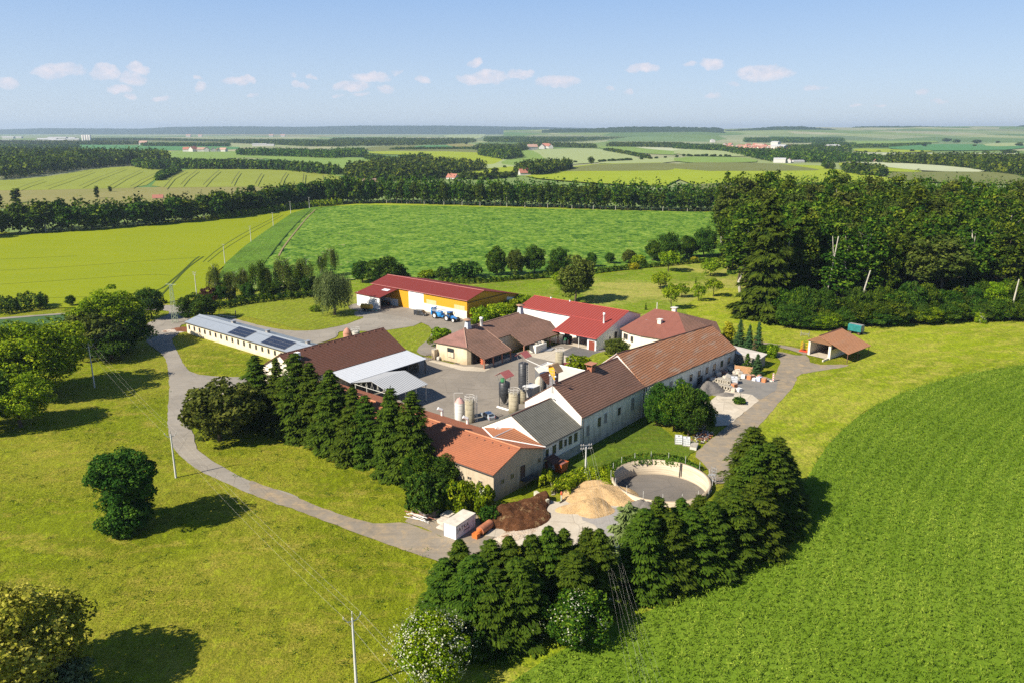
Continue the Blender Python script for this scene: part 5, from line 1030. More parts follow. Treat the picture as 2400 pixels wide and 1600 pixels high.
# --- flat roofed feed store, ochre tower, small tiled roof
r = broot('flat_roof_store', 'flat pale roofed feed store behind the silos', 143, -103, 'feed store')
m = MB(); Q = [(140, -94.2), (140.5, -99), (145, -108.5), (148, -112.3), (153.4, -112.6), (154, -94.2)]; Q = [W(*q) for q in Q]; n_ = 6
m.add([np.array([p[0], p[1], -.3]) for p in Q] + [np.array([p[0], p[1], 3.9]) for p in Q], [[i, (i + 1) % n_, (i + 1) % n_ + n_, i + n_] for i in range(n_)]); m.build('wall', plain('dark_grey_wall', (0.13, 0.13, 0.135), 0.8), r)
m = MB(); m.slab([p + np.array([0, 0, 4.1]) for p in Q], .2); m.build('roof', plain('pale_flat_roof', (0.62, 0.57, 0.49), 0.8, var=.1, sc_=.4), r)
m = MB()
for i, j in ((3, 4), (4, 5)): m.bar(Q[i] + np.array([0, 0, 4.2]), Q[j] + np.array([0, 0, 4.2]), .16)
m.build('parapet', WHITEP, r)
def KP(u, v, z): return P(*K2(u, v), z)
r = empty('conveyor_tower', tuple(W(126.8, -91.2)), FA, 'ochre clad conveyor head tower with brown lid above the brown roof', 'tower')
def TB(a0, a1, b0, b1, z0, z1, mat, name): m = MB(); m.fbox(a0, a1, b0, b1, z0, z1); return m.build(name, mat, r)
OCH = plain('ochre_paint', (0.72, 0.36, 0.02), 0.5)
m = MB(); m.slab([W(126, -92.1, 13.9), W(126, -92.0, 12.8), W(126, -90.4, 10.9), W(126, -90.4, 12.9), W(126, -90.7, 14.2)], .15, nrm=W(-1, 0)); m.build('front_panel', OCH, r)
TB(126.2, 127.5, -91.9, -90.5, 4, 13.4, plain('grey_shaft', (0.2, 0.19, 0.2), 0.7), 'shaft')
m = MB(); m.slab([W(125.5, -90.8, 14.5), W(127.7, -90.8, 14.5), W(127.7, -89.4, 12.9), W(125.5, -89.4, 12.9)], .09); m.slab([W(125.5, -90.8, 14.5), W(127.7, -90.8, 14.5), W(127.7, -92.4, 13.9), W(125.5, -92.4, 13.9)], .09); m.build('lid', plain('brown_lid', (0.30, 0.19, 0.10), 0.7), r)
r = empty('small_tile_roof', tuple(W(131, -96)), FA, 'small dark brown tiled canopy beside the ochre tower', 'canopy')
m = MB(); m.slab([W(129.7, -97.2, 10), W(132.9, -97.2, 10), W(132.9, -94.9, 8.2), W(129.7, -94.9, 8.2)], .12); m.build('roof', T_BROWN2, r)
for a, b in ((129.8, -97.0), (132.7, -97.0), (129.8, -95.1), (132.7, -95.1)): m = MB(); m.bar(W(a, b, 0), W(a, b, 9.8 if b < -96 else 8.2), .07); m.build('post', METAL, r)
# silos
SG = ribs('black_silo', (0.035, 0.037, 0.042), 0.9, 0.45, dk=0.7, w=.05, dirt=0.3, axis=1); SC = plaster('stained_silo', (0.36, 0.32, 0.23), (0.10, 0.085, 0.05), 0.95, 0.6); SW_ = plaster('white_silo', (0.6, 0.59, 0.57), (0.3, 0.25, 0.18), 0.5, 0.4)
def silo(base, topv, rpx, mat, label, name='silo', legs=0.0, dome=0.35, rail=False, cap=None, h=None):
    b = P(*base); r0 = rpx * math.sqrt(b[0] ** 2 + b[1] ** 2 + CAMH ** 2) / FPX; H = h or hgt(b, topv)
    root = empty(name, tuple(b), 0, label, 'silo')
    prof = [(r0, legs + (r0 * 1.1 if legs else 0)), (r0, H), (r0 * .55, H + dome * .7), (.2, H + dome), (0, H + dome)]
    if legs: prof = [(.22, legs * .35)] + prof
    m = MB(); m.lathe(b, prof, 22); m.build('body', mat, root)
    if cap: m = MB(); m.lathe(b + np.array([0, 0, H]), [(r0 * 1.02, 0), (r0 * .5, dome), (.15, dome + .1), (0, dome + .5)], 18); m.build('lid', cap, root)
    if legs:
        for k in range(4):
            a = k * math.pi / 2 + .5; p = b + np.array([math.cos(a) * r0, math.sin(a) * r0, 0]); m = MB(); m.bar(p, p + np.array([0, 0, legs + r0 * 1.2]), .07); q = b + np.array([math.cos(a + 1.57) * r0, math.sin(a + 1.57) * r0, legs]); m.bar(p, q, .03); m.build('leg', STEELD, root)
    m = MB()
    for k in range(3):
        z = legs + r0 + (H - legs - r0) * (k + 1) / 3.6; m.lathe(b + np.array([0, 0, z]), [(r0, 0), (r0 + .03, .03), (r0 + .03, .09), (r0, .12)], 22)
    m.build('band', mat, root)
    if rail:
        m = MB(); c = b + np.array([0, 0, H])
        for k in range(8):
            a = k * math.pi / 4; a2 = a + math.pi / 4; p = c + np.array([math.cos(a), math.sin(a), 0]) * r0 * 1.05; q = c + np.array([math.cos(a2), math.sin(a2), 0]) * r0 * 1.05
            m.bar(p, p + np.array([0, 0, 1.1]), .035)
            for z in (.55, 1.1): m.bar(p + np.array([0, 0, z]), q + np.array([0, 0, z]), .035)
        m.build('railing', FRAMEW, root)
    return root, b, H, r0
def ladder(root, p, h, d=(.35, 0)):
    m = MB(); q = np.array([p[0] + d[0], p[1] + d[1], 0]); p = np.array([p[0], p[1], 0])
    for x in (p, q): m.bar(x, x + np.array([0, 0, h]), .035)
    for k in range(int(h / .45)): m.bar(p + np.array([0, 0, .3 + k * .45]), q + np.array([0, 0, .3 + k * .45]), .025)
    return m.build('ladder', FRAMEW, root)
def tin(root, c, z, la, lb, mat, rot=0.0):
    m = MB(); 
    def Q(a, b, zz): return np.array([c[0], c[1], 0]) + E1 * a + E2 * b + np.array([0, 0, z + zz])
    m.slab([Q(-la, 0, .9), Q(la, 0, .9), Q(la, lb, -.25), Q(-la, lb, -.25)], .06); m.slab([Q(-la, 0, .9), Q(la, 0, .9), Q(la, -lb, -.25), Q(-la, -lb, -.25)], .06)
    o = m.build('tin_roof', mat, root); m = MB()
    for a, b in ((-la * .8, lb * .7), (la * .8, lb * .7), (-la * .8, -lb * .7), (la * .8, -lb * .7)): m.bar(Q(a, b, 0), Q(a * .7, b * .6, -1.9), .05)
    m.build('strut', METAL, o)
TINR = ribs('tin_red', (0.42, 0.12, 0.11), 0.3, 0.6, dk=0.6, w=.4)
s = silo(K2(755, 1120), K2(0, 555)[1], 11.5, SG, 'tallest black steel silo under a small red tin roof', rail=False); ladder(s[0], s[1] + np.array([s[3] * .7, -s[3] * .8, 0]), s[2]); tin(s[0], s[1], s[2] + 2.1, 1.3, 1.6, TINR)
m = MB(); m.bar(s[1] + np.array([0.6, 0, s[2] + 1.0]), W(126.2, -92.4, 13.0), .1, n=8); m.build('conveyor_tube', FRAMEW, s[0])
s = silo(K2(410, 1330), K2(0, 905)[1], 13.0, SG, 'black hopper silo on legs with red tin roof', legs=1.3); tin(s[0], s[1], s[2] + 1.9, 1.6, 1.7, TINR)
m = MB(); m.lathe(s[1] + np.array([-.3, -.2, s[2]]), [(.6, .3), (.6, 1.0), (0, 1.1)], 10); m.build('filter_bag', plain('green_net', (0.03, 0.16, 0.06), 0.8), s[0])
silo(K2(742, 1290), K2(0, 1050)[1], 8.8, SC, 'stained grey silo with railing behind the pair of silos', rail=True, dome=.1)
s = silo(K2(580, 1470), K2(0, 1105)[1], 11.6, SC, 'weathered concrete grey silo with white top railing nearest the grey roof', rail=True, dome=.1)
s = silo(K2(1045, 1110), K2(0, 860)[1], 10.0, plaster('pale_silo', (0.55, 0.5, 0.4), (0.25, 0.2, 0.13), 0.6, 0.2), 'pale domed silo with ladder beside the small tiled canopy', dome=.9); ladder(s[0], s[1] + np.array([-s[3] * .8, -s[3] * .6, 0]), s[2])
s = silo(K2(1420, 600), K2(0, 350)[1], 9.8, SC, 'lone stained silo with railing in the middle of the yard', rail=True, dome=.1)
s = silo(R4(478, 385), R4(0, 232)[1], 11.2, SW_, 'white silo with conical reddish lid behind the orange roof', dome=.9, cap=plain('pinkish_lid', (0.5, 0.3, 0.27), 0.6)); m = MB(); p = s[1] + np.array([-s[3] * 1.1, 0, 0]); m.bar(p, p + np.array([0, 0, s[2] + 2.2]), .05); m.bar(p + np.array([0, 0, s[2] + 2.2]), s[1] + np.array([.8, 0, s[2] + 2.2]), .05); m.build('fill_pipe', FRAMEW, s[0])
s = silo(R4(565, 408), R4(0, 215)[1], 10.8, SC, 'brown stained silo with caged ladder behind the orange roof', rail=True, dome=.1); ladder(s[0], s[1] + np.array([s[3] * 1.15, 0, 0]), s[2] + 1.3, (.45, .1)); ladder(s[0], s[1] + np.array([s[3] * 1.4, .3, 0]), s[2] + .8, (.2, .4))
r = empty('white_crossbeam', tuple(P(*K2(380, 1395))), 0, 'white beam lying at the foot of the silos', 'beam'); m = MB(); m.bar(P(*K2(275, 1355), .25), P(*K2(490, 1420), .25), .28); m.build('beam', WHITEP, r)
r = empty('small_shed', tuple(P(*K2(910, 1150))), FA, 'small grey shed with pale lid between the silos', 'shed'); c = P(*K2(900, 1160)); cl = c[:2] @ E1[:2], c[:2] @ E2[:2]
m = MB(); m.fbox(cl[0] - 1.3, cl[0] + 1.3, cl[1] - 1.2, cl[1] + 1.2, 0, 2.6); m.build('wall', plain('mid_grey', (0.3, 0.3, 0.3), 0.7), r); m = MB(); m.fbox(cl[0] - 1.6, cl[0] + 1.6, cl[1] - 1.5, cl[1] + 1.5, 2.62, 2.75); m.build('roof', plain('pale_lid', (0.55, 0.56, 0.56), 0.5), r)
# silo by the long barn (red tank) behind the brown roof
s = silo(R1(1625, 750), R1(0, 700)[1], 9.5, plain('faded_red', (0.42, 0.2, 0.14), 0.8), 'squat faded red tank on the lawn behind the brown barn', name='tank', dome=1.4); s[0]['category'] = 'tank'
s = silo(R1(1700, 745), R1(0, 692)[1], 9.5, plaster('grey_tank', (0.5, 0.47, 0.42), (0.2, 0.17, 0.12), 0.5, 0.2), 'squat pale tank with railing next to the faded red tank', name='tank', dome=.1, rail=True); s[0]['category'] = 'tank'
# --- round manure tank
r = empty('round_tank', (TC[0], TC[1], 0), 0, 'big round open concrete tank with dark sunken floor', 'tank')
c3 = np.array([TC[0], TC[1], 0]); RI = TR - .45
t = NT('tank_wall'); z_ = t.n('ShaderNodeSeparateXYZ'); t.l(t.pos(), z_.inputs[0]); rg = t.math('FRACT', t.math('DIVIDE', z_.outputs[2], .48)); st = t.noise(t.scale(t.pos(), .25, .25, 2.2), 1.0, 5, .6)
c_ = t.mix(t.ramp(rg, [(0, .7), (.1, .7), (.2, 0.0)]), (.56, .47, .35), (.28, .22, .15)); c_ = t.mix(t.ramp(st, [(.45, 0.0), (.7, .55)]), c_, (.3, .24, .17)); TW = t.fin(c_, .9, .15, 0, t.bump(rg, .3, .03))
m = MB(); m.lathe(c3, [(RI, -2.2), (RI, 1.0), (TR, 1.0), (TR, -2.2)], 80); m.build('wall', TW, r)
m = MB(); m.lathe(c3, [(0, -2.0), (RI + .1, -2.0)], 80, smooth=False); m.build('floor', asphalt('tank_floor', (0.15, 0.135, 0.12), (0.2, 0.17, 0.14), .5, .4), r)
for k in range(17):
    a = 2 * math.pi * k / 17 + .12; p = c3 + np.array([math.cos(a), math.sin(a), 0]) * (TR + .12); m = MB(); m.bar(p, p + np.array([0, 0, 2.5]), .032, n=6); m.build('fence_post', plain('white_post', (0.7, 0.7, 0.68), 0.5), r)
m = MB(); p = c3 + np.array([math.cos(.95), math.sin(.95), 0]) * RI * .985; m.bar(p + np.array([0, 0, -1.8]), p + np.array([.1, -.1, 1.1]), .08); m.bar(p + np.array([.3, -.2, -1.6]), p + np.array([.3, -.25, 1.1]), .08); m.build('black_hose', STEELD, r)
m = MB(); p = c3 + np.array([math.cos(-.02), math.sin(-.02), 0]) * (TR + .3)
for dx, dy in ((0, 0), (.7, 0), (.7, .9), (0, .9)): m.bar(p + np.array([dx, dy, 0]), p + np.array([dx, dy, 3.2]), .05)
for z in (.6, 1.2, 1.8, 2.4, 3.0): m.bar(p + np.array([0, 0, z]), p + np.array([.7, .9, z]), .04); m.bar(p + np.array([.7, 0, z]), p + np.array([0, .9, z]), .04)
m.bar(p + np.array([-.8, 0, 1.9]), p + np.array([.6, 0, 1.9]), .15); m.build('pump_frame', METAL, r)
# ------------------------------------------------------------------ props
TYRE = plain('tyre', (0.02, 0.02, 0.02), 0.9); RIMW = plain('white_rim', (0.7, 0.7, 0.68), 0.5); RIMR = plain('red_rim', (0.35, 0.03, 0.03), 0.5); RIMS = plain('silver_rim', (0.4, 0.4, 0.42), 0.3, 0.5, .7)
def yaw(p, q): return math.atan2(q[1] - p[1], q[0] - p[0])
def wheel(root, x, y, r, w_, rim, lab=None):
    m = MB(); m.bar((x, y - w_ / 2, r), (x, y + w_ / 2, r), r, n=18, smooth=False); m.bar((x, y - w_ / 2 + .03, r), (x, y + w_ / 2 - .03, r), r * 1.03, n=18); o = m.build('wheel', TYRE, root, local=True)
    s = 1 if y > 0 else -1; m = MB(); m.bar((x, y + s * (w_ / 2 - .05), r), (x, y + s * (w_ / 2 + .012), r), r * .56, n=14); m.bar((x, y + s * w_ / 2, r), (x, y + s * (w_ / 2 + .05), r), r * .16, n=8); m.build('rim', rim, o, local=True)
def car(name, label, loc, rz, L, Wd, H, col, van=False, cat='car'):
    root = empty(name, loc, rz, label, cat); paint = plain('paint_' + name, col, 0.25, 0.6, 0.3, var=.03)
    w_ = Wd / 2; g = .22
    if van: st = [(-.5, .86, .5, .95), (-.49, 1, .98, .96), (-.2, 1, 1, .96), (.12, 1, 1, .93), (.26, 1, .72, .8), (.30, 1, .55, .9), (.44, .98, .5, .9), (.5, .85, .36, .8)]
    else: st = [(-.5, .86, .5, .8), (-.47, .97, .62, .85), (-.33, 1, .95, .8), (-.1, 1, 1, .78), (.08, 1, .97, .78), (.24, 1, .6, .85), (.3, 1, .55, .9), (.45, .95, .46, .85), (.5, .8, .34, .8)]
    belt = .56 if not van else .54; m = MB(); gl = MB(); rings = []
    for x, ww, top, rw in st:
        t_ = top * H; b_ = min(belt * H, t_); rings.append([(x * L, s * w_ * ww * k, z) for s, k, z in ((-1, .92, g), (-1, 1, g + .25), (-1, 1, b_ - .02), (-1, rw if t_ > b_ + .05 else .9, t_), (1, rw if t_ > b_ + .05 else .9, t_), (1, 1, b_ - .02), (1, 1, g + .25), (1, .92, g))])
    for A, B in zip(rings[:-1], rings[1:]):
        for i in range(7): m.add([A[i], A[i + 1], B[i + 1], B[i]], [[0, 1, 2, 3]])
    m.poly(rings[0]); m.poly(rings[-1][::-1]); m.build('body', paint, root, local=True)
    def q(A, B, i, a, b, c, d, o):
        A1, A2, B1, B2 = (np.array(z) for z in (A[i], A[i + 1], B[i], B[i + 1])); f = lambda u, v: (A1 * (1 - u) + B1 * u) * (1 - v) + (A2 * (1 - u) + B2 * u) * v + np.array(o)
        gl.poly([f(a, c), f(b, c), f(b, d), f(a, d)])
    n_ = len(rings)
    for k in range(2 if not van else 3, n_ - 4):
        q(rings[k], rings[k + 1], 2, .06, .94, .12, .85, (0, -.012, .0)); q(rings[k], rings[k + 1], 4, .06, .94, .15, .88, (0, .012, 0))
    k = 4 if not van else 3; q(rings[k], rings[k + 1], 3, .12, .92, .08, .92, (.0, 0, .015)); 
    if not van: q(rings[1], rings[2], 3, .15, .9, .08, .92, (0, 0, .015))
    gl.build('window', GLASS, root, local=True)
    for x in (-.31 * L, .32 * L):
        for s in (-1, 1): wheel(root, x, s * (w_ - .1), .33 * H / 1.5 if not van else .34, .22, RIMS)
    for s in (-1, 1):
        h_ = MB(); h_.box(.465 * L, .488 * L, s * w_ * .75 - .15, s * w_ * .75 + .15, .42 * H, .5 * H); h_.build('headlight', plain('lamp_glass', (0.7, 0.7, 0.7), 0.1), root, local=True)
        h_ = MB(); h_.box(-.503 * L, -.485 * L, s * w_ * .78 - .14, s * w_ * .78 + .1, .46 * H, .6 * H); h_.build('tail_light', plain('red_lamp', (0.5, 0.02, 0.02), 0.2), root, local=True)
    return root
a, b = P(*R4(758, 392)), P(*R4(682, 345)); car('silver_car', 'silver hatchback car parked in the yard behind the grey roof', (a + b) / 2, yaw(a, b), 4.4, 1.8, 1.5, (0.42, 0.46, 0.50))
a, b = P(*R2(815, 655)), P(*R2(940, 672)); v_ = car('dark_van', 'dark grey van with open sliding door outside the ochre hall', (a + b) / 2 + np.array([0, .8, 0]), yaw(a, b) , 5.0, 1.95, 1.95, (0.045, 0.05, 0.06), True, 'van')
m = MB(); m.box(-1.0, -.1, -1.0, -.97, .5, 1.7); m.build('side_doorway', DARKIN, v_, local=True)
p = P(*R2(480, 545)); car('black_car', 'black car parked inside the red roofed annex', p + np.array([0, 0, .14]), yaw(W(0, 0), W(0, -1)) + .2, 4.3, 1.8, 1.5, (0.012, 0.012, 0.014))
def tractor(name, label, loc, rz, col, rim, roofc):
    r = empty(name, loc, rz, label, 'tractor'); pt_ = plain('paint_' + name, col, 0.35, 0.5)
    for s in (-1, 1): wheel(r, -.9, s * 1.0, .93, .55, rim); wheel(r, 1.75, s * .95, .68, .45, rim)
    m = MB(); R_ = [(0, .45, .9, 1.75), (.9, .43, .9, 1.72), (2.0, .36, .9, 1.5), (2.35, .28, .95, 1.2)]
    rg = [[(x, -w_, z0), (x, -w_, z1 - .12), (x, -w_ * .6, z1), (x, w_ * .6, z1), (x, w_, z1 - .12), (x, w_, z0)] for x, w_, z0, z1 in R_]
    for A, B in zip(rg[:-1], rg[1:]):
        for i in range(5): m.add([A[i], A[i + 1], B[i + 1], B[i]], [[0, 1, 2, 3]])
    m.poly(rg[-1]); m.build('hood', pt_, r, local=True)
    m = MB(); m.box(-1.4, 2.3, -.25, .25, .5, .95); m.box(1.5, 1.9, -.7, .7, .5, .75); m.box(-1.1, -.6, -.8, .8, .7, 1.1); m.build('chassis', STEELD, r, local=True)
    m = MB(); c = [(-1.25, -.62), (.05, -.62), (.05, .62), (-1.25, .62)]; m.add([(x, y, 1.35) for x, y in c] + [(x * .93, y * .95, 2.6) for x, y in c], [[i, (i + 1) % 4, (i + 1) % 4 + 4, i + 4] for i in range(4)]); m.build('cab_glass', GLASS, r, local=True)
    m = MB(); m.box(-1.35, .15, -.72, .72, 2.6, 2.82); m.build('cab_roof', plain('roof_' + name, roofc, 0.4), r, local=True)
    m = MB()
    for x, y in c: m.bar((x, y, 1.3), (x * .93, y * .95, 2.6), .05)
    m.build('cab_frame', STEELD, r, local=True)
    for s in (-1, 1):
        m = MB()
        for k in range(6):
            t0, t1 = R(20 + k * 25), R(45 + k * 25); f = lambda t_, y: (-.9 + math.cos(t_) * 1.02, y, .93 + math.sin(t_) * 1.02); m.slab([f(t0, s * .7), f(t1, s * .7), f(t1, s * 1.25), f(t0, s * 1.25)], .04)
        m.build('fender', pt_, r, local=True); m = MB(); m.bar((.0, s * .7, 2.2), (.2, s * 1.15, 2.25), .03); m.box(.1, .16, s * 1.15 - .1, s * 1.15 + .1, 2.0, 2.4); m.build('mirror', STEELD, r, local=True)
    m = MB(); m.bar((.5, -.5, 1.7), (.5, -.5, 2.7), .05, n=8); m.build('exhaust', STEELD, r, local=True)
    m = MB(); m.box(2.3, 2.75, -.45, .45, .6, 1.15); m.build('front_weight', STEELD, r, local=True)
    return r
BLU = (0.03, 0.16, 0.42)
a, b = P(*R2(1168, 722)), P(*R2(1248, 740)); th = yaw(a, b); dv = np.array([math.cos(th), math.sin(th), 0]); nv_ = np.array([-dv[1], dv[0], 0])
tc = a + dv * .9 + nv_ * 1.1; tractor('blue_tractor', 'bright blue tractor coupled to the field sprayer', tc, th, BLU, RIMW, BLU).scale = (1.15,) * 3
r = empty('field_sprayer', tc - dv * 6.6, th, 'bright blue trailed field sprayer with folded booms behind the blue tractor', 'sprayer'); r.scale = (1.15,) * 3; bp = plain('sprayer_blue', (0.02, 0.2, 0.5), 0.35)
for s in (-1, 1): wheel(r, -.2, s * 1.05, .95, .45, RIMW)
m = MB(); rg = [[(x, -w_, .8), (x, -1.0 * w_ / .9, 1.3), (x, -.6 * w_, z1), (x, .6 * w_, z1), (x, 1.0 * w_ / .9, 1.3), (x, w_, .8)] for x, w_, z1 in ((-.6, .6, 1.9), (-.2, .9, 2.3), (1.6, .9, 2.3), (2.0, .6, 2.0))]
for A, B in zip(rg[:-1], rg[1:]):
    for i in range(6): m.add([A[i], A[(i + 1) % 6], B[(i + 1) % 6], B[i]], [[0, 1, 2, 3]])
m.poly(rg[0]); m.poly(rg[-1][::-1]); m.build('tank', bp, r, local=True)
m = MB()
for s in (-1, 1):
    for z, y in ((2.2, .9), (2.5, 1.05), (2.75, .8)): m.bar((-2.0, s * y, z), (2.4, s * y, z + .1), .06)
    for k in range(9): m.bar((-1.9 + k * .5, s * .9, 2.2), (-1.65 + k * .5, s * 1.05, 2.55), .03)
m.build('boom', plain('boom_grey', (0.45, 0.48, 0.52), 0.4), r, local=True)
m = MB(); m.box(-2.0, -1.5, -1.0, 1.0, 1.0, 3.0); m.bar((-1.8, -.9, 3.0), (-1.2, -.9, 3.3), .12); m.bar((-1.8, .9, 3.0), (-1.2, .9, 3.3), .12); m.build('mast', bp, r, local=True)
m = MB(); m.bar((1.9, 0, .9), (4.4, 0, .6), .13); m.box(2.0, 2.6, -.5, .5, .7, 1.2); m.build('drawbar', bp, r, local=True)
a, b = P(*R3(825, 628)), P(*R3(745, 656)); th = yaw(a, b); dv = np.array([math.cos(th), math.sin(th), 0]); nv_ = np.array([-dv[1], dv[0], 0]); tractor('green_tractor', 'dark green tractor with red rims under the bright red roof', W(184.6, -128.2, .17), FA + math.pi + .35, (0.02, 0.10, 0.045), RIMR, (0.02, 0.08, 0.04))
# slurry tanker
a, b = P(*R2(225, 605)), P(*R2(360, 618)); th = yaw(a, b); r = empty('slurry_tanker', (a + b) / 2, th, 'yellow slurry tanker with turquoise drawbar beside the white annex wall', 'tanker'); m = MB()
m.bar((-2.4, 0, 1.75), (1.6, 0, 1.75), .95, n=18, smooth=True); m.bar((1.6, 0, 1.75), (2.0, 0, 1.75), .95, r2=.5, n=18, smooth=True); m.build('tank', plain('tanker_yellow', (0.5, 0.28, 0.04), 0.35, var=.3), r, local=True)
for x in (-1.1, .2):
    for s in (-1, 1): wheel(r, x, s * .95, .6, .45, RIMS)
m = MB(); m.bar((1.6, 0, .8), (4.0, 0, .5), .12); m.box(-2.2, 1.8, -.5, .5, .7, .95); m.build('drawbar', plain('turquoise', (0.02, 0.25, 0.28), 0.4), r, local=True)
m = MB(); m.lathe((-.6, 0, 2.65), [(.3, 0), (.3, .15), (0, .2)], 10); m.bar((2, .3, 1.4), (2.6, .5, .7), .1); m.build('hatch', STEELD, r, local=True)
# implement by the gable
c = P(*R2(1540, 690)); r = empty('folding_implement', tuple(c), FA, 'red blue and black folded farm implement by the ochre gable', 'implement'); g = np.random.default_rng(8)
m = MB()
for k in range(5): m.bar((-1.6 + k * .35, .9, .3), (-1.6 + k * .35, .9, 2.6), .13, n=8)
m.build('roller', plain('rust_grey', (0.28, 0.22, 0.2), .7), r, local=True); m = MB()
for k in range(9): p0 = g.uniform((-1.6, -1.6, .4), (1.8, 1.4, 2.4)); m.bar(p0, p0 + g.uniform((-1.2, -1, -.3), (1.2, 1, .3)), .09)
m.build('frame', plain('implement_blue', (0.03, 0.10, 0.3), .5), r, local=True); m = MB(); m.box(-1, 1.6, -1.2, -.2, 1.9, 2.05); m.build('cover', plain('white_cover', (.7, .7, .7), .5), r, local=True)
m = MB(); m.box(-.6, -.5, -4.3, -2.2, .9, 2.9); m.build('red_board', plain('signal_red', (0.6, 0.05, 0.02), .5), r, local=True); m = MB(); m.box(-1, .8, -4, -1.4, .5, .9); m.bar((-1.2, .6, .1), (-1.2, .6, .7), .25); m.build('base', plain('dark_green_paint', (.02, .08, .05), .6), r, local=True)
# trailer
a, b = P(*R6(1755, 360)), P(*R6(1880, 385)); th = yaw(a, b); r = empty('green_trailer', (a + b) / 2, th, 'old turquoise box trailer with grey end parked at the wood edge', 'trailer'); tg = plain('turquoise_box', (0.02, 0.17, 0.17), .5, var=.3)
m = MB(); rg = [[(x, -1.15, 1.1), (x, -1.2, 2.9), (x, -.7, 3.2), (x, .7, 3.2), (x, 1.2, 2.9), (x, 1.15, 1.1)] for x in (-2.2, 2.0)]
for i in range(5): m.add([rg[0][i], rg[0][i + 1], rg[1][i + 1], rg[1][i]], [[0, 1, 2, 3]])
m.poly(rg[0]); m.build('box', tg, r, local=True); m = MB(); m.poly(rg[1][::-1]); m.slab([(x, y, 3.24) for x, y in ((-2.25, -.75), (2.05, -.75), (2.05, .75), (-2.25, .75))], .03); m.build('end_panel', plain('weathered_tin', (.25, .25, .24), .7, var=.4), r, local=True)
for x in (-1.4, 1.3):
    for s in (-1, 1): wheel(r, x, s * .85, .5, .3, plain('rust_rim', (.16, .08, .05), .8))
m = MB(); m.box(-2.2, 2.1, -.4, .4, .8, 1.1); m.bar((2, 0, .7), (3.4, 0, .5), .07); m.build('chassis', STEELD, r, local=True)
# cultivator
c = P(*R6(1280, 552)); r = empty('cultivator', tuple(c), FA, 'yellow and red folded cultivator standing at the open shed', 'implement'); m = MB(); yl = plain('machine_yellow', (.65, .42, .02), .5)
for x in (-.9, -.2, .5): m.bar((x, -.9, .5), (x, -.9, 3.0), .07); m.bar((x, .9, .5), (x, .9, 2.9), .07)
for z in (.9, 1.7, 2.6): m.bar((-1, -.9, z), (.7, -.9, z), .06); m.bar((-1, .9, z), (.7, .9, z), .06); m.bar((-.2, -.9, z), (-.2, .9, z), .06)
m.build('frame', yl, r, local=True); m = MB()
for z in np.linspace(.5, 2.7, 11): m.lathe((-.6, .2, z), [(.05, 0), (.32, .03), (.05, .06)], 10)
m.build('disc_roller', plain('rusty_iron', (.22, .11, .06), .8), r, local=True); m = MB(); m.box(-1.4, .9, -1.2, 1.2, .25, .45); m.bar((-1.5, -1.1, .3), (-1.5, 1.1, .3), .15); m.build('base', plain('machine_red', (.5, .05, .02), .5), r, local=True)
a, b = P(*R6(1240, 392)), P(*R6(1325, 400)); r = empty('wooden_rack', tuple(a), yaw(a, b), 'grey wooden rack on the grass beside the open shed', 'rack'); m = MB(); L_ = np.linalg.norm(b - a)
for x in (0, L_): m.bar((x, 0, 0), (x, 0, 1.7), .1); m.bar((x, -.5, 0), (x, .3, 1.2), .07)
m.bar((0, 0, .9), (L_, 0, .9), .1); m.bar((0, 0, .5), (L_, 0, .5), .08); m.build('frame', M_GREYB, r, local=True)
# lettered white container
fc, fl, rc_ = P(*C1(440, 968)), P(*C1(125, 848)), P(*C1(945, 612)); th = yaw(fc, rc_); r = empty('white_container', tuple(fc), th, 'white steel container with JATKA lettering on its side', 'container')
L_ = np.linalg.norm(rc_ - fc); Wc = 2.45; wcn = plain('container_white', (.76, .76, .77), .5, var=.05)
m = MB(); m.box(0, L_, 0, Wc, .15, 2.45); m.build('body', wcn, r, local=True); m = MB(); m.box(-.05, L_ + .05, -.05, Wc + .05, 2.452, 2.56); m.build('roof', plain('container_roof', (.55, .5, .42), .9, var=.2, sc_=.9), r, local=True)
m = MB()
for x in (0, L_):
    for y in (0, Wc): m.bar((x, y, .1), (x, y, 2.45), .05)
for x in (L_ * .62, L_ * .88): m.bar((x, -.01, .15), (x, -.01, 2.45), .03)
m.bar((-.01, Wc / 2, .15), (-.01, Wc / 2, 2.45), .035); m.bar((0, -.01, .15), (L_, -.01, .15), .04); m.bar((0, -.01, 2.4), (L_, -.01, 2.4), .03); m.build('frame', plain('grey_edge', (.2, .2, .22), .6), r, local=True)
INK = plain('black_lettering', (.04, .04, .045), .7)
for body_, x, z, s, sh in (('JATKA', .35, 1.25, .95, 0), ('Svetluf', L_ * .38, .72, .55, .3)):
    cu = bpy.data.curves.new('lettering', 'FONT'); cu.body = body_; cu.size = s; cu.extrude = .004; cu.shear = sh; cu.space_character = 1.12; cu.offset = .008; cu.materials.append(INK); o = bpy.data.objects.new('lettering', cu); COL.objects.link(o); bpy.context.view_layer.update(); me_ = bpy.data.meshes.new_from_object(o.evaluated_get(bpy.context.evaluated_depsgraph_get())); bpy.data.objects.remove(o); o = obj_of('lettering', me_, r); o.location = (x, -.012, z); o.rotation_euler = (math.pi / 2, 0, 0)
def boxthing(name, label, cat, c, rz, dims, mat, lid=None, group=None, z=0.0, tilt=0):
    r = empty(name, (c[0], c[1], z), rz, label, cat, group); x, y, h = dims; m = MB(); m.box(-x / 2, x / 2, -y / 2, y / 2, 0, h); m.build('body', mat, r, local=True)
    if lid: m = MB(); m.box(-x / 2 - .04, x / 2 + .04, -y / 2 - .04, y / 2 + .04, h + .002, h + .08); m.build('lid', lid, r, local=True)
    return r
sp = plain('slab_pale', (.55, .48, .4), .9, var=.25, sc_=2)
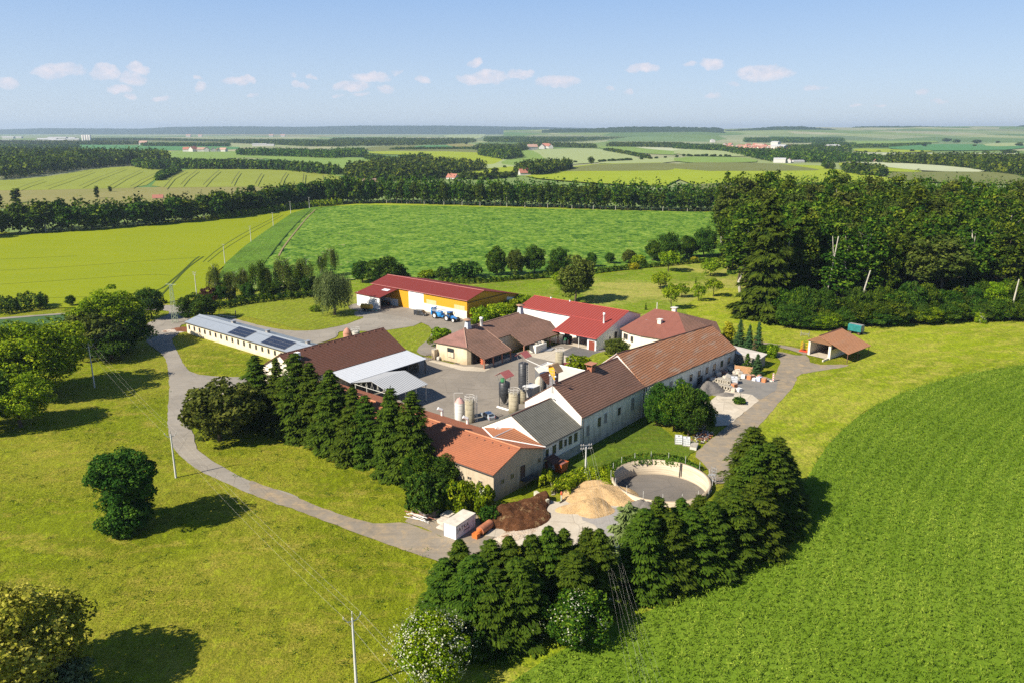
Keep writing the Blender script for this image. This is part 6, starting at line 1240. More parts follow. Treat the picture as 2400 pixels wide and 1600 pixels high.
for i, (u, v, h_) in enumerate(((60, 700, .55), (75, 560, .8), (170, 420, .9))):
    r = empty('slab_stack', tuple(P(*C1(u, v))), th, ['lowest stack of pale concrete slabs at the container door', 'middle stack of pale concrete slabs by the container', 'tallest stack of pale slabs behind the container'][i], 'slabs', 'slab stacks beside the container'); n_ = int(h_ / .14)
    for k in range(n_): m = MB(); dx, dy = rng.normal(size=2) * .05; m.box(-.1 + dx, 2.0 + dx, -.6 + dy, 1.1 + dy, k * .14, k * .14 + .12); m.build('slab', sp, r, local=True)
q = [P(*Z3(*p)) for p in ((1160, 330), (1250, 385), (1345, 345), (1260, 315))]; r = empty('dark_bin', tuple(q[0]), 0, 'open dark metal bin overgrown by the bush', 'bin'); m = MB()
for i in range(4): a, b = q[i], q[(i + 1) % 4]; m.add([a, b, b + np.array([0, 0, 1.3]), a + np.array([0, 0, 1.3])], [[0, 1, 2, 3]]); m.bar(a + np.array([0, 0, 1.3]), b + np.array([0, 0, 1.3]), .06)
m.build('body', plain('rusty_dark', (.12, .1, .09), .8, var=.4), r)
g = np.random.default_rng(4)
for k in range(14):
    c = P(*Z3(1190 + g.normal() * 28, 372 + g.normal() * 14)); a0 = yaw(P(*Z3(1110, 360)), P(*Z3(1290, 410))) + g.normal() * .12; L_ = 3 + g.random() * 2; m = MB(); z = .2 + g.random() * .9; d = np.array([math.cos(a0), math.sin(a0), 0]) * L_ / 2
    m.bar(c - d + np.array([0, 0, z]), c + d + np.array([0, 0, z + g.normal() * .15]), .06, n=6); o = m.build('metal_pipe', FRAMEW if k % 3 else plain('rusty_pipe', (.25, .1, .06), .8), autouv=True); tag(o, 'pale or rusty metal pipe in the bundle by the dark bin', 'pipe', 'pipes heaped by the dark bin')
for (u, v, s, lb) in ((1330, 310, 1.0, 'rusty sheet iron box beside the dark bin'), (1410, 290, 1.2, 'bent rusty plate standing between bin and slabs')):
    c = P(*Z3(u, v)); r = empty('rusty_scrap', tuple(c), .6, lb, 'scrap'); m = MB(); m.slab([(-s, -.3, .1), (s, -.3, .3), (s * .8, .6, 1.1 * s), (-s * .8, .5, .9)], .08); m.slab([(-s, -.3, .1), (-.4, -.8, .6), (.6, -.7, .8), (s, -.3, .3)], .08); m.build('plate', plain('rust', (.3, .12, .07), .9, var=.35), r, local=True)
a, b = P(*C1(985, 880)), P(*C1(1240, 690)); r = empty('rusty_cylinder', tuple(a), yaw(a, b), 'long rusty orange cylinder lying by the manure heap', 'cylinder'); L_ = np.linalg.norm(b - a); m = MB(); m.bar((.8, 0, .75), (L_ + 1, 0, .75), .72, n=18, smooth=True); m.build('body', plain('orange_rust', (.38, .14, .07), .7, var=.3), r, local=True); m = MB(); m.bar((-.4, 0, .6), (.8, 0, .75), .3, n=10, r2=.5); m.box(-.7, .2, -.5, .5, .1, .9); m.build('nozzle', plain('bright_orange', (.55, .15, .03), .6), r, local=True)
# orange skip, concrete blocks, hydrant, planks, stairs
c = P(*Y7(790, 662)); d1 = P(*Y7(900, 600)) - c; th = yaw(c, P(*Y7(905, 590))); r = empty('orange_skip', tuple(c), th, 'orange steel skip standing in the shade of the white house', 'skip'); m = MB(); og_ = plain('skip_orange', (.42, .09, .02), .5, var=.15)
m.add([(0, 0, .15), (1.9, 0, .15), (1.9, 1.5, .15), (0, 1.5, .15), (-.05, -.05, 1.75), (2.5, -.05, 1.75), (2.5, 1.6, 1.75), (-.05, 1.6, 1.75)], [[3, 2, 1, 0], [4, 5, 6, 7], [0, 1, 5, 4], [1, 2, 6, 5], [2, 3, 7, 6], [3, 0, 4, 7]]); m.build('body', og_, r, local=True); m = MB(); m.slab([(0, 0, 1.86), (1.1, 0, 1.86), (1.1, 1.5, 1.9), (0, 1.5, 1.9)], .06); m.slab([(1.15, 0, 1.86), (2.4, 0, 1.7), (2.4, 1.5, 1.7), (1.15, 1.5, 1.9)], .06); m.build('lid', plain('dull_maroon', (.25, .1, .08), .7), r, local=True)
a, b = P(*Y7(340, 1170)), P(*Y7(500, 1285)); r = empty('concrete_block', tuple((a + b) / 2), yaw(a, b), 'pale concrete retaining block beside the manure heap', 'block'); L_ = np.linalg.norm(b - a); m = MB(); m.box(-L_ / 2 - 1.4, L_ / 2, 0, .6, 0, 1.15); m.build('body', plain('pale_block', (.5, .47, .36), .9, var=.15), r, local=True)
c = P(*Y7(790, 1170)); r = empty('hydrant', tuple(c), 0, 'small red topped white hydrant at the foot of the hedge', 'hydrant'); m = MB(); m.lathe((0, 0, 0), [(.12, 0), (.12, 1.1)], 10); m.build('post', FRAMEW, r, local=True); m = MB(); m.lathe((0, 0, 1.1), [(.2, 0), (.22, .3), (.1, .6), (0, .65)], 10); m.build('head', plain('hydrant_red', (.5, .09, .04), .5), r, local=True)
r = empty('wooden_beam', tuple(P(*Y7(760, 1220))), 0, 'dark wooden beam lying at the edge of the sand heap', 'beam'); m = MB(); m.bar(P(*Y7(760, 1215), .2), P(*Y7(900, 1135), .2), .16); m.build('beam', plain('dark_wood', (.07, .05, .04), .9), r)
r = empty('wooden_pole', tuple(P(*Y7(660, 1060))), 0, 'leaning wooden pole beside the garden steps', 'pole'); m = MB(); m.bar(P(*Y7(665, 1060)), P(*Y7(710, 735), .3), .09); m.bar(P(*Y7(640, 910), 1), P(*Y7(715, 1035), .2), .06); m.build('pole', plain('dark_wood', (.07, .05, .04), .9), r)
r = empty('garden_steps', tuple(P(*Y7(620, 1060))), 0, 'worn concrete steps between hedge and bright green shrub', 'steps'); 
for k in range(8): a, b = P(*Y7(600 - k * 2, 1060 - k * 32), .1 + k * .08), P(*Y7(665 - k * 2, 1050 - k * 32), .1 + k * .08); m = MB(); m.bar(a, b, .14); m.build('step', plain('step_concrete', (.3, .27, .2), .9), r)
c = P(*R5(290, 500)); boxthing('stone_trough', 'grey stone trough on the grass under the shaded wall', 'trough', c, FA, (2.2, 1.0, .8), CONCM)
c = P(*R5(625, 285)); boxthing('concrete_bin', 'pale concrete bin at the wall beside the big bush', 'bin', c, FA, (2.6, 1.4, 1.5), plain('grey_bin', (.4, .37, .33), .9))
# IBC totes
IBCM = ribs('tote_white', (.74, .75, .76), .22, .5, dk=.6, w=.25, dirt=.05, cross=.25)
def ibc(px, label, sc_=1.0):
    c = P(*px); r = empty('water_tote', tuple(c), FA + .5, label, 'tote'); m = MB(); m.box(-.55, .55, -.5, .5, .18, 1.2); m.build('tank', IBCM, r, local=True); m = MB(); m.box(-.6, .6, -.55, .55, 0, .16); m.build('pallet', M_GREYB, r, local=True); m = MB(); m.lathe((0, 0, 1.2), [(.12, 0), (.12, .06), (0, .07)], 10); m.build('cap', STEELD, r, local=True)
    m = MB()
    for x in (-.6, .6):
        for y in (-.55, .55): m.bar((x, y, .1), (x, y, 1.22), .02)
    for z in (.5, .85, 1.2): 
        for s in (-1, 1): m.bar((-.6, s * .55, z), (.6, s * .55, z), .018); m.bar((s * .6, -.55, z), (s * .6, .55, z), .018)
    m.build('cage', METAL, r, local=True); r.scale = (sc_,) * 3; return r
ibc(R5(990, 572), 'white caged water tote next to the shrubs, farther from the scrap', 1.35); ibc(R5(1066, 588), 'white caged water tote touching the scrap heap', 1.35); ibc(Y8(1085, 715), 'white caged tote standing among the rubble piles', 1.5)
c = P(*R5(1220, 428)); r = empty('old_cistern', tuple(c), 1.1, 'whitish upright old cistern at the end of the big bush', 'cistern'); m = MB(); m.bar((-1.3, 0, 1.3), (1.3, 0, 1.5), .95, n=14, smooth=True); m.build('body', plain('dirty_white', (.5, .47, .42), .7, var=.35), r, local=True); m = MB()
for x in (-.9, .9):
    for s in (-1, 1): m.bar((x, s * .6, 0), (x, s * .6, .8), .06)
m.build('stand', STEELD, r, local=True)
c = P(*R5(1140, 615)); boxthing('concrete_hatch', 'low concrete box with dark lid below the water totes', 'hatch', c, FA + .3, (2.4, 1.3, .7), plain('pale_box', (.55, .52, .46), .9), CONCM)
g = np.random.default_rng(21); cols = [plain('junk_rust', (.32, .13, .06), .8, var=.4), plain('junk_white', (.6, .58, .54), .6), plain('junk_dark', (.06, .05, .05), .8), plain('junk_brown', (.2, .11, .07), .8), plain('junk_grey', (.3, .29, .28), .7)]
m = MB(); sp_ = [P(*R5(*q)) for q in ((1090, 560), (1110, 460), (1250, 440), (1380, 470), (1300, 540), (1210, 600))]
for k in range(260):
    w_ = g.dirichlet(np.ones(6)); c = sum(p * x for p, x in zip(sp_, w_)); h = 1.1 * (1 - np.abs(w_ - 1 / 6).sum() * .8); z = max(0.05, h * g.random()); L_ = .2 + g.random() ** 2 * 1.1; d = sph(1, g)[0] * np.array([1, 1, .4]) * L_
    m.bar(c + np.array([0, 0, z]) - d / 2, c + np.array([0, 0, z + .1]) + d / 2, .05 + .14 * g.random(), m=int(g.integers(5)), n=int(g.integers(3, 7)))
tag(m.build('scrap_heap', cols), 'heap of rusty scrap and rubbish behind the water totes', 'scrap', None, 'stuff')
# heaps
def heap(name, label, c, rx, ry, rot, h, mat, seed=1, rough=.12, n=70, shape=1.0, cat='heap', ridge_=False):
    g = np.random.default_rng(seed); xs = np.linspace(-1.15, 1.15, n); X, Y = np.meshgrid(xs, xs); r_ = np.sqrt(X ** 2 + Y ** 2); a = np.arctan2(Y, X)
    lim = 1 + .12 * np.sin(a * 3 + seed) + .08 * np.sin(a * 5 + 2 * seed); q = np.clip(1 - (r_ / lim), 0, 1) ** shape
    nz = np.zeros_like(q)
    for s_ in (3, 6, 12, 24):
        k_ = g.random((s_ + 2, s_ + 2)); i = (X + 1.15) / 2.3 * s_; j = (Y + 1.15) / 2.3 * s_; i0, j0 = i.astype(int), j.astype(int); fi, fj = i - i0, j - j0; i1, j1 = np.minimum(i0 + 1, s_ + 1), np.minimum(j0 + 1, s_ + 1)
        nz += (k_[i0, j0] * (1 - fi) * (1 - fj) + k_[i1, j0] * fi * (1 - fj) + k_[i0, j1] * (1 - fi) * fj + k_[i1, j1] * fi * fj - .5) * 3 / s_
    Zz = h * (q + rough * nz * 3.0 * np.minimum(q * 4, 1)) - (q <= 0) * .1; Zz += g.normal(size=q.shape) * .02 * (q > 0)
    V = np.stack([X * rx * math.cos(rot) - Y * ry * math.sin(rot), X * rx * math.sin(rot) + Y * ry * math.cos(rot), Zz + .05], 2).reshape(-1, 3)
    I = np.arange(n * n).reshape(n, n); F = np.stack([I[:-1, :-1], I[:-1, 1:], I[1:, 1:], I[1:, :-1]], 2).reshape(-1, 4); F = F[(q.ravel()[F] > 0).any(1)]; u, inv = np.unique(F, return_inverse=True)
    o = obj_of(name, npmesh(name, V[u], inv.reshape(-1, 4), mat, smooth=True)); o.location = (c[0], c[1], c[2] if len(c) > 2 else 0); return tag(o, label, cat)
def soil(name, c1, c2, c3=None, sc_=1.5, thr=.6, bump=.8):
    t = NT(name); o = t.pos(); a = t.noise(o, sc_, 6, .75); f = t.noise(o, sc_ * 5, 4, .8); c = t.mix(t.ramp(a, [(.35, 0.0), (.65, 1.0)]), c1, c2)
    if c3: c = t.mix(t.ramp(t.noise(o, .5, 5, .7), [(thr, 0.0), (thr + .07, 1.0)]), c, c3)
    c = t.mix(t.ramp(f, [(.35, .6), (.6, 0.0)]), c, hsv(c1, .5)); MATS[name] = t.fin(c, .95, .05, 0, t.bump(t.math('ADD', a, f), bump, .25)); return MATS[name]
SAND = soil('sand', (.58, .38, .18), (.66, .46, .25)); MAN = soil('manure', (.10, .042, .02), (.2, .09, .042), (.42, .29, .14), thr=.57, bump=1.0); GRV = soil('grey_gravel_heap', (.16, .145, .13), (.22, .2, .18), bump=.4)
heap('sand_heap', 'large tan sand heap leaning against the round tank', P(*R4(1700, 1045)), 6.8, 5.0, FA - .9, 1.8, SAND, 3, .2, shape=.75); heap('sand_heap', 'smaller tan sand heap with a dark furrowed side, in front of the large one', P(*R4(1600, 1165)), 5.0, 3.3, .1, 2.1, SAND, 5, .2, shape=.85)
heap('manure_heap', 'dark brown manure heap with pale straw on top', P(*R4(1010, 1225)), 6.9, 4.5, FA, 2.4, MAN, 7, .32, shape=.6)
heap('sand_spill', 'low streak of pale spilled sand beside the manure heap', P(*R4(1010, 1385)), 6.0, 1.9, .5, .5, soil('pale_spill', (.62, .48, .34), (.7, .62, .52), (.22, .13, .07), .8, .55), 9, .2, cat='spill')
heap('gravel_heap', 'tall grey gravel heap in the shadow of the long wall', P(*Y8(530, 850)), 6.2, 3.6, FA, 2.6, GRV, 11, .06, shape=.9); heap('gravel_heap', 'flat round dark gravel heap on the concrete slab', P(*Y8(905, 955)), 2.7, 1.6, 0, .8, GRV, 12, .04)
heap('gravel_heap', 'small grey gravel heap at the front of the round tank', P(*R5(620, 1165)), 2.6, 1.6, .3, 1.1, GRV, 13, .06); heap('gravel_heap', 'second small gravel heap beside the spruces at the tank', P(*R5(690, 1180)), 2.3, 1.4, .3, 1.0, GRV, 14, .06)
heap('soil_heap', 'red brown soil heap by the gable of the low barn', P(*R1(110, 680)), 5.0, 3.0, 0, 1.0, soil('red_soil', (.18, .07, .04), (.24, .11, .06)), 15, .2)
heap('rubble_strip', 'pale rubble scattered beside the soil heap', P(*R1(30, 690)), 4.0, 2.2, 0, .5, soil('pale_rubble', (.5, .42, .34), (.62, .55, .48), (.2, .1, .06), 1.2, .55), 16, .3, cat='rubble')
# rubble yard
g = np.random.default_rng(33); SM = [plain('stone_a', (.40, .36, .29), .9, var=.3), plain('stone_b', (.30, .28, .25), .9, var=.3), plain('stone_c', (.5, .43, .35), .9, var=.25), plain('stone_d', (.28, .15, .11), .9, var=.3)]
def rock_me(k, mat):
    bm = bmesh.new(); bmesh.ops.create_cube(bm, size=1.0)
    for v in bm.verts: v.co += Vector(g.normal(size=3) * .12)
    bmesh.ops.bevel(bm, geom=bm.edges[:], offset=.12, segments=1, affect='EDGES'); me = bpy.data.meshes.new('stone_block'); bm.to_mesh(me); bm.free(); me.materials.append(mat); return me
RK = [rock_me(i, SM[i % 4]) for i in range(8)]
spots = []
for (u0, v0, u1, v1, n_) in ((640, 640, 980, 480, 18), (850, 450, 1050, 390, 7), (560, 720, 700, 640, 8), (900, 690, 1020, 560, 9), (1090, 520, 1190, 480, 5), (500, 640, 640, 540, 7), (560, 560, 830, 470, 8), (1160, 560, 1330, 620, 5)):
    for k in range(n_): spots.append((u0 + (u1 - u0) * g.random() + g.normal() * 18, v0 + (v1 - v0) * g.random() + g.normal() * 14))
for k, (u, v) in enumerate(spots):
    o = obj_of('stone_block', RK[int(g.integers(8))]); c = P(*Y8(u, v)); s_ = .65 + .6 * g.random(); o.scale = (s_ * 1.5, s_ * 1.1, s_ * (.7 + .5 * g.random())); o.location = (c[0], c[1], s_ * .35 + (.6 if k % 5 == 0 else .05)); o.rotation_euler = (g.normal() * .15, g.normal() * .15, g.random() * 3)
    tag(o, 'weathered stone or concrete block dumped in the rubble yard', 'block', 'stone blocks in the rubble yard')
for k in range(11):
    u, v = ((740 + k * 48, 745 + k * 9) if k < 6 else (745 + (k - 6) * 62, 800 + (k - 6) * 14)); c = P(*Y8(u, v)); m = MB(); ri = .42
    vs = []; 
    for y_ in (-.6, .6):
        for rr in (.32, .48):
            for i in range(12): a_ = 2 * math.pi * i / 12; vs.append((rr * math.cos(a_), y_, .48 + rr * math.sin(a_)))
    fs = []
    for i in range(12): j = (i + 1) % 12; fs += [[12 + i, 12 + j, 36 + j, 36 + i], [i, 24 + i, 24 + j, j], [i, j, 12 + j, 12 + i], [24 + i, 36 + i, 36 + j, 24 + j]]
    m.add(vs, fs); o = m.build('concrete_pipe', SM[0]); o.location = (c[0], c[1], 0.15 + (.75 if k < 6 else 0)); o.rotation_euler = (0, 0, FA - 1.6 + g.normal() * .08); o.scale = (1.15,) * 3; tag(o, 'short hollow concrete pipe in the double row of pipes', 'pipe', 'concrete pipes stacked in rows')
ORB = plain('orange_brick', (.55, .2, .08), .85, var=.2, sc_=4); 
for (u, v, mt, lb, d_) in ((1090, 820, ORB, 'orange brick pallet nearest the concrete pipes', (1.3, 1.0, 1.2)), (1075, 880, SM[2], 'grey stone pallet below the orange brick pallet', (1.3, 1.0, .8)), (1410, 620, ORB, 'orange brick pallet beside the round stones', (1.3, 1, 1.0)), (1725, 680, ORB, 'last orange brick pallet at the end of the row', (1.2, 1, 1.0)), (1620, 655, plain('blue_bag', (.45, .5, .68), .6), 'pale blue wrapped pallet in the brick row', (1.3, 1, 1.0)), (1520, 650, plain('white_bag', (.68, .66, .62), .7), 'white sack pile in the brick row', (1.1, .9, .6)), (1190, 880, plain('white_bag', (.68, .66, .62), .7), 'white sacks beside the orange brick pallet', (1.3, 1.1, .8)), (1280, 595, plain('white_bag', (.68, .66, .62), .7), 'white sack pallet behind the stone rolls', (1.3, 1, .8)), (1470, 590, plain('pale_orange', (.6, .35, .22), .8), 'pale orange pallet behind the brick row', (1.2, .9, .7)), (985, 740, plain('wrap_grey', (.55, .57, .58), .5), 'silvery wrapped pallet beside the concrete pipes', (1.3, 1, .9)), (1620, 595, ORB, 'small orange brick stack behind the blue pallet', (.9, .7, .7))):
    boxthing('brick_pallet', lb, 'pallet', P(*Y8(u, v)), FA + g.normal() * .2, d_, mt, None if 'sack' in lb else plain('pallet_top', tuple(x * .8 for x in (.5, .3, .2)), .8) if mt is ORB else None, 'pallets in the rubble yard', .15)
a, b = P(*Y8(1095, 470)), P(*Y8(1470, 520)); r = empty('slatted_fence', tuple(a), yaw(a, b), 'orange lath stack fence behind the rubble yard', 'fence'); L_ = np.linalg.norm(b - a); m = MB()
for k in range(7): m.box(0, L_, -.05, .05, .15 + k * .28, .33 + k * .28)
m.build('slat', plain('orange_lath', (.55, .3, .15), .8, var=.2), r, local=True); m = MB()
for x in (0, L_ / 2, L_): m.box(x - .07, x + .07, .06, .2, 0, 2.15)
m.build('post', M_GREYB, r, local=True)
a, b = P(*Y8(705, 330)), P(*Y8(1095, 400)); r = empty('block_wall', tuple(a), yaw(a, b), 'low grey concrete wall between shed and rubble', 'wall'); L_ = np.linalg.norm(b - a); m = MB(); m.box(0, L_, -.12, .12, 0, 1.3); m.build('body', plain('grey_block_wall', (.33, .31, .28), .9, var=.3), r, local=True)
a, b = P(*Y8(1480, 560)), P(*Y8(1900, 680)); r = empty('pale_kerb', tuple(a), yaw(a, b), 'low pale kerb wall ending at the striped marker', 'kerb'); L_ = np.linalg.norm(b - a); m = MB(); m.box(0, L_, -.12, .12, 0, .4); m.build('body', CREAM, r, local=True)
c = P(*Y8(1912, 672)); r = empty('striped_marker', tuple(c), FA, 'upright red and white striped marker board by the dirt road', 'marker'); m = MB(); m.box(-.04, .04, -.22, .22, .1, 2.3); m.build('board', FRAMEW, r, local=True); m = MB()
for k in range(4): z = .35 + k * .5; m.add([(-.045, -.22, z), (-.045, .22, z + .2), (-.045, .22, z + .4), (-.045, -.22, z + .2)], [[0, 1, 2, 3]])
m.build('stripe', plain('marker_red', (.5, .03, .02), .5), r, local=True)
c = P(*Y8(1225, 985)); r = empty('short_post', tuple(c), 0, 'short dark post at the edge of the concrete slab', 'post'); m = MB(); m.bar((0, 0, 0), (0, 0, 1.1), .05); m.build('post', STEELD, r, local=True)
# yard container, gate, flower box
c = P(*R3(445, 716)); r = empty('horse_box', tuple(c), 0, 'white box trailer with junk on its roof in the yard', 'trailer'); a, b, d_ = P(*R3(385, 700)), P(*R3(450, 718)), P(*R3(556, 680)); m = MB(); pts_ = [a, b, d_, a + d_ - b]; m.add([p + np.array([0, 0, .1]) for p in pts_] + [p + np.array([0, 0, 2.3]) for p in pts_], [[i, (i + 1) % 4, (i + 1) % 4 + 4, i + 4] for i in range(4)] + [[4, 5, 6, 7]]); m.build('body', plaster('trailer_white', (.72, .69, .62), (.4, .34, .25), .4, .3), r)
cc_ = sum(pts_) / 4; g = np.random.default_rng(3)
for k in range(3): o = obj_of('stone_block', RK[k]); o.location = (cc_[0] + (k - 1) * 1.1 + .3, cc_[1] + (k - 1) * .8 + .3, 2.55); o.scale = (1.1, .9, .45); o.rotation_euler = (0, 0, k); tag(o, ['grey tarpaulin lump on the white box trailer, at its near end', 'dark lump in the middle of the white box trailer roof', 'black tyre heap on the far end of the white box trailer'][k], 'junk')
m = MB(); m.slab([d_ + np.array([0, 0, .5]), d_ + np.array([2.4, .8, .5]), d_ + np.array([1.2, -1.6, .35]), d_ + np.array([-1.4, -2.2, .35])], .08); o = m.build('loading_ramp', METAL, r)
a, b = P(*V5(505, 1235)), P(*V5(650, 1195)); r = empty('pipe_gate', tuple(a), yaw(a, b), 'open rusty pipe gate at the yard entrance', 'gate'); L_ = np.linalg.norm(b - a); m = MB()
for z in (.3, 1.1, 1.9): m.bar((0, 0, z), (L_, 0, z), .04)
for x in np.linspace(0, L_, 5): m.bar((x, 0, .1), (x, 0, 2.1), .045)
m.build('frame', plain('rusty_gate', (.16, .1, .08), .8), r, local=True)
c = P(*V5(665, 1195)); boxthing('gate_pillar', 'tall tan masonry gate pillar at the corner of the cream barn', 'pillar', c, FA, (1.3, 1.1, 3.0), TANP, CONCM)
c = P(*V5(755, 1200)); r = empty('small_tank', tuple(c), FA, 'small whitish tank lying at the corner of the barn', 'tank'); m = MB(); m.bar((-.7, 0, .6), (.7, 0, .6), .5, n=12, smooth=True); m.build('tank', plain('dirty_white', (.5, .47, .42), .7), r, local=True); m = MB(); m.box(-.6, .6, -.3, .3, 0, .3); m.build('base', CONCM, r, local=True)
c = P(*V5(1610, 1290)); r = empty('orange_machine', tuple(c), FA, 'small orange machine stored under the roof corner', 'machine'); m = MB()
for z in (.4, 1.0, 1.6): m.bar((-.5, .5, z), (.6, -.5, z), .18, n=8)
m.box(-.4, .4, -.3, .3, 0, 1.9); m.build('body', plain('orange_machine', (.55, .14, .07), .5), r, local=True)
c = P(*V5(1010, 1265)); r = empty('wooden_grate', tuple(c), 0, 'dark slatted grate in the paving before the barn door', 'grate'); a, b = P(*V5(870, 1215)), P(*V5(1175, 1290)); d = (b - a); L_ = np.linalg.norm(d); d = d / L_; n_ = np.array([-d[1], d[0], 0]); m = MB()
for k in range(12): p0 = a + d * (L_ * k / 12) + np.array([0, 0, .22]); m.bar(p0 - n_ * .7, p0 + n_ * .7, .09)
m.build('slat', plain('dark_grate', (.1, .09, .08), .8), r)
for (u, v, lb) in ((935, 1200, 'red planter nearer the barn window'), (1055, 1225, 'red planter nearer the rounded corner')): boxthing('planter', lb, 'planter', P(*V5(u, v)), FA, (.8, .6, .9), plain('planter_red', (.35, .08, .06), .7))
boxthing('bright_door', 'maroon rain butt beside the round shrub', 'barrel', P(*K2(1560, 625)), 0, (1.6, 1.6, 1.1), plain('maroon_butt', (.2, .04, .04), .6)).name = 'rain_butt'
# fence on the far yard lawn
pth = [P(*R1(*q)) for q in ((440, 545), (600, 565), (595, 555))]; r = empty('wire_fence', tuple(pth[0]), 0, 'low wire fence with white kerb at the end of the lawn', 'fence'); m = MB(); a, b = pth[0], pth[1]
for k in range(12): p = a + (b - a) * k / 11; m.bar(p, p + np.array([0, 0, 1.8]), .03)
for z in (.6, 1.2, 1.8): m.bar(a + np.array([0, 0, z]), b + np.array([0, 0, z]), .015)
m.build('mesh', STEELD, r); m = MB(); m.bar(a, b, .22); m.build('kerb', CREAM, r); m = MB(); m.bar(b, b + np.array([0, 0, 2.4]), .18); m.build('post', STEELD, r)
# ------------------------------------------------------------------ poles and wires
PC = plain('pole_concrete', (.55, .54, .52), .8, var=.1); PW = plain('pole_wood', (.22, .19, .16), .9)
def upole(base, top, label, kind='wish', mat=PC, H=None, cross=None, group=None):
    b = base if len(base) == 3 else P(*base); h = H or hgt(b, top); r = empty('utility_pole', tuple(b), 0, label, 'pole', group); m = MB(); rr = .19 if mat is PC else .15
    m.bar(b, b + np.array([0, 0, h * .92]), rr, n=10, r2=rr * .6, smooth=True); m.build('pole', mat, r); cx = np.array(cross or (.8, -.6, 0)) if cross is None or len(cross) == 3 else np.array([*cross, 0]); cx = cx / np.linalg.norm(cx); tp = b + np.array([0, 0, h]); pts_ = []
    m = MB(); ins = []
    if kind == 'wish':
        j = tp - np.array([0, 0, 1.3])
        for s in (-1, 1): q1 = j + cx * s * .6 + np.array([0, 0, .15]); q2 = j + cx * s * 1.0 + np.array([0, 0, .65]); m.bar(j, q1, .06); m.bar(q1, q2, .05); ins.append(q2); pts_.append(q2 + np.array([0, 0, .28]))
        m.bar(j - np.array([0, 0, .2]), tp - np.array([0, 0, .2]), .06); ins.append(tp - np.array([0, 0, .25])); pts_.append(tp)
    else:
        for zz in ((-.15, -.85) if kind == 'double' else (-.2,)):
            m.bar(tp + cx * 1.1 + np.array([0, 0, zz]), tp - cx * 1.1 + np.array([0, 0, zz]), .06)
            for s in (-1, -.55, .55, 1): q = tp + cx * s + np.array([0, 0, zz]); ins.append(q); pts_.append(q + np.array([0, 0, .25]))
    m.build('crossarm', METAL, r); [MB().bar(q, q + np.array([0, 0, .27]), .07, n=8).build('insulator', plain('porcelain', (.5, .46, .42), .3), r) for q in ins]; return pts_
def wire(a, b, sag, r_=.0065, lab='thin pale power line wire between the poles', group='power line wires'):
    a, b = np.array(a, float), np.array(b, float); m = MB(); n_ = 14; pr = None
    for k in range(n_ + 1):
        t_ = k / n_; p = a + (b - a) * t_ - np.array([0, 0, sag * 4 * t_ * (1 - t_)])
        if pr is not None: m.bar(pr, p, r_, n=3, caps=False)
        pr = p
    return tag(m.build('power_wire', plain('wire', (.42, .4, .36), .6), autouv=False), lab, 'wire', group)
tp4 = P(824.5, 1432, 10.2); p4 = upole((tp4[0], tp4[1], 0), 0, 'concrete pole with forked arms nearest the camera', H=10.2, cross=(.86, .5, 0))
p3 = upole(L5(1078, 310), L5(0, 20)[1], 'concrete pole with forked arms beside the asphalt road', cross=(.9, .4, 0)); p2 = upole(LT(870, 1205), LT(0, 795)[1], 'concrete pole standing before the big trees', cross=(.9, .4, 0))
lm = P(*LT(1610, 615)); lh = hgt(lm, LT(0, 262)[1]); r = empty('lattice_mast', tuple(lm), 0, 'green steel lattice mast at the road junction', 'mast'); m = MB(); gm = plain('pale_green_steel', (.35, .42, .28), .6)
for sx_, sy_ in ((-1, -1), (1, -1), (1, 1), (-1, 1)): m.bar(lm + np.array([sx_ * .75, sy_ * .75, 0]), lm + np.array([sx_ * .3, sy_ * .3, lh]), .07)
for k in range(10):
    z0, z1 = lh * k / 10, lh * (k + 1) / 10; w0, w1 = .75 - .45 * k / 10, .75 - .45 * (k + 1) / 10
    for (ax_, ay_), (bx_, by_) in (((-1, -1), (1, -1)), ((1, -1), (1, 1)), ((1, 1), (-1, 1)), ((-1, 1), (-1, -1))): m.bar(lm + np.array([ax_ * w0, ay_ * w0, z0]), lm + np.array([bx_ * w1, by_ * w1, z1]), .04)
m.build('lattice', gm, r); m = MB(); m.bar(lm + np.array([-1.8, .3, lh]), lm + np.array([1.8, -.3, lh]), .08); m.build('crossarm', gm, r); lmp = [lm + np.array([-1.6, .3, lh]), lm + np.array([1.6, -.3, lh]), lm + np.array([0, 0, lh])]
for A, B, sg in ((p4, p3, 1.0), (p3, p2, .9)):
    for x, y in zip(A, B): wire(x, y, sg)
for x, y in zip(p2, lmp): wire(x, y, .8)
q4 = tp4 + (tp4 - np.array(p3[2])) * .7
for x in p4: wire(x, x + (np.array(x) - np.array(p3[2])) * .5 * np.array([1, 1, 0]) + np.array([0, 0, -.4]), .6, .008)
chain = [upole(R1(240, 360), R1(0, 150)[1], 'concrete pole at the wheat field corner behind the round tree', 'double', group=None)]
fars = [((517, 607), 560), ((577, 558), 515), ((628, 522), 486), ((668, 492), 464), ((711, 481), 452)]
for i, (bs, tpv) in enumerate(fars): chain.append(upole(D(*bs), tpv / .98, ['pale pole on the field boundary nearest the birches', 'second pale pole up the field boundary', 'third pale pole up the field boundary', 'pale pole where wheat and green field meet at the top', 'small pale pole in front of the far wood'][i], 'one', H=9.5, group='poles up the field boundary'))
for A, B in zip(chain[:-1], chain[1:]):
    for k in (0, 3): wire(A[k], B[k], 1.2, .012)
for k, x in zip((0, 3), lmp): wire(chain[0][k], x, .5, .015)
pf = upole(R4(1577, 850), R4(0, 600)[1], 'old wooden pole with many insulators by the round tank', 'double', PC, cross=(.9, .2, 0)); ps = upole(Z4(716, 905), Z4(0, 562)[1], 'grey pole standing in the gap of the spruce row', 'double', PW, cross=(1, .1, 0))
pn = [P(1500 + k * 14, 1720, 6.5) for k in range(8)]
for x, y in zip(ps, pn): wire(x, y, .5, .0032)
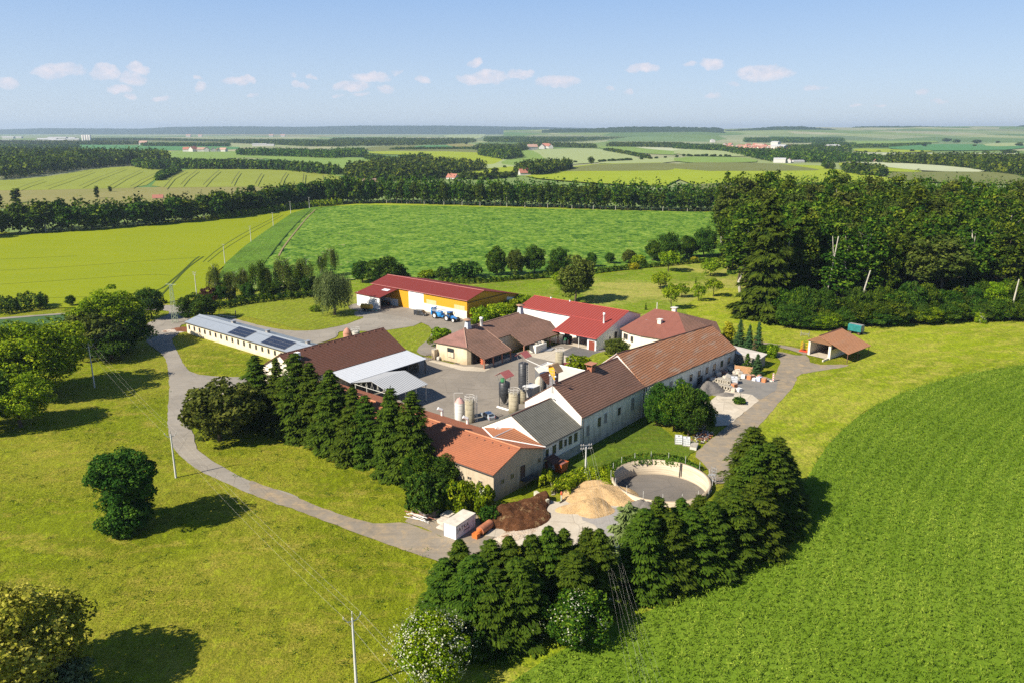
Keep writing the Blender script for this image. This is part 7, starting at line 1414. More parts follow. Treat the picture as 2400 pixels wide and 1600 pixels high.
for x, y in zip(pf[:4], ps[:4]): wire(x, y, .6, .008)
c = P(*D(640, 1)) if False else None
# ------------------------------------------------------------------ near trees and shrubs (each one placed where it stands in the survey)
SPR = 'spruces screening the orange roofed building'
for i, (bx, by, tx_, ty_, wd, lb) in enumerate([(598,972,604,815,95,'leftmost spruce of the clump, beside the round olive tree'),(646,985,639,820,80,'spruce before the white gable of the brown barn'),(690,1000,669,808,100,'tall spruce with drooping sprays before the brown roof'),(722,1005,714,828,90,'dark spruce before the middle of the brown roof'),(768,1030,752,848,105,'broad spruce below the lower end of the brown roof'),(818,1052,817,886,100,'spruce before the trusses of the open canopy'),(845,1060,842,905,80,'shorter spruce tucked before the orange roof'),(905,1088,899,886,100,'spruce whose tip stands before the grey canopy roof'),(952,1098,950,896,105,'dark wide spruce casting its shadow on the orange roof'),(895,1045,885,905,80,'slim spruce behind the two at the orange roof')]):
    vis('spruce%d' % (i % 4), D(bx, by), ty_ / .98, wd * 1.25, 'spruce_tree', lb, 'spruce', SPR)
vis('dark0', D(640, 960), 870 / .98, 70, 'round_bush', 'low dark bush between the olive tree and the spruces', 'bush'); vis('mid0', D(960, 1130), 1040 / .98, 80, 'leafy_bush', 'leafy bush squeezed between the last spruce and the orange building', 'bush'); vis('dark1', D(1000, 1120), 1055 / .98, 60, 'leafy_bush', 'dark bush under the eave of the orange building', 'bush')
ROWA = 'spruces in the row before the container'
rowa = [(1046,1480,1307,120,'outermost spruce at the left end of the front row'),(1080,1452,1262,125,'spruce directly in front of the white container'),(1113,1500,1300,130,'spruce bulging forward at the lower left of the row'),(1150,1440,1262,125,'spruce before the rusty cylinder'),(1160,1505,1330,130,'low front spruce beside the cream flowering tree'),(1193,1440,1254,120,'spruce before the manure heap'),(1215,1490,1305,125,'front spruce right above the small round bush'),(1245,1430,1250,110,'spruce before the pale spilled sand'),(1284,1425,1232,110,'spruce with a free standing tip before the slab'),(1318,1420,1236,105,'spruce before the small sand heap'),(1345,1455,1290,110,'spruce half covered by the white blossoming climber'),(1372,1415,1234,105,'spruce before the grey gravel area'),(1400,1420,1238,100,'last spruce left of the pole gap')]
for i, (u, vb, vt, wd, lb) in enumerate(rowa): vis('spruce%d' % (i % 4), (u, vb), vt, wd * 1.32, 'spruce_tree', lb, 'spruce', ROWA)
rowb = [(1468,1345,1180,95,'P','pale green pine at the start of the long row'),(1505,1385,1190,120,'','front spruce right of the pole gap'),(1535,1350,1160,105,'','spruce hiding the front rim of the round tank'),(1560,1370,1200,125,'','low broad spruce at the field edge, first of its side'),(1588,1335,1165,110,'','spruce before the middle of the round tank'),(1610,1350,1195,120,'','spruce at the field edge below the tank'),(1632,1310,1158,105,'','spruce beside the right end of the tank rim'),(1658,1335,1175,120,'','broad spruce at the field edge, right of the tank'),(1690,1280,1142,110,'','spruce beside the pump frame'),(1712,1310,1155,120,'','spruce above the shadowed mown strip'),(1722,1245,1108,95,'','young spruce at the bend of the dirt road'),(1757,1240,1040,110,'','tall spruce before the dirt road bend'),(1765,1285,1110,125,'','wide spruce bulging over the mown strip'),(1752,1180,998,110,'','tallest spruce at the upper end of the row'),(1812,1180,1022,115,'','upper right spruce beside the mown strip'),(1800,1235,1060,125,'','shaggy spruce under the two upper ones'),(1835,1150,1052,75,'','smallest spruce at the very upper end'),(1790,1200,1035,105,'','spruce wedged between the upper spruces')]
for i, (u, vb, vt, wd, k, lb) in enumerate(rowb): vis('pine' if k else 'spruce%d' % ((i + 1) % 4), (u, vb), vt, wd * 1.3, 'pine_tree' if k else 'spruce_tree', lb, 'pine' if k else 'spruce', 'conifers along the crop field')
r = vis('mid1', Z4(430, 1240), Z4(0, 900)[1], 150, 'flowering_shrub', 'white flowering shrub drooping at the foot of the spruce row', 'shrub'); blossom(r, 4.7, 4.6, 5.4, 420, .12)
r = vis('mid2', Z4(560, 1100), Z4(0, 890)[1], 105, 'flowering_shrub', 'smaller blossoming shrub near the pole in the spruce gap', 'shrub'); blossom(r, 4.7, 4.6, 5.4, 160, .18, seed=6)
r = vis('bush1', Z4(430, 960), Z4(0, 690)[1], 70, 'flowering_shrub', 'white blossoming climber hanging on the front spruces', 'shrub'); blossom(r, 2.0, 1.6, 1.45, 500, .11, seed=7)
r = vis('small1', Z4(170, 1210), Z4(0, 1050)[1], 40, 'flowering_shrub', 'pinkish grey flowering shrub next to the round bush', 'shrub'); blossom(r, 2.1, 1.8, 3.0, 260, .12, seed=8)
vis('dbush0', Z4(70, 1305), Z4(0, 1165)[1], 52, 'round_bush', 'small round dark bush at the corner of the spruce row', 'bush')
r = vis('oak1', Z3(1290, 1545), Z3(0, 1105)[1], 165, 'elder_tree', 'cream flowering elder standing at the bottom of the slope', 'elder'); blossom(r, 6.3, 6.1, 7.7, 1900, .15, seed=9)
# left meadow
vis('lone', L5(775, 640), L5(0, 150)[1], 150, 'lone_tree', 'lone dark tree standing free on the left meadow', 'tree')
tp = P(95, 1372, 13.5); place('sunnyoak', (tp[0] - 3.0, tp[1] - 3, 0), 14.5, 18, 'broadleaf_tree', 'large sunlit tree cut by the lower left corner', 'tree')
tp = P(120, 1560, 6.5); place('silveroak', (tp[0], tp[1], 0), 7, 8.5, 'broadleaf_tree', 'small silvery green tree in front of the sunlit corner tree', 'tree')
vis('oak0', (95, 925), 742, 185, 'broadleaf_tree', 'large bright green tree at the picture edge beyond the meadow', 'tree'); vis('oak1', (12, 935), 765, 150, 'broadleaf_tree', 'big bright tree half outside the left edge', 'tree')
vis('oak2', (50, 1000), 880, 120, 'broadleaf_tree', 'lower bushy tree casting a long shadow on the meadow', 'tree'); vis('dark1', (-40, 1010), 860, 130, 'broadleaf_tree', 'dark tree at the left edge above the long shadow', 'tree')
vis('oak1', (268, 818), 679, 150, 'broadleaf_tree', 'tall bright green tree beside the road junction', 'tree'); vis('walnut', (215, 838), 726, 125, 'broadleaf_tree', 'olive brown tree right behind the concrete pole', 'tree'); vis('dark0', (305, 822), 735, 100, 'broadleaf_tree', 'dark lower tree shading the road junction', 'tree'); vis('dark1', (262, 842), 770, 100, 'broadleaf_tree', 'low dark tree under the bright and olive ones', 'tree')
vis('dark0', LT(1390, 578), LT(0, 293)[1], 64, 'round_tree', 'dark egg shaped tree left of the lattice mast', 'tree'); vis('dark1', R1(270, 590), R1(0, 350)[1], 84, 'round_tree', 'round clipped looking tree at the end of the low barn', 'tree'); vis('redbush', R1(350, 440), R1(0, 285)[1], 38, 'red_shrub', 'maroon leaved shrub between round tree and birches', 'shrub')
vis('walnut', (515, 1032), 892, 172, 'broadleaf_tree', 'spreading olive green tree between the road and the spruces', 'tree')
vis('dark1', LT(390, 470), LT(0, 350)[1], 26, 'small_tree', 'small tree at the end of the dark roadside hedge', 'tree'); vis('dark0', LT(650, 462), LT(0, 362)[1], 20, 'small_tree', 'tiny lone tree beside the lane at the wheat field', 'tree')
hedge('roadside_hedge', [P(*LT(*q)) for q in ((-80, 545), (30, 520), (200, 500), (330, 480), (420, 470))], 9, 5.2, 'dark', 'dark wild hedge along the lane by the wheat field', leaf=.4, dens=7, lump=.14)
BR = 'birches behind the clumpy hedge'
for i, (u, vt, vb, wd, lb) in enumerate([(430,70,400,34,'leftmost birch, leaning over the maroon shrub'),(505,190,395,30,'short birch second from the maroon shrub'),(600,120,390,36,'dark drooping birch, third of the row'),(680,110,380,34,'birch in the middle left of the row'),(830,15,375,42,'tall drooping birch in the middle of the row'),(900,90,370,34,'lower birch beside the tall middle one'),(1050,0,355,44,'broad birch right of the middle'),(1170,60,345,36,'birch second from the willow'),(1260,-5,335,40,'pale birch close to the willow')]): vis('birch%d' % (i % 3), R1(u, vb), R1(0, vt)[1], wd * 1.45, 'birch_tree', lb, 'birch', BR)
vis('birch0', D(762, 636), 566 / .98, 46, 'birch_tree', 'tall birch rising behind the willow', 'birch'); vis('birch1', D(738, 640), 585 / .98, 32, 'birch_tree', 'slim birch left behind the willow', 'birch')
vis('willow', R1(1510, 545), R1(0, 112)[1], 96, 'willow_tree', 'weeping willow on the lawn beside the annex', 'willow'); vis('bush1', R1(1330, 510), R1(0, 455)[1], 26, 'low_shrub', 'low dark shrub at the foot of the willow', 'shrub')
for i, (u, v, w_, h_) in enumerate(((465,430,50,60),(560,420,46,55),(720,405,50,60),(880,395,56,70),(985,385,46,60),(1110,370,56,60),(1230,355,56,70),(1320,345,46,60))): vis(('dark0', 'walnut', 'dark1', 'mid0')[i % 4], R1(u, v), R1(0, v - 95 - h_)[1], w_ * .62, 'birch_undergrowth', 'leafy dark shrub filling the gaps between the birches', 'shrub', 'shrubs between the birches')
hedge('clumpy_hedge', [P(*R1(*q)) for q in ((440, 490), (540, 475), (640, 450), (800, 430), (950, 410), (1200, 385), (1360, 362))], 2.6, 2.6, 'forest', 'clumpy green hedge between lawn and birches', leaf=.28, dens=14, lump=.22)
for k in range(9): u = 670 + k * 92; vis('sapling', R1(u, 447 - k * 8.5), R1(0, 425 - k * 8.8)[1], 5, 'young_sapling', 'tiny newly planted tree on the lawn before the hedge', 'sapling', 'saplings in a line on the lawn')
for (u, v, h_, w_, k_, lb) in ((900, 672, 603, 86, 'dark0', 'big dark round tree behind the red roofed annex'), (850, 662, 612, 46, 'dark1', 'dark tree between willow and big round tree'), (940, 668, 625, 46, 'dark1', 'lower dark tree at the corner of the ochre hall')): vis(k_, (u, v), h_, w_, 'round_tree', lb, 'tree')
for (u, vt, vb, w_, k_, lb) in ((540,288,492,135,'mid1','oval tree at the start of the field edge group'),(668,300,492,125,'walnut','olive brown tree second in the field edge group'),(800,283,482,150,'dark0','dark rounded tree third in the field edge group'),(980,298,455,150,'dark1','broad dark tree before the green field'),(930,380,485,100,'mid2','paler tree at the foot of the broad dark tree'),(320,392,510,220,'dbush0','dark spreading bush behind the ochre hall'),(180,440,515,130,'dbush1','low dark bush at the back of the ochre hall'),(60,450,510,120,'bush2','grey green bush behind the hall roof'),(1190,330,435,75,'dark1','small dark tree in the hedge'),(1322,330,412,70,'dark0','dark bush standing in the hedge line'),(1450,308,410,95,'walnut','pale olive tree in the hedge line'),(1520,350,425,100,'bush0','grey shrub right of the bright yellow one'),(1620,245,392,125,'mid0','left tree of the dark clump at the field'),(1720,190,392,150,'dark0','tall dark tree in the middle of the clump'),(1850,215,370,130,'mid2','greener tree in the dark clump'),(1968,162,366,165,'dark1','round tree at the right end of the dark clump')):
    vis(k_, M3(u, vb), M3(0, vt)[1], w_ / 2.94, 'field_edge_tree', lb, 'tree')
vis('oliveoak', M3(1080, 672), M3(0, 356)[1], 92, 'broadleaf_tree', 'large two toned tree standing alone behind the bright red roof', 'tree'); vis('oak2', M3(1010, 600), M3(0, 450)[1], 55, 'broadleaf_tree', 'lower leafy lobe tree left of the two toned tree', 'tree')
for (u, vt, vb, w_, k_, lb) in ((1725,315,462,165,'small0','spreading fruit tree nearest the hedge'),(2015,372,492,140,'small1','fruit tree beside the great conifer'),(1665,463,580,152,'small2','umbrella shaped fruit tree in the open lawn'),(1740,545,722,130,'small0','dense fruit tree behind the maroon roof'),(1815,545,640,110,'small1','fruit tree touching the dense one'),(1930,540,665,110,'small2','small conical fruit tree in the orchard'),(2035,508,635,125,'small0','thin fruit tree nearest the mown slope'),(1568,675,725,24,'sapling','tiny sapling on the orchard grass'),(1912,500,545,18,'sapling','tiny sapling below the fruit trees')): vis(k_, M3(u, vb), M3(0, vt)[1], w_ / 2.94, 'fruit_tree', lb, 'fruit tree')
vis('ybush', M3(1482, 447), M3(0, 400)[1], 24, 'yellow_shrub', 'bright yellow shrub in the hedge', 'shrub'); vis('ybush', M3(1900, 402), M3(0, 355)[1], 17, 'yellow_shrub', 'smaller yellow shrub below the dark clump', 'shrub')
hedge('long_hedge', [P(*M3(*q)) for q in ((150, 530), (360, 545), (620, 525), (900, 500), (1060, 478), (1250, 467), (1480, 440), (1700, 425), (1880, 405), (2150, 385), (2300, 375))], 2.6, 2.0, 'forest', 'long clipped hedge between orchard and green field', leaf=.3, dens=10, lump=.15)
vis('bush1', R2(1560, 735), R2(0, 560)[1], 60, 'leafy_bush', 'bush behind the mossy roof near the implement', 'bush'); vis('bush0', R2(1750, 690), R2(0, 545)[1], 75, 'leafy_bush', 'broad bush between ochre hall and red roof hall', 'bush'); vis('bush2', R2(1900, 610), R2(0, 480)[1], 55, 'leafy_bush', 'bush below the white end wall of the hall', 'bush'); vis('bush1', R2(1995, 560), R2(0, 425)[1], 45, 'leafy_bush', 'tall bush at the left corner of the bright red roof', 'bush'); vis('bush0', R2(1470, 750), R2(0, 680)[1], 30, 'leafy_bush', 'small bush behind the grey flared chimney', 'bush')
vis('bush2', R2(1100, 925), R2(0, 790)[1], 46, 'leafy_bush', 'bush on the lawn at the hipped end of the mossy barn', 'bush'); vis('small1', R2(1010, 1000), R2(0, 890)[1], 28, 'leafy_bush', 'thin bush behind the gate pillar', 'bush')
vis('bush1', R3(865, 865), R3(0, 728)[1], 56, 'yard_shrub', 'round shrub in the yard behind the flat roofed store', 'shrub'); vis('walnut', R3(1235, 755), R3(0, 560)[1], 62, 'yard_shrub', 'spreading yard tree before the white house windows', 'tree')
for (u, v, t_, w_, k_, lb) in ((1700, 1080, 990, 62, 'bush0', 'small'), ): pass
for (u, vt, vb, w_, k_, lb) in ((1680,1000,1400,62,'dark0','light green tree at the left of the dense clump'),(1820,990,1480,75,'mid0','tall middle tree of the dense clump by the shaded wall'),(1960,1040,1530,70,'dark1','foremost tree of the dense clump'),(2040,1060,1420,58,'dark0','dark tree at the back of the dense clump'),(2130,1200,1470,45,'dark1','low dark shrub at the end of the dense clump'),(1640,1130,1430,50,'dark0','dark shrub of the clump against the wall')):
    r = vis(k_, R3(u, vb), R3(0, vt)[1], w_ * 1.08, 'clump_tree', lb, 'tree', 'dense clump by the shaded wall')
    if lb.startswith('light'): blossom(r, 4.2, 4.2, 5.2, 90, .16, seed=11)
for (u, vt, vb, w_, k_, lb) in ((470,233,470,28,'yellow','bright yellow columnar conifer beside the orange roof'),(592,212,495,36,'young0','dark pointed spruce next to the yellow conifer'),(690,270,525,30,'young1','middle spruce of the three behind the board shed'),(782,238,545,34,'young0','third pointed spruce with bare brown lower branches'),(672,570,745,30,'sapling','young spruce left of the two by the rubble'),(775,575,795,36,'young1','young spruce right of the two by the rubble')): vis(k_, R6(u, vb), R6(0, vt)[1], w_, 'garden_conifer', lb, 'conifer')
vis('brownfir', R6(760, 548), R6(0, 400)[1], 20, 'dead_conifer', 'brown withered conifer under the pointed spruces', 'conifer')
for (u, vt, vb, w_, k_, lb) in ((850,480,600,28,'dbush0','dark bush left behind the board shed'),(930,470,610,30,'bush1','bush by the dirt road turning'),(515,665,712,13,'sapling','small shrub before the grey boards'),(590,675,722,11,'sapling','smallest shrub before the grey boards')): vis(k_, R6(u, vb), R6(0, vt)[1], w_, 'leafy_bush', lb, 'bush')
vis('dbush1', Y8(1195, 1135), Y8(0, 995)[1], 30, 'round_bush', 'low round green bush on the concrete slab', 'bush')
for (u, vt, vb, w_, k_, lb) in ((190,865,1200,92,'dbush0','big round dark green bush below the tan wall'),(330,700,980,80,'dark0','dark tree against the tan wall under the spruce'),(490,905,1190,66,'bush1','middle leafy bush below the wall windows'),(400,950,1180,50,'dbush1','dark bush between the two round bushes'),(270,860,1100,60,'dark1','dark shrub behind the big round bush')): vis(k_, R4(u, vb), R4(0, vt)[1], w_, 'wall_bush', lb, 'bush')
r = vis('bush2', R4(690, 1200), R4(0, 945)[1], 54, 'flowering_shrub', 'white dotted bush at the corner of the tan building', 'shrub'); blossom(r, 2, 1.7, 1.5, 130, .08, seed=12)
vis('dbush0', R4(730, 1290), R4(0, 1140)[1], 42, 'low_shrub', 'dark low shrub between container and manure heap', 'shrub')
hedge('clipped_hedge', [P(*Y7(*q)) for q in ((770, 1090), (850, 960), (960, 850), (1120, 790), (1300, 760), (1500, 745), (1740, 720))], 3.4, 2.0, 'broad', 'thick rounded hedge above the sand heap', leaf=.17, dens=40, lump=.1)
hedge('bright_hedge', [P(*Y7(*q)) for q in ((480, 960), (500, 840), (520, 740))], 2.2, 2.2, 'broad', 'bright green shrub at the corner of the tan gable', leaf=.15, dens=50, lump=.1)
arc = [c3 + np.array([math.cos(a_), math.sin(a_), 0]) * (TR + .9) for a_ in np.linspace(.55, 2.75, 22)]
hedge('ivy_bank', arc, 2.4, 1.35, 'dark', 'dark ivy growing over the back rim of the round tank', 'ivy', leaf=.15, dens=55, lump=.12)
arc = [c3 + np.array([math.cos(a_), math.sin(a_), 0]) * (TR + 1.2) for a_ in np.linspace(2.7, 3.35, 8)]
hedge('bank_hedge', arc, 2.4, 1.3, 'broad', 'green growth around the left rim of the round tank', 'hedge', leaf=.15, dens=45, lump=.12)
# ------------------------------------------------------------------ the right wood
vis('giant', F8(548, 955), F8(0, 95)[1], 150, 'great_spruce', 'great dark conifer at the left end of the wood', 'spruce')
vis('forest0', F8(400, 800), F8(0, 250)[1], 100, 'wood_tree', 'broad dark tree left behind the great conifer', 'tree'); vis('giant', F8(760, 900), F8(0, 150)[1], 120, 'great_spruce', 'second great conifer half hidden behind the first', 'spruce')
g = np.random.default_rng(71)
def front(px_list, px): return [P(*px(*q)) for q in px_list]
wood = front([(640,880),(760,930),(1000,960),(1400,955),(1900,930),(2352,900),(2800,880)], F8)
wl = [(p[0], p[1]) for p in wood] + [(330, 330), (330, 560), (150, 560), (112, 420), (95, 330)]
pts = scatter(wl, 8.6, .42, g); pts = pts[np.abs(pts[:, 0]) < pts[:, 1] * .70 + 8]; pts = pts[np.argsort(pts[:, 0] ** 2 + pts[:, 1] ** 2)]
print('wood', len(pts))
near, rest = pts[:285], pts[285:]
for i, p in enumerate(near):
    d0 = p[1]; k = int(g.integers(6)); h_ = 26 + 10 * g.random() + min(6, max(0, (d0 - 280) * .05)); w_ = 9.5 + 5 * g.random()
    if g.random() < .07: place('conf%d' % (k % 2), (p[0], p[1]), h_ * .95, 8.5, 'wood_tree', 'tall conifer or broadleaf crown in the wood at the right', 'tree', 'trees of the wood at the right')
    else: place('forest%d' % k, (p[0], p[1]), h_, w_, 'wood_tree', 'tall conifer or broadleaf crown in the wood at the right', 'tree', 'trees of the wood at the right')
if len(rest): mass('forest', rest, 31, 12, 'forest', 'dense far canopy of the wood at the right', 'forest', 300, .7, 5, .6)
# undergrowth bushes along the wood edge
ub = front([(640,985),(760,1040),(900,1045),(1050,1050),(1200,1025),(1400,1022),(1600,1015),(1800,1000),(2000,985),(2200,985),(2400,985),(2650,980)], F8)
k = 0
for a, b in zip(ub[:-1], ub[1:]):
    for f in (0.0, .33, .66):
        p = a + (b - a) * f + np.array([g.normal() * .5, 2.5, 0])
        for row in (0, 1):
            q = p + np.array([g.normal(), 5.5 * row + g.random(), 0]); place(('mid0', 'dark0', 'mid1', 'dark1', 'mid2', 'oak0', 'mid1', 'dark0')[int(g.integers(8))], q, (6.5 + 4.0 * row) * (.7 + .55 * g.random()), 8.5 * (.8 + .5 * g.random()), 'edge_shrub', 'large leafy shrub in the belt along the wood edge', 'shrub', 'shrubs along the edge of the wood'); k += 1
for (u, vb, vt, lean, lb) in ((1250, 850, 628, 3.2, 'pale bare broken trunk leaning above the shrubs'), (1742, 820, 738, 1.2, 'short pale snag above the shrubs'), (2340, 800, 690, 1.0, 'pale dead trunk at the edge of the wood'), (1060, 640, 395, 2.5, 'thin pale dead stem inside the wood'), (745, 700, 430, 1.2, 'thin leaning stem beside the great conifer')):
    b = P(*F8(u, 1000)) + np.array([0, 12 if u in (1060, 745) else 7, 0]); zt = hgt(b, F8(0, vt)[1]); r = empty('dead_tree', tuple(b), 0, lb, 'dead tree'); m = MB(); m.bar(b, b + np.array([lean, 0, zt]), .38 if u not in (1060, 745) else .22, r2=.18, n=8, smooth=True)
    if u in (1060, 745): m.bar(b + np.array([lean * .7, 0, zt * .7]), b + np.array([lean * .7 - 1.2, 0, zt]), .12)
    m.build('trunk', PALEBARK, r)
r = place('bush0', P(*F8(2045, 990)), 3.2, 4, 'flowering_shrub', 'white flowering elder in the shrub belt of the wood', 'shrub'); blossom(r, 2, 1.7, 1.45, 200, .13, seed=15)
# ------------------------------------------------------------------ wood beyond the green field
g = np.random.default_rng(72); base = [P(*F2(*q)) for q in ((-180,588),(0,588),(240,580),(640,592),(1200,609),(1800,629),(2352,641))] + [P(*F3(480, 641)), P(*F3(700, 640))]
def along(path, step):
    out = []; 
    for a, b in zip(path[:-1], path[1:]):
        L_ = np.linalg.norm(b - a); n_ = max(1, int(L_ / step)); out += [a + (b - a) * k / n_ for k in range(n_)]
    return out
ln = along(base, 4.5)
for i, p in enumerate(ln):
    u = 1200 + FPX * p[0] / (p[1] * cP + CAMH * sP); lf = u < 880
    place('round%d' % (i % 3) if lf else 'edge%d' % (i % 4), p + np.array([g.normal(), g.normal() * 1.5 + 3, 0]), (24 if lf else 22 if u < 1500 else 19) * (.85 + .25 * g.random()), 12 if lf else 6.5 + 2.5 * g.random(), 'field_wood_tree', 'slender tall tree in the wall of trees beyond the root crop field', 'tree', 'wall of trees beyond the root crop field')
b2 = np.array([(p[0] + g.normal() * 2, p[1] + 8 + 7 * k + g.normal() * 2) for p in ln for k in range(4)]); mass('woodland', b2, 23, 8.5, 'forest', 'dark depth of the wood beyond the root crop field', 'woodland', 60, 1.1, 6, .6)
for (u, v) in ((700, 615), (240, 585), (20, 588)): pass
for (u, v) in ((228, 640), (292, 642), (420, 641)): place('bush0', P(*F3(u, v)), 4.5, 6, 'pale_shrub', 'pale shrub at the top edge of the root crop field', 'shrub', 'pale shrubs at the field edge')
# wood at the middle left
g = np.random.default_rng(73); base = [P(*F1(*q)) for q in ((-250,835),(0,805),(500,776),(1000,737),(1480,692),(1700,660),(1900,628),(2170,590))]; ln = along(base, 7.5)
print('midleft', len(ln))
for i, p in enumerate(ln): place('round%d' % (i % 3) if g.random() < .6 else 'edge%d' % (i % 4), p + np.array([g.normal() * 1.5, 4 + g.normal() * 1.5, 0]), 19 * (.8 + .35 * g.random()), 12 * (.85 + .3 * g.random()), 'wheat_wood_tree', 'dark rounded tree in the wood above the wheat field', 'tree', 'trees of the wood above the wheat field')
b2 = np.array([(p[0] + g.normal() * 3, p[1] + 12 + 8 * k + g.normal() * 2) for p in ln for k in range(4)]); mass('woodland', b2, 19, 12, 'forest', 'deeper part of the wood above the wheat field', 'woodland', 90, 1.2, 7, .6)
hedge('verge_scrub', [P(*F1(*q)) for q in ((1480, 692), (1700, 662), (1950, 628), (2200, 600), (2352, 588))], 8, 4.5, 'broad', 'bright scrub at the top corner of the wheat field', leaf=.6, dens=3, lump=.2)
for (u, vb, vt, w_) in ((118, 575, 470, 16), (672, 545, 455, 9), (760, 500, 458, 7), (-5, 600, 495, 12)): vis('poplar', F1(u, vb), F1(0, vt)[1], w_, 'poplar_tree', 'slender poplar above the dark wood by the hill field', 'poplar', 'poplars by the hill field')
vis('round0', F1(1735, 505), F1(0, 448)[1], 15, 'hill_tree', 'rounded tree at the far houses above the wood', 'tree'); vis('conf0', F1(1830, 500), F1(0, 460)[1], 12, 'hill_tree', 'dark conifer at the far houses above the wood', 'tree')
# ------------------------------------------------------------------ far woods, hedgerows
def pxpoly(px, q): return [P(*px(*x)) for x in q]
def wood_mass(px, poly, sp_, h_, w_, lab, seed, nq=34, leaf=2.2, mat='forest'):
    g = np.random.default_rng(seed); pl = pxpoly(px, poly); a = np.array(pl)[:, :2]; area = .5 * abs(np.dot(a[:, 0], np.roll(a[:, 1], 1)) - np.dot(a[:, 1], np.roll(a[:, 0], 1))); s_ = max(sp_, math.sqrt(area / 2600)); pts = scatter(pl, s_, .45, g)
    if len(pts) > 2: mass('woodland', pts, h_, max(w_, s_ * 1.35), mat, lab, 'woodland', nq, leaf * max(1, s_ / sp_) ** .5, seed, .65)
WM = [
 (F1, [(-60,425),(0,415),(170,402),(330,376),(650,336),(930,318),(1180,322),(1150,290),(800,276),(300,272),(-60,268)], 9, 26, 13, 'dark forest left of the striped hill field'),
 (F1, [(920,330),(1060,350),(1130,338),(1350,345),(1700,346),(1950,352),(2150,374),(2345,390),(2345,372),(2150,350),(1950,332),(1700,326),(1350,322),(1180,315),(930,300)], 8, 14, 10, 'belt of trees above the striped hill field'),
 (F1, [(1070,425),(1110,425),(1240,358),(1200,350),(1100,385)], 5, 7, 6, 'hedge climbing between the two hill fields'),
 (F1, [(1640,250),(1900,256),(2352,272),(2352,248),(1900,232),(1640,236)], 12, 16, 14, 'dark tree belt beyond the pale green field'),
 (F1, [(-60,208),(540,206),(545,196),(-60,194)], 14, 14, 16, 'thin belt of trees before the far industrial sheds'),
 (F1, [(1570,164),(1800,172),(2100,188),(2352,190),(2352,162),(1900,158),(1600,156)], 16, 18, 18, 'dark far wood left of the middle'),
 (F1, [(980,186),(1580,188),(1580,180),(980,178)], 12, 12, 14, 'far line of trees with houses'),
 (F1, [(-60,172),(700,178),(980,176),(980,166),(-60,160)], 16, 14, 18, 'tree belt among the far industrial sheds'),
 (F1, [(600,150),(1000,146),(1600,158),(1600,152),(900,138),(600,140)], 18, 12, 18, 'distant tree line across the plain'),
 (F2, [(20,400),(60,418),(340,428),(640,422),(760,388),(1000,350),(870,338),(620,318),(420,322),(200,345),(60,368)], 9, 17, 13, 'valley wood with mixed round crowns'),
 (F2, [(410,325),(620,320),(620,300),(560,290),(420,305)], 9, 18, 13, 'upper part of the valley wood'),
 (F2, [(180,282),(420,305),(430,296),(250,272),(160,268)], 9, 10, 11, 'low tree belt joining the valley wood'),
 (F2, [(-60,262),(160,262),(170,240),(40,238),(-60,245)], 10, 18, 12, 'clump of trees at the pale bend'),
 (F2, [(950,252),(1120,282),(1240,268),(1220,240),(1060,226),(960,232)], 9, 20, 13, 'dark copse on the pale fields'),
 (F2, [(1200,378),(1300,392),(1400,388),(1580,350),(1570,335),(1400,345),(1260,352)], 7, 17, 11, 'copse around the red roofed farm'),
 (F2, [(810,412),(960,420),(1200,400),(1200,392),(960,402),(830,400)], 7, 7, 8, 'orchard trees by the yellow strip'),
 (F2, [(-60,190),(300,184),(700,178),(920,160),(910,150),(700,150),(300,146),(-60,148)], 16, 20, 18, 'long dark forest across the middle distance'),
 (F2, [(990,160),(1250,164),(1600,158),(2090,136),(2090,130),(1500,132),(1000,138)], 18, 22, 20, 'long dark forest right of the middle'),
 (F2, [(340,212),(1000,206),(1000,203),(340,208)], 16, 9, 10, 'row of small trees along the far lane'),
 (F2, [(920,212),(1200,225),(1300,212),(1260,196),(940,196)], 12, 16, 14, 'trees around the far village'),
 (F2, [(1210,184),(1750,202),(1750,190),(1500,180),(1300,174)], 14, 14, 16, 'tree belt beside the far village'),
 (F2, [(1810,216),(2040,258),(2120,274),(2120,268),(2040,248),(1850,214)], 9, 8, 9, 'hedgerow slanting between pale fields'),
 (F2, [(1830,190),(2352,200),(2352,182),(2050,178),(1850,180)], 16, 16, 18, 'far wood strip above the pale fields'),
 (F3, [(-60,204),(290,222),(460,262),(640,296),(1360,302),(1385,288),(1160,262),(900,250),(700,232),(480,232),(300,216),(280,200),(-60,190)], 11, 15, 14, 'trees in front of the town'),
 (F3, [(640,225),(900,236),(1150,222),(1150,205),(860,200),(700,208)], 12, 16, 14, 'trees at the right side of the town'),
 (F3, [(420,160),(800,166),(1110,156),(1100,146),(700,142),(430,146)], 16, 20, 18, 'dark wood behind the town'),
 (F3, [(900,180),(1180,186),(1180,176),(900,170)], 14, 12, 14, 'scattered trees right of the town'),
 (F3, [(1385,306),(1800,322),(2150,372),(2352,400),(2700,420),(2700,330),(2352,300),(1900,290),(1400,290)], 10, 19, 14, 'wide forest beyond the whitish field'),
 (F3, [(1095,365),(1220,392),(1390,398),(1395,375),(1250,360),(1130,350)], 8, 14, 11, 'low round copse beside the whitish field'),
 (F3, [(1150,198),(1400,196),(1700,176),(1700,170),(1400,182),(1150,184)], 14, 10, 12, 'bushy line below the far green fields'),
 (F3, [(1450,140),(1800,136),(2352,132),(2352,118),(1800,112),(1450,124)], 20, 16, 22, 'far wooded strip at the right'),
 (F3, [(0,128),(320,126),(320,120),(0,121)], 20, 12, 20, 'thin dark line before the far hills'),
]
for i, (px, poly, sp_, h_, w_, lb) in enumerate(WM): wood_mass(px, poly, sp_, h_, w_, lb, 200 + i)
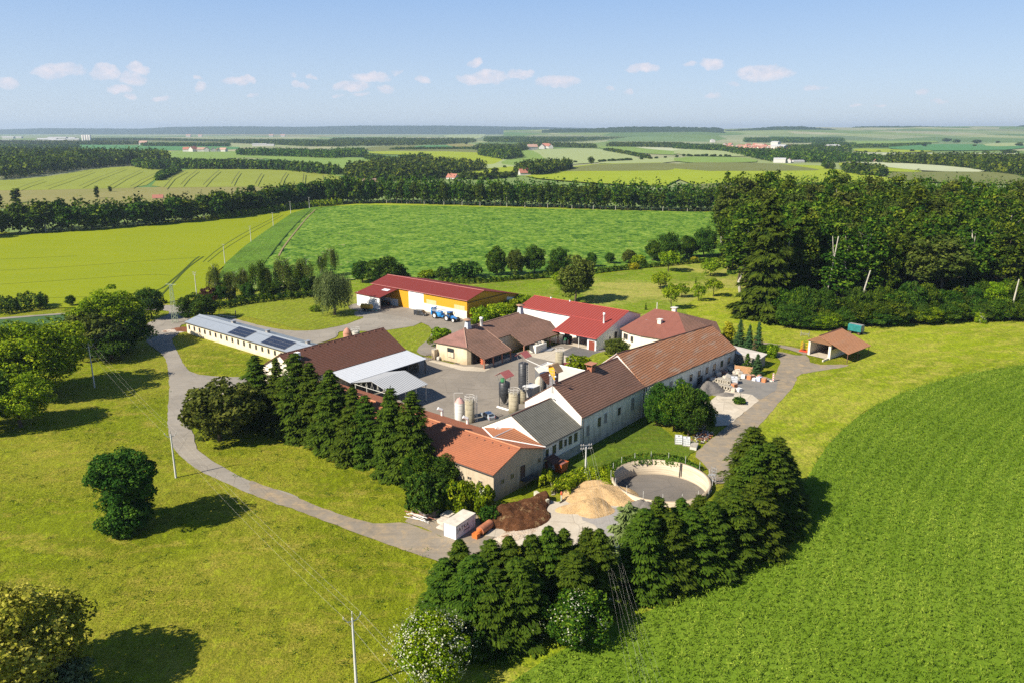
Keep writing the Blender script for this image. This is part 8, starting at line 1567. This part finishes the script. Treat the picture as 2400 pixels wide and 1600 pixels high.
LONE = [(F2,1722,316,250,44,'edge0','solitary tall tree on the pale field'),(F2,1532,290,255,10,'poplar','lone poplar behind the farm copse'),(F2,1610,300,283,30,'round1','small tree left of the solitary one'),(F2,860,175,150,24,'round0','solitary round tree before the far forest'),(F2,1125,338,315,26,'round1','small tree by the yellow strip'),(F2,1000,400,340,40,'edge1','slim dark tree by the red roofs'),(F2,1060,395,325,60,'round1','round tree left of the farm copse'),(F2,1250,372,292,60,'round0','tree at the left of the farm copse'),(F2,1390,350,262,80,'round2','big tree of the farm copse'),(F3,992,348,272,75,'round0','dark tree pair on the bright field, left one'),(F3,1030,350,288,36,'round2','dark tree pair on the bright field, right one'),(F3,1820,158,128,52,'round0','round tree left in the far green fields'),(F3,1885,164,136,40,'round1','round tree second in the far green fields'),(F3,2030,170,138,52,'round0','larger round tree in the far green fields'),(F3,2170,166,148,26,'round1','small tree in the far green fields'),(F3,2010,188,172,22,'round2','bush below the larger round tree'),(F3,1662,192,160,30,'edge0','tall tree above the green strip'),(F3,1872,236,222,44,'round0','bush on the pale far strip'),(F3,2090,238,216,40,'round1','bush left of the far bush row'),(F3,2240,238,208,90,'round0','broad bush row on the far strip'),(F3,2320,186,155,40,'round2','tree at the right edge of the far strip'),(F3,1258,230,214,22,'round1','small tree on the bright strip'),(F3,1350,228,214,24,'round2','second small tree on the bright strip'),(F3,1440,228,214,20,'round0','third small tree on the bright strip'),(F3,1580,226,205,30,'round1','fourth small tree on the bright strip'),(F3,1650,232,212,20,'round2','fifth small tree on the bright strip'),(F3,760,508,425,50,'edge1','thin crowned tall tree at the wood end'),(F3,20,520,430,50,'edge2','pale crowned tall tree above the wood')]
for (px, u, vb, vt, w_, k_, lb) in LONE: vis(k_, px(u, vb), px(0, vt)[1], w_ / 2.94, 'field_tree', lb, 'tree')
g = np.random.default_rng(74)
for line, n_, hh_ in (([(1765,298),(1900,290),(1990,286),(2352,262)], 17, 18), ([(0,258),(150,256),(350,262)], 12, 16)):
    px = F2 if n_ == 17 else F3
    for k in range(n_):
        t_ = (k + g.random() * .6) / n_ * (len(line) - 1); i = min(int(t_), len(line) - 2); f = t_ - i; u = line[i][0] * (1 - f) + line[i + 1][0] * f; v = line[i][1] * (1 - f) + line[i + 1][1] * f
        vis('round%d' % (k % 3), px(u, v), px(0, v - hh_ - 6 * g.random())[1], 7 + 3 * g.random(), 'lane_tree', 'small round tree in the row along the far lane', 'tree', 'trees along the far lane')
# ------------------------------------------------------------------ far houses
HR = [plain('far_red_roof', (.33, .13, .09), .8), plain('far_pale_roof', (.4, .25, .19), .8), plain('far_grey_roof', (.42, .42, .42), .6)]; HW = [plain('far_white_wall', (.5, .48, .45), .8), plain('far_cream_wall', (.7, .6, .45), .8)]
def house_me(L_, Wd, ze, zr, rm, wm):
    w_ = MB(); x, y = L_ / 2, Wd / 2; A = [(-x, -y, 0), (-x, y, 0), (-x, y, ze), (-x, 0, zr), (-x, -y, ze)]; B = [(x, p[1], p[2]) for p in A]
    w_.poly(A[::-1]); w_.poly(B); w_.poly([A[0], B[0], B[4], A[4]]); w_.poly([A[1], A[2], B[2], B[1]]); q = .4; o = w_.build('wall', wm, autouv=False); wme = o.data; bpy.data.objects.remove(o)
    m = MB(); m.slab([(-x - q, 0, zr + .2), (x + q, 0, zr + .2), (x + q, y + q, ze - .1), (-x - q, y + q, ze - .1)], .15); m.slab([(-x - q, 0, zr + .2), (x + q, 0, zr + .2), (x + q, -y - q, ze - .1), (-x - q, -y - q, ze - .1)], .15); m.box(x * .3, x * .3 + .6, -.3, .3, zr - .3, zr + 1.2); o = m.build('roof', rm, autouv=False); rme = o.data; bpy.data.objects.remove(o); return wme, rme
HP = [house_me(13, 9, 4.5, 8.5, HR[0], HW[0]), house_me(16, 10, 5, 9, HR[1], HW[0]), house_me(11, 9, 5, 9, HR[0], HW[1]), house_me(42, 16, 6, 8, HR[2], HW[0]), house_me(24, 12, 8, 10, HR[2], HW[0])]
def house(px, u, v, k, label, group=None, s=1.0, rz=None):
    c = P(*px(u, v)); r = empty('far_house', (c[0], c[1], 0), g.random() * 3 if rz is None else rz, label, 'house', group); r.scale = (s,) * 3; obj_of('wall', HP[k][0], r); obj_of('roof', HP[k][1], r); return r
TOWN = 'houses of the far town'
for k in range(64):
    u = 290 + 470 * g.random(); v = 186 + (u - 290) * .03 + 34 * g.random(); house(F3, u, v, int(g.integers(3)), 'small house with red or pale roof in the far town', TOWN, 1.15 + .5 * g.random())
for (u, v, k, s, lb) in ((665,222,4,2.0,'long white apartment block in the far town'),(640,178,4,1.6,'pale block behind the far town'),(205,160,4,1.6,'white hall left above the far town'),(1030,214,4,1.8,'white hall right of the far town'),(150,200,0,1.6,'red roofed house left of the far town'),(30,198,0,1.4,'red roofed house far left of the town'),(668,300,4,.95,'white barn in front of the town trees'),(732,300,1,.9,'small pale barn beside the white barn'),(792,298,3,.6,'long pale barn right of the white barn'),(830,103,3,2.6,'long white warehouse on the far hill'),(700,104,1,3.0,'farm buildings on the far hill'),(450,98,1,2.6,'white building below the wooded hill'),(1040,106,1,2.2,'pale building right of the far warehouse'),(1325,300,2,.9,'tiny house at the tree line')): house(F3, u, v, k, lb, None, s)
for (px, u, v, k, s, lb) in ((F2,192,455,1,1.1,'large red roofed house behind the dark tree wall'),(F2,768,412,0,1.1,'red roofed farmhouse behind the tree wall'),(F2,810,428,0,.9,'second red roof beside the farmhouse'),(F2,1265,384,0,1.3,'red barn roof at the farm copse'),(F2,1315,350,2,1.1,'red roof hidden in the farm copse'),(F2,1315,212,1,2.0,'pale house of the village in the middle distance'),(F2,1385,205,0,2.2,'red roofed house of the middle village'),(F2,1410,200,0,2.0,'second red roofed house of the middle village'),(F2,1440,203,0,1.8,'third red roofed house of the middle village'),(F1,1090,545,0,.7,'red roof among the trees of the left wood'),(F1,2155,505,0,1.0,'white house with red roof behind the big round trees')): house(px, u, v, k, lb, None, s)
if True:
    for o in list(bpy.data.objects):
        if o.name.startswith('far_house') and o.get('label', '').startswith(('large red', 'red roofed farm', 'second red roof beside', 'red roof', 'red barn')): o.location.z = -2.5
for (u, k, s) in ((1290,0,1.6),(1335,0,1.8),(1390,1,1.4),(1425,1,1.5),(1470,1,1.4),(1505,0,1.3),(1540,1,1.3)): house(F1, u, 224, k, 'small house in the hamlet line before the pale green field', 'hamlet before the pale green field', s)
for (u, v, k, s) in ((990,178,1,2.0),(1790,186,3,1.3),(1850,186,3,1.1),(60,134,3,2.0),(120,132,3,1.8),(20,158,3,1.6),(90,160,3,1.6),(210,160,3,1.4),(400,146,3,2.6),(470,144,3,2.2),(330,156,3,2.4),(400,160,3,2.0),(505,150,3,1.8),(1300,122,1,2.6),(1380,121,1,2.2),(1870,120,1,2.6),(1950,120,1,2.6)): house(F1, u, v, k, 'pale long shed in the far industrial belt', 'far industrial sheds', s, .1)
c = P(*F1(597, 150)); r = empty('grain_silos', (c[0], c[1], 0), 0, 'tall white grain silos on the horizon plain', 'silos'); 
for k in range(4): m = MB(); m.lathe(c + np.array([k * 14 - 20, 0, 0]), [(7, 0), (7, 34), (0, 36)], 12); m.build('silo', HW[0], r)
# ------------------------------------------------------------------ air
m = MB(); m.box(-9500, 9500, -400, 17500, -3.5, 175); hz = NT('haze'); pv = hz.n('ShaderNodeVolumePrincipled'); pv.inputs['Color'].default_value = (.62, .79, 1, 1); pv.inputs['Density'].default_value = HAZE; pv.inputs['Anisotropy'].default_value = .2; hz.l(pv.outputs[0], hz.out.inputs['Volume'])
tag(m.build('haze', hz.m, autouv=False), 'thin blue summer haze over the distant fields', 'haze', None, 'stuff')
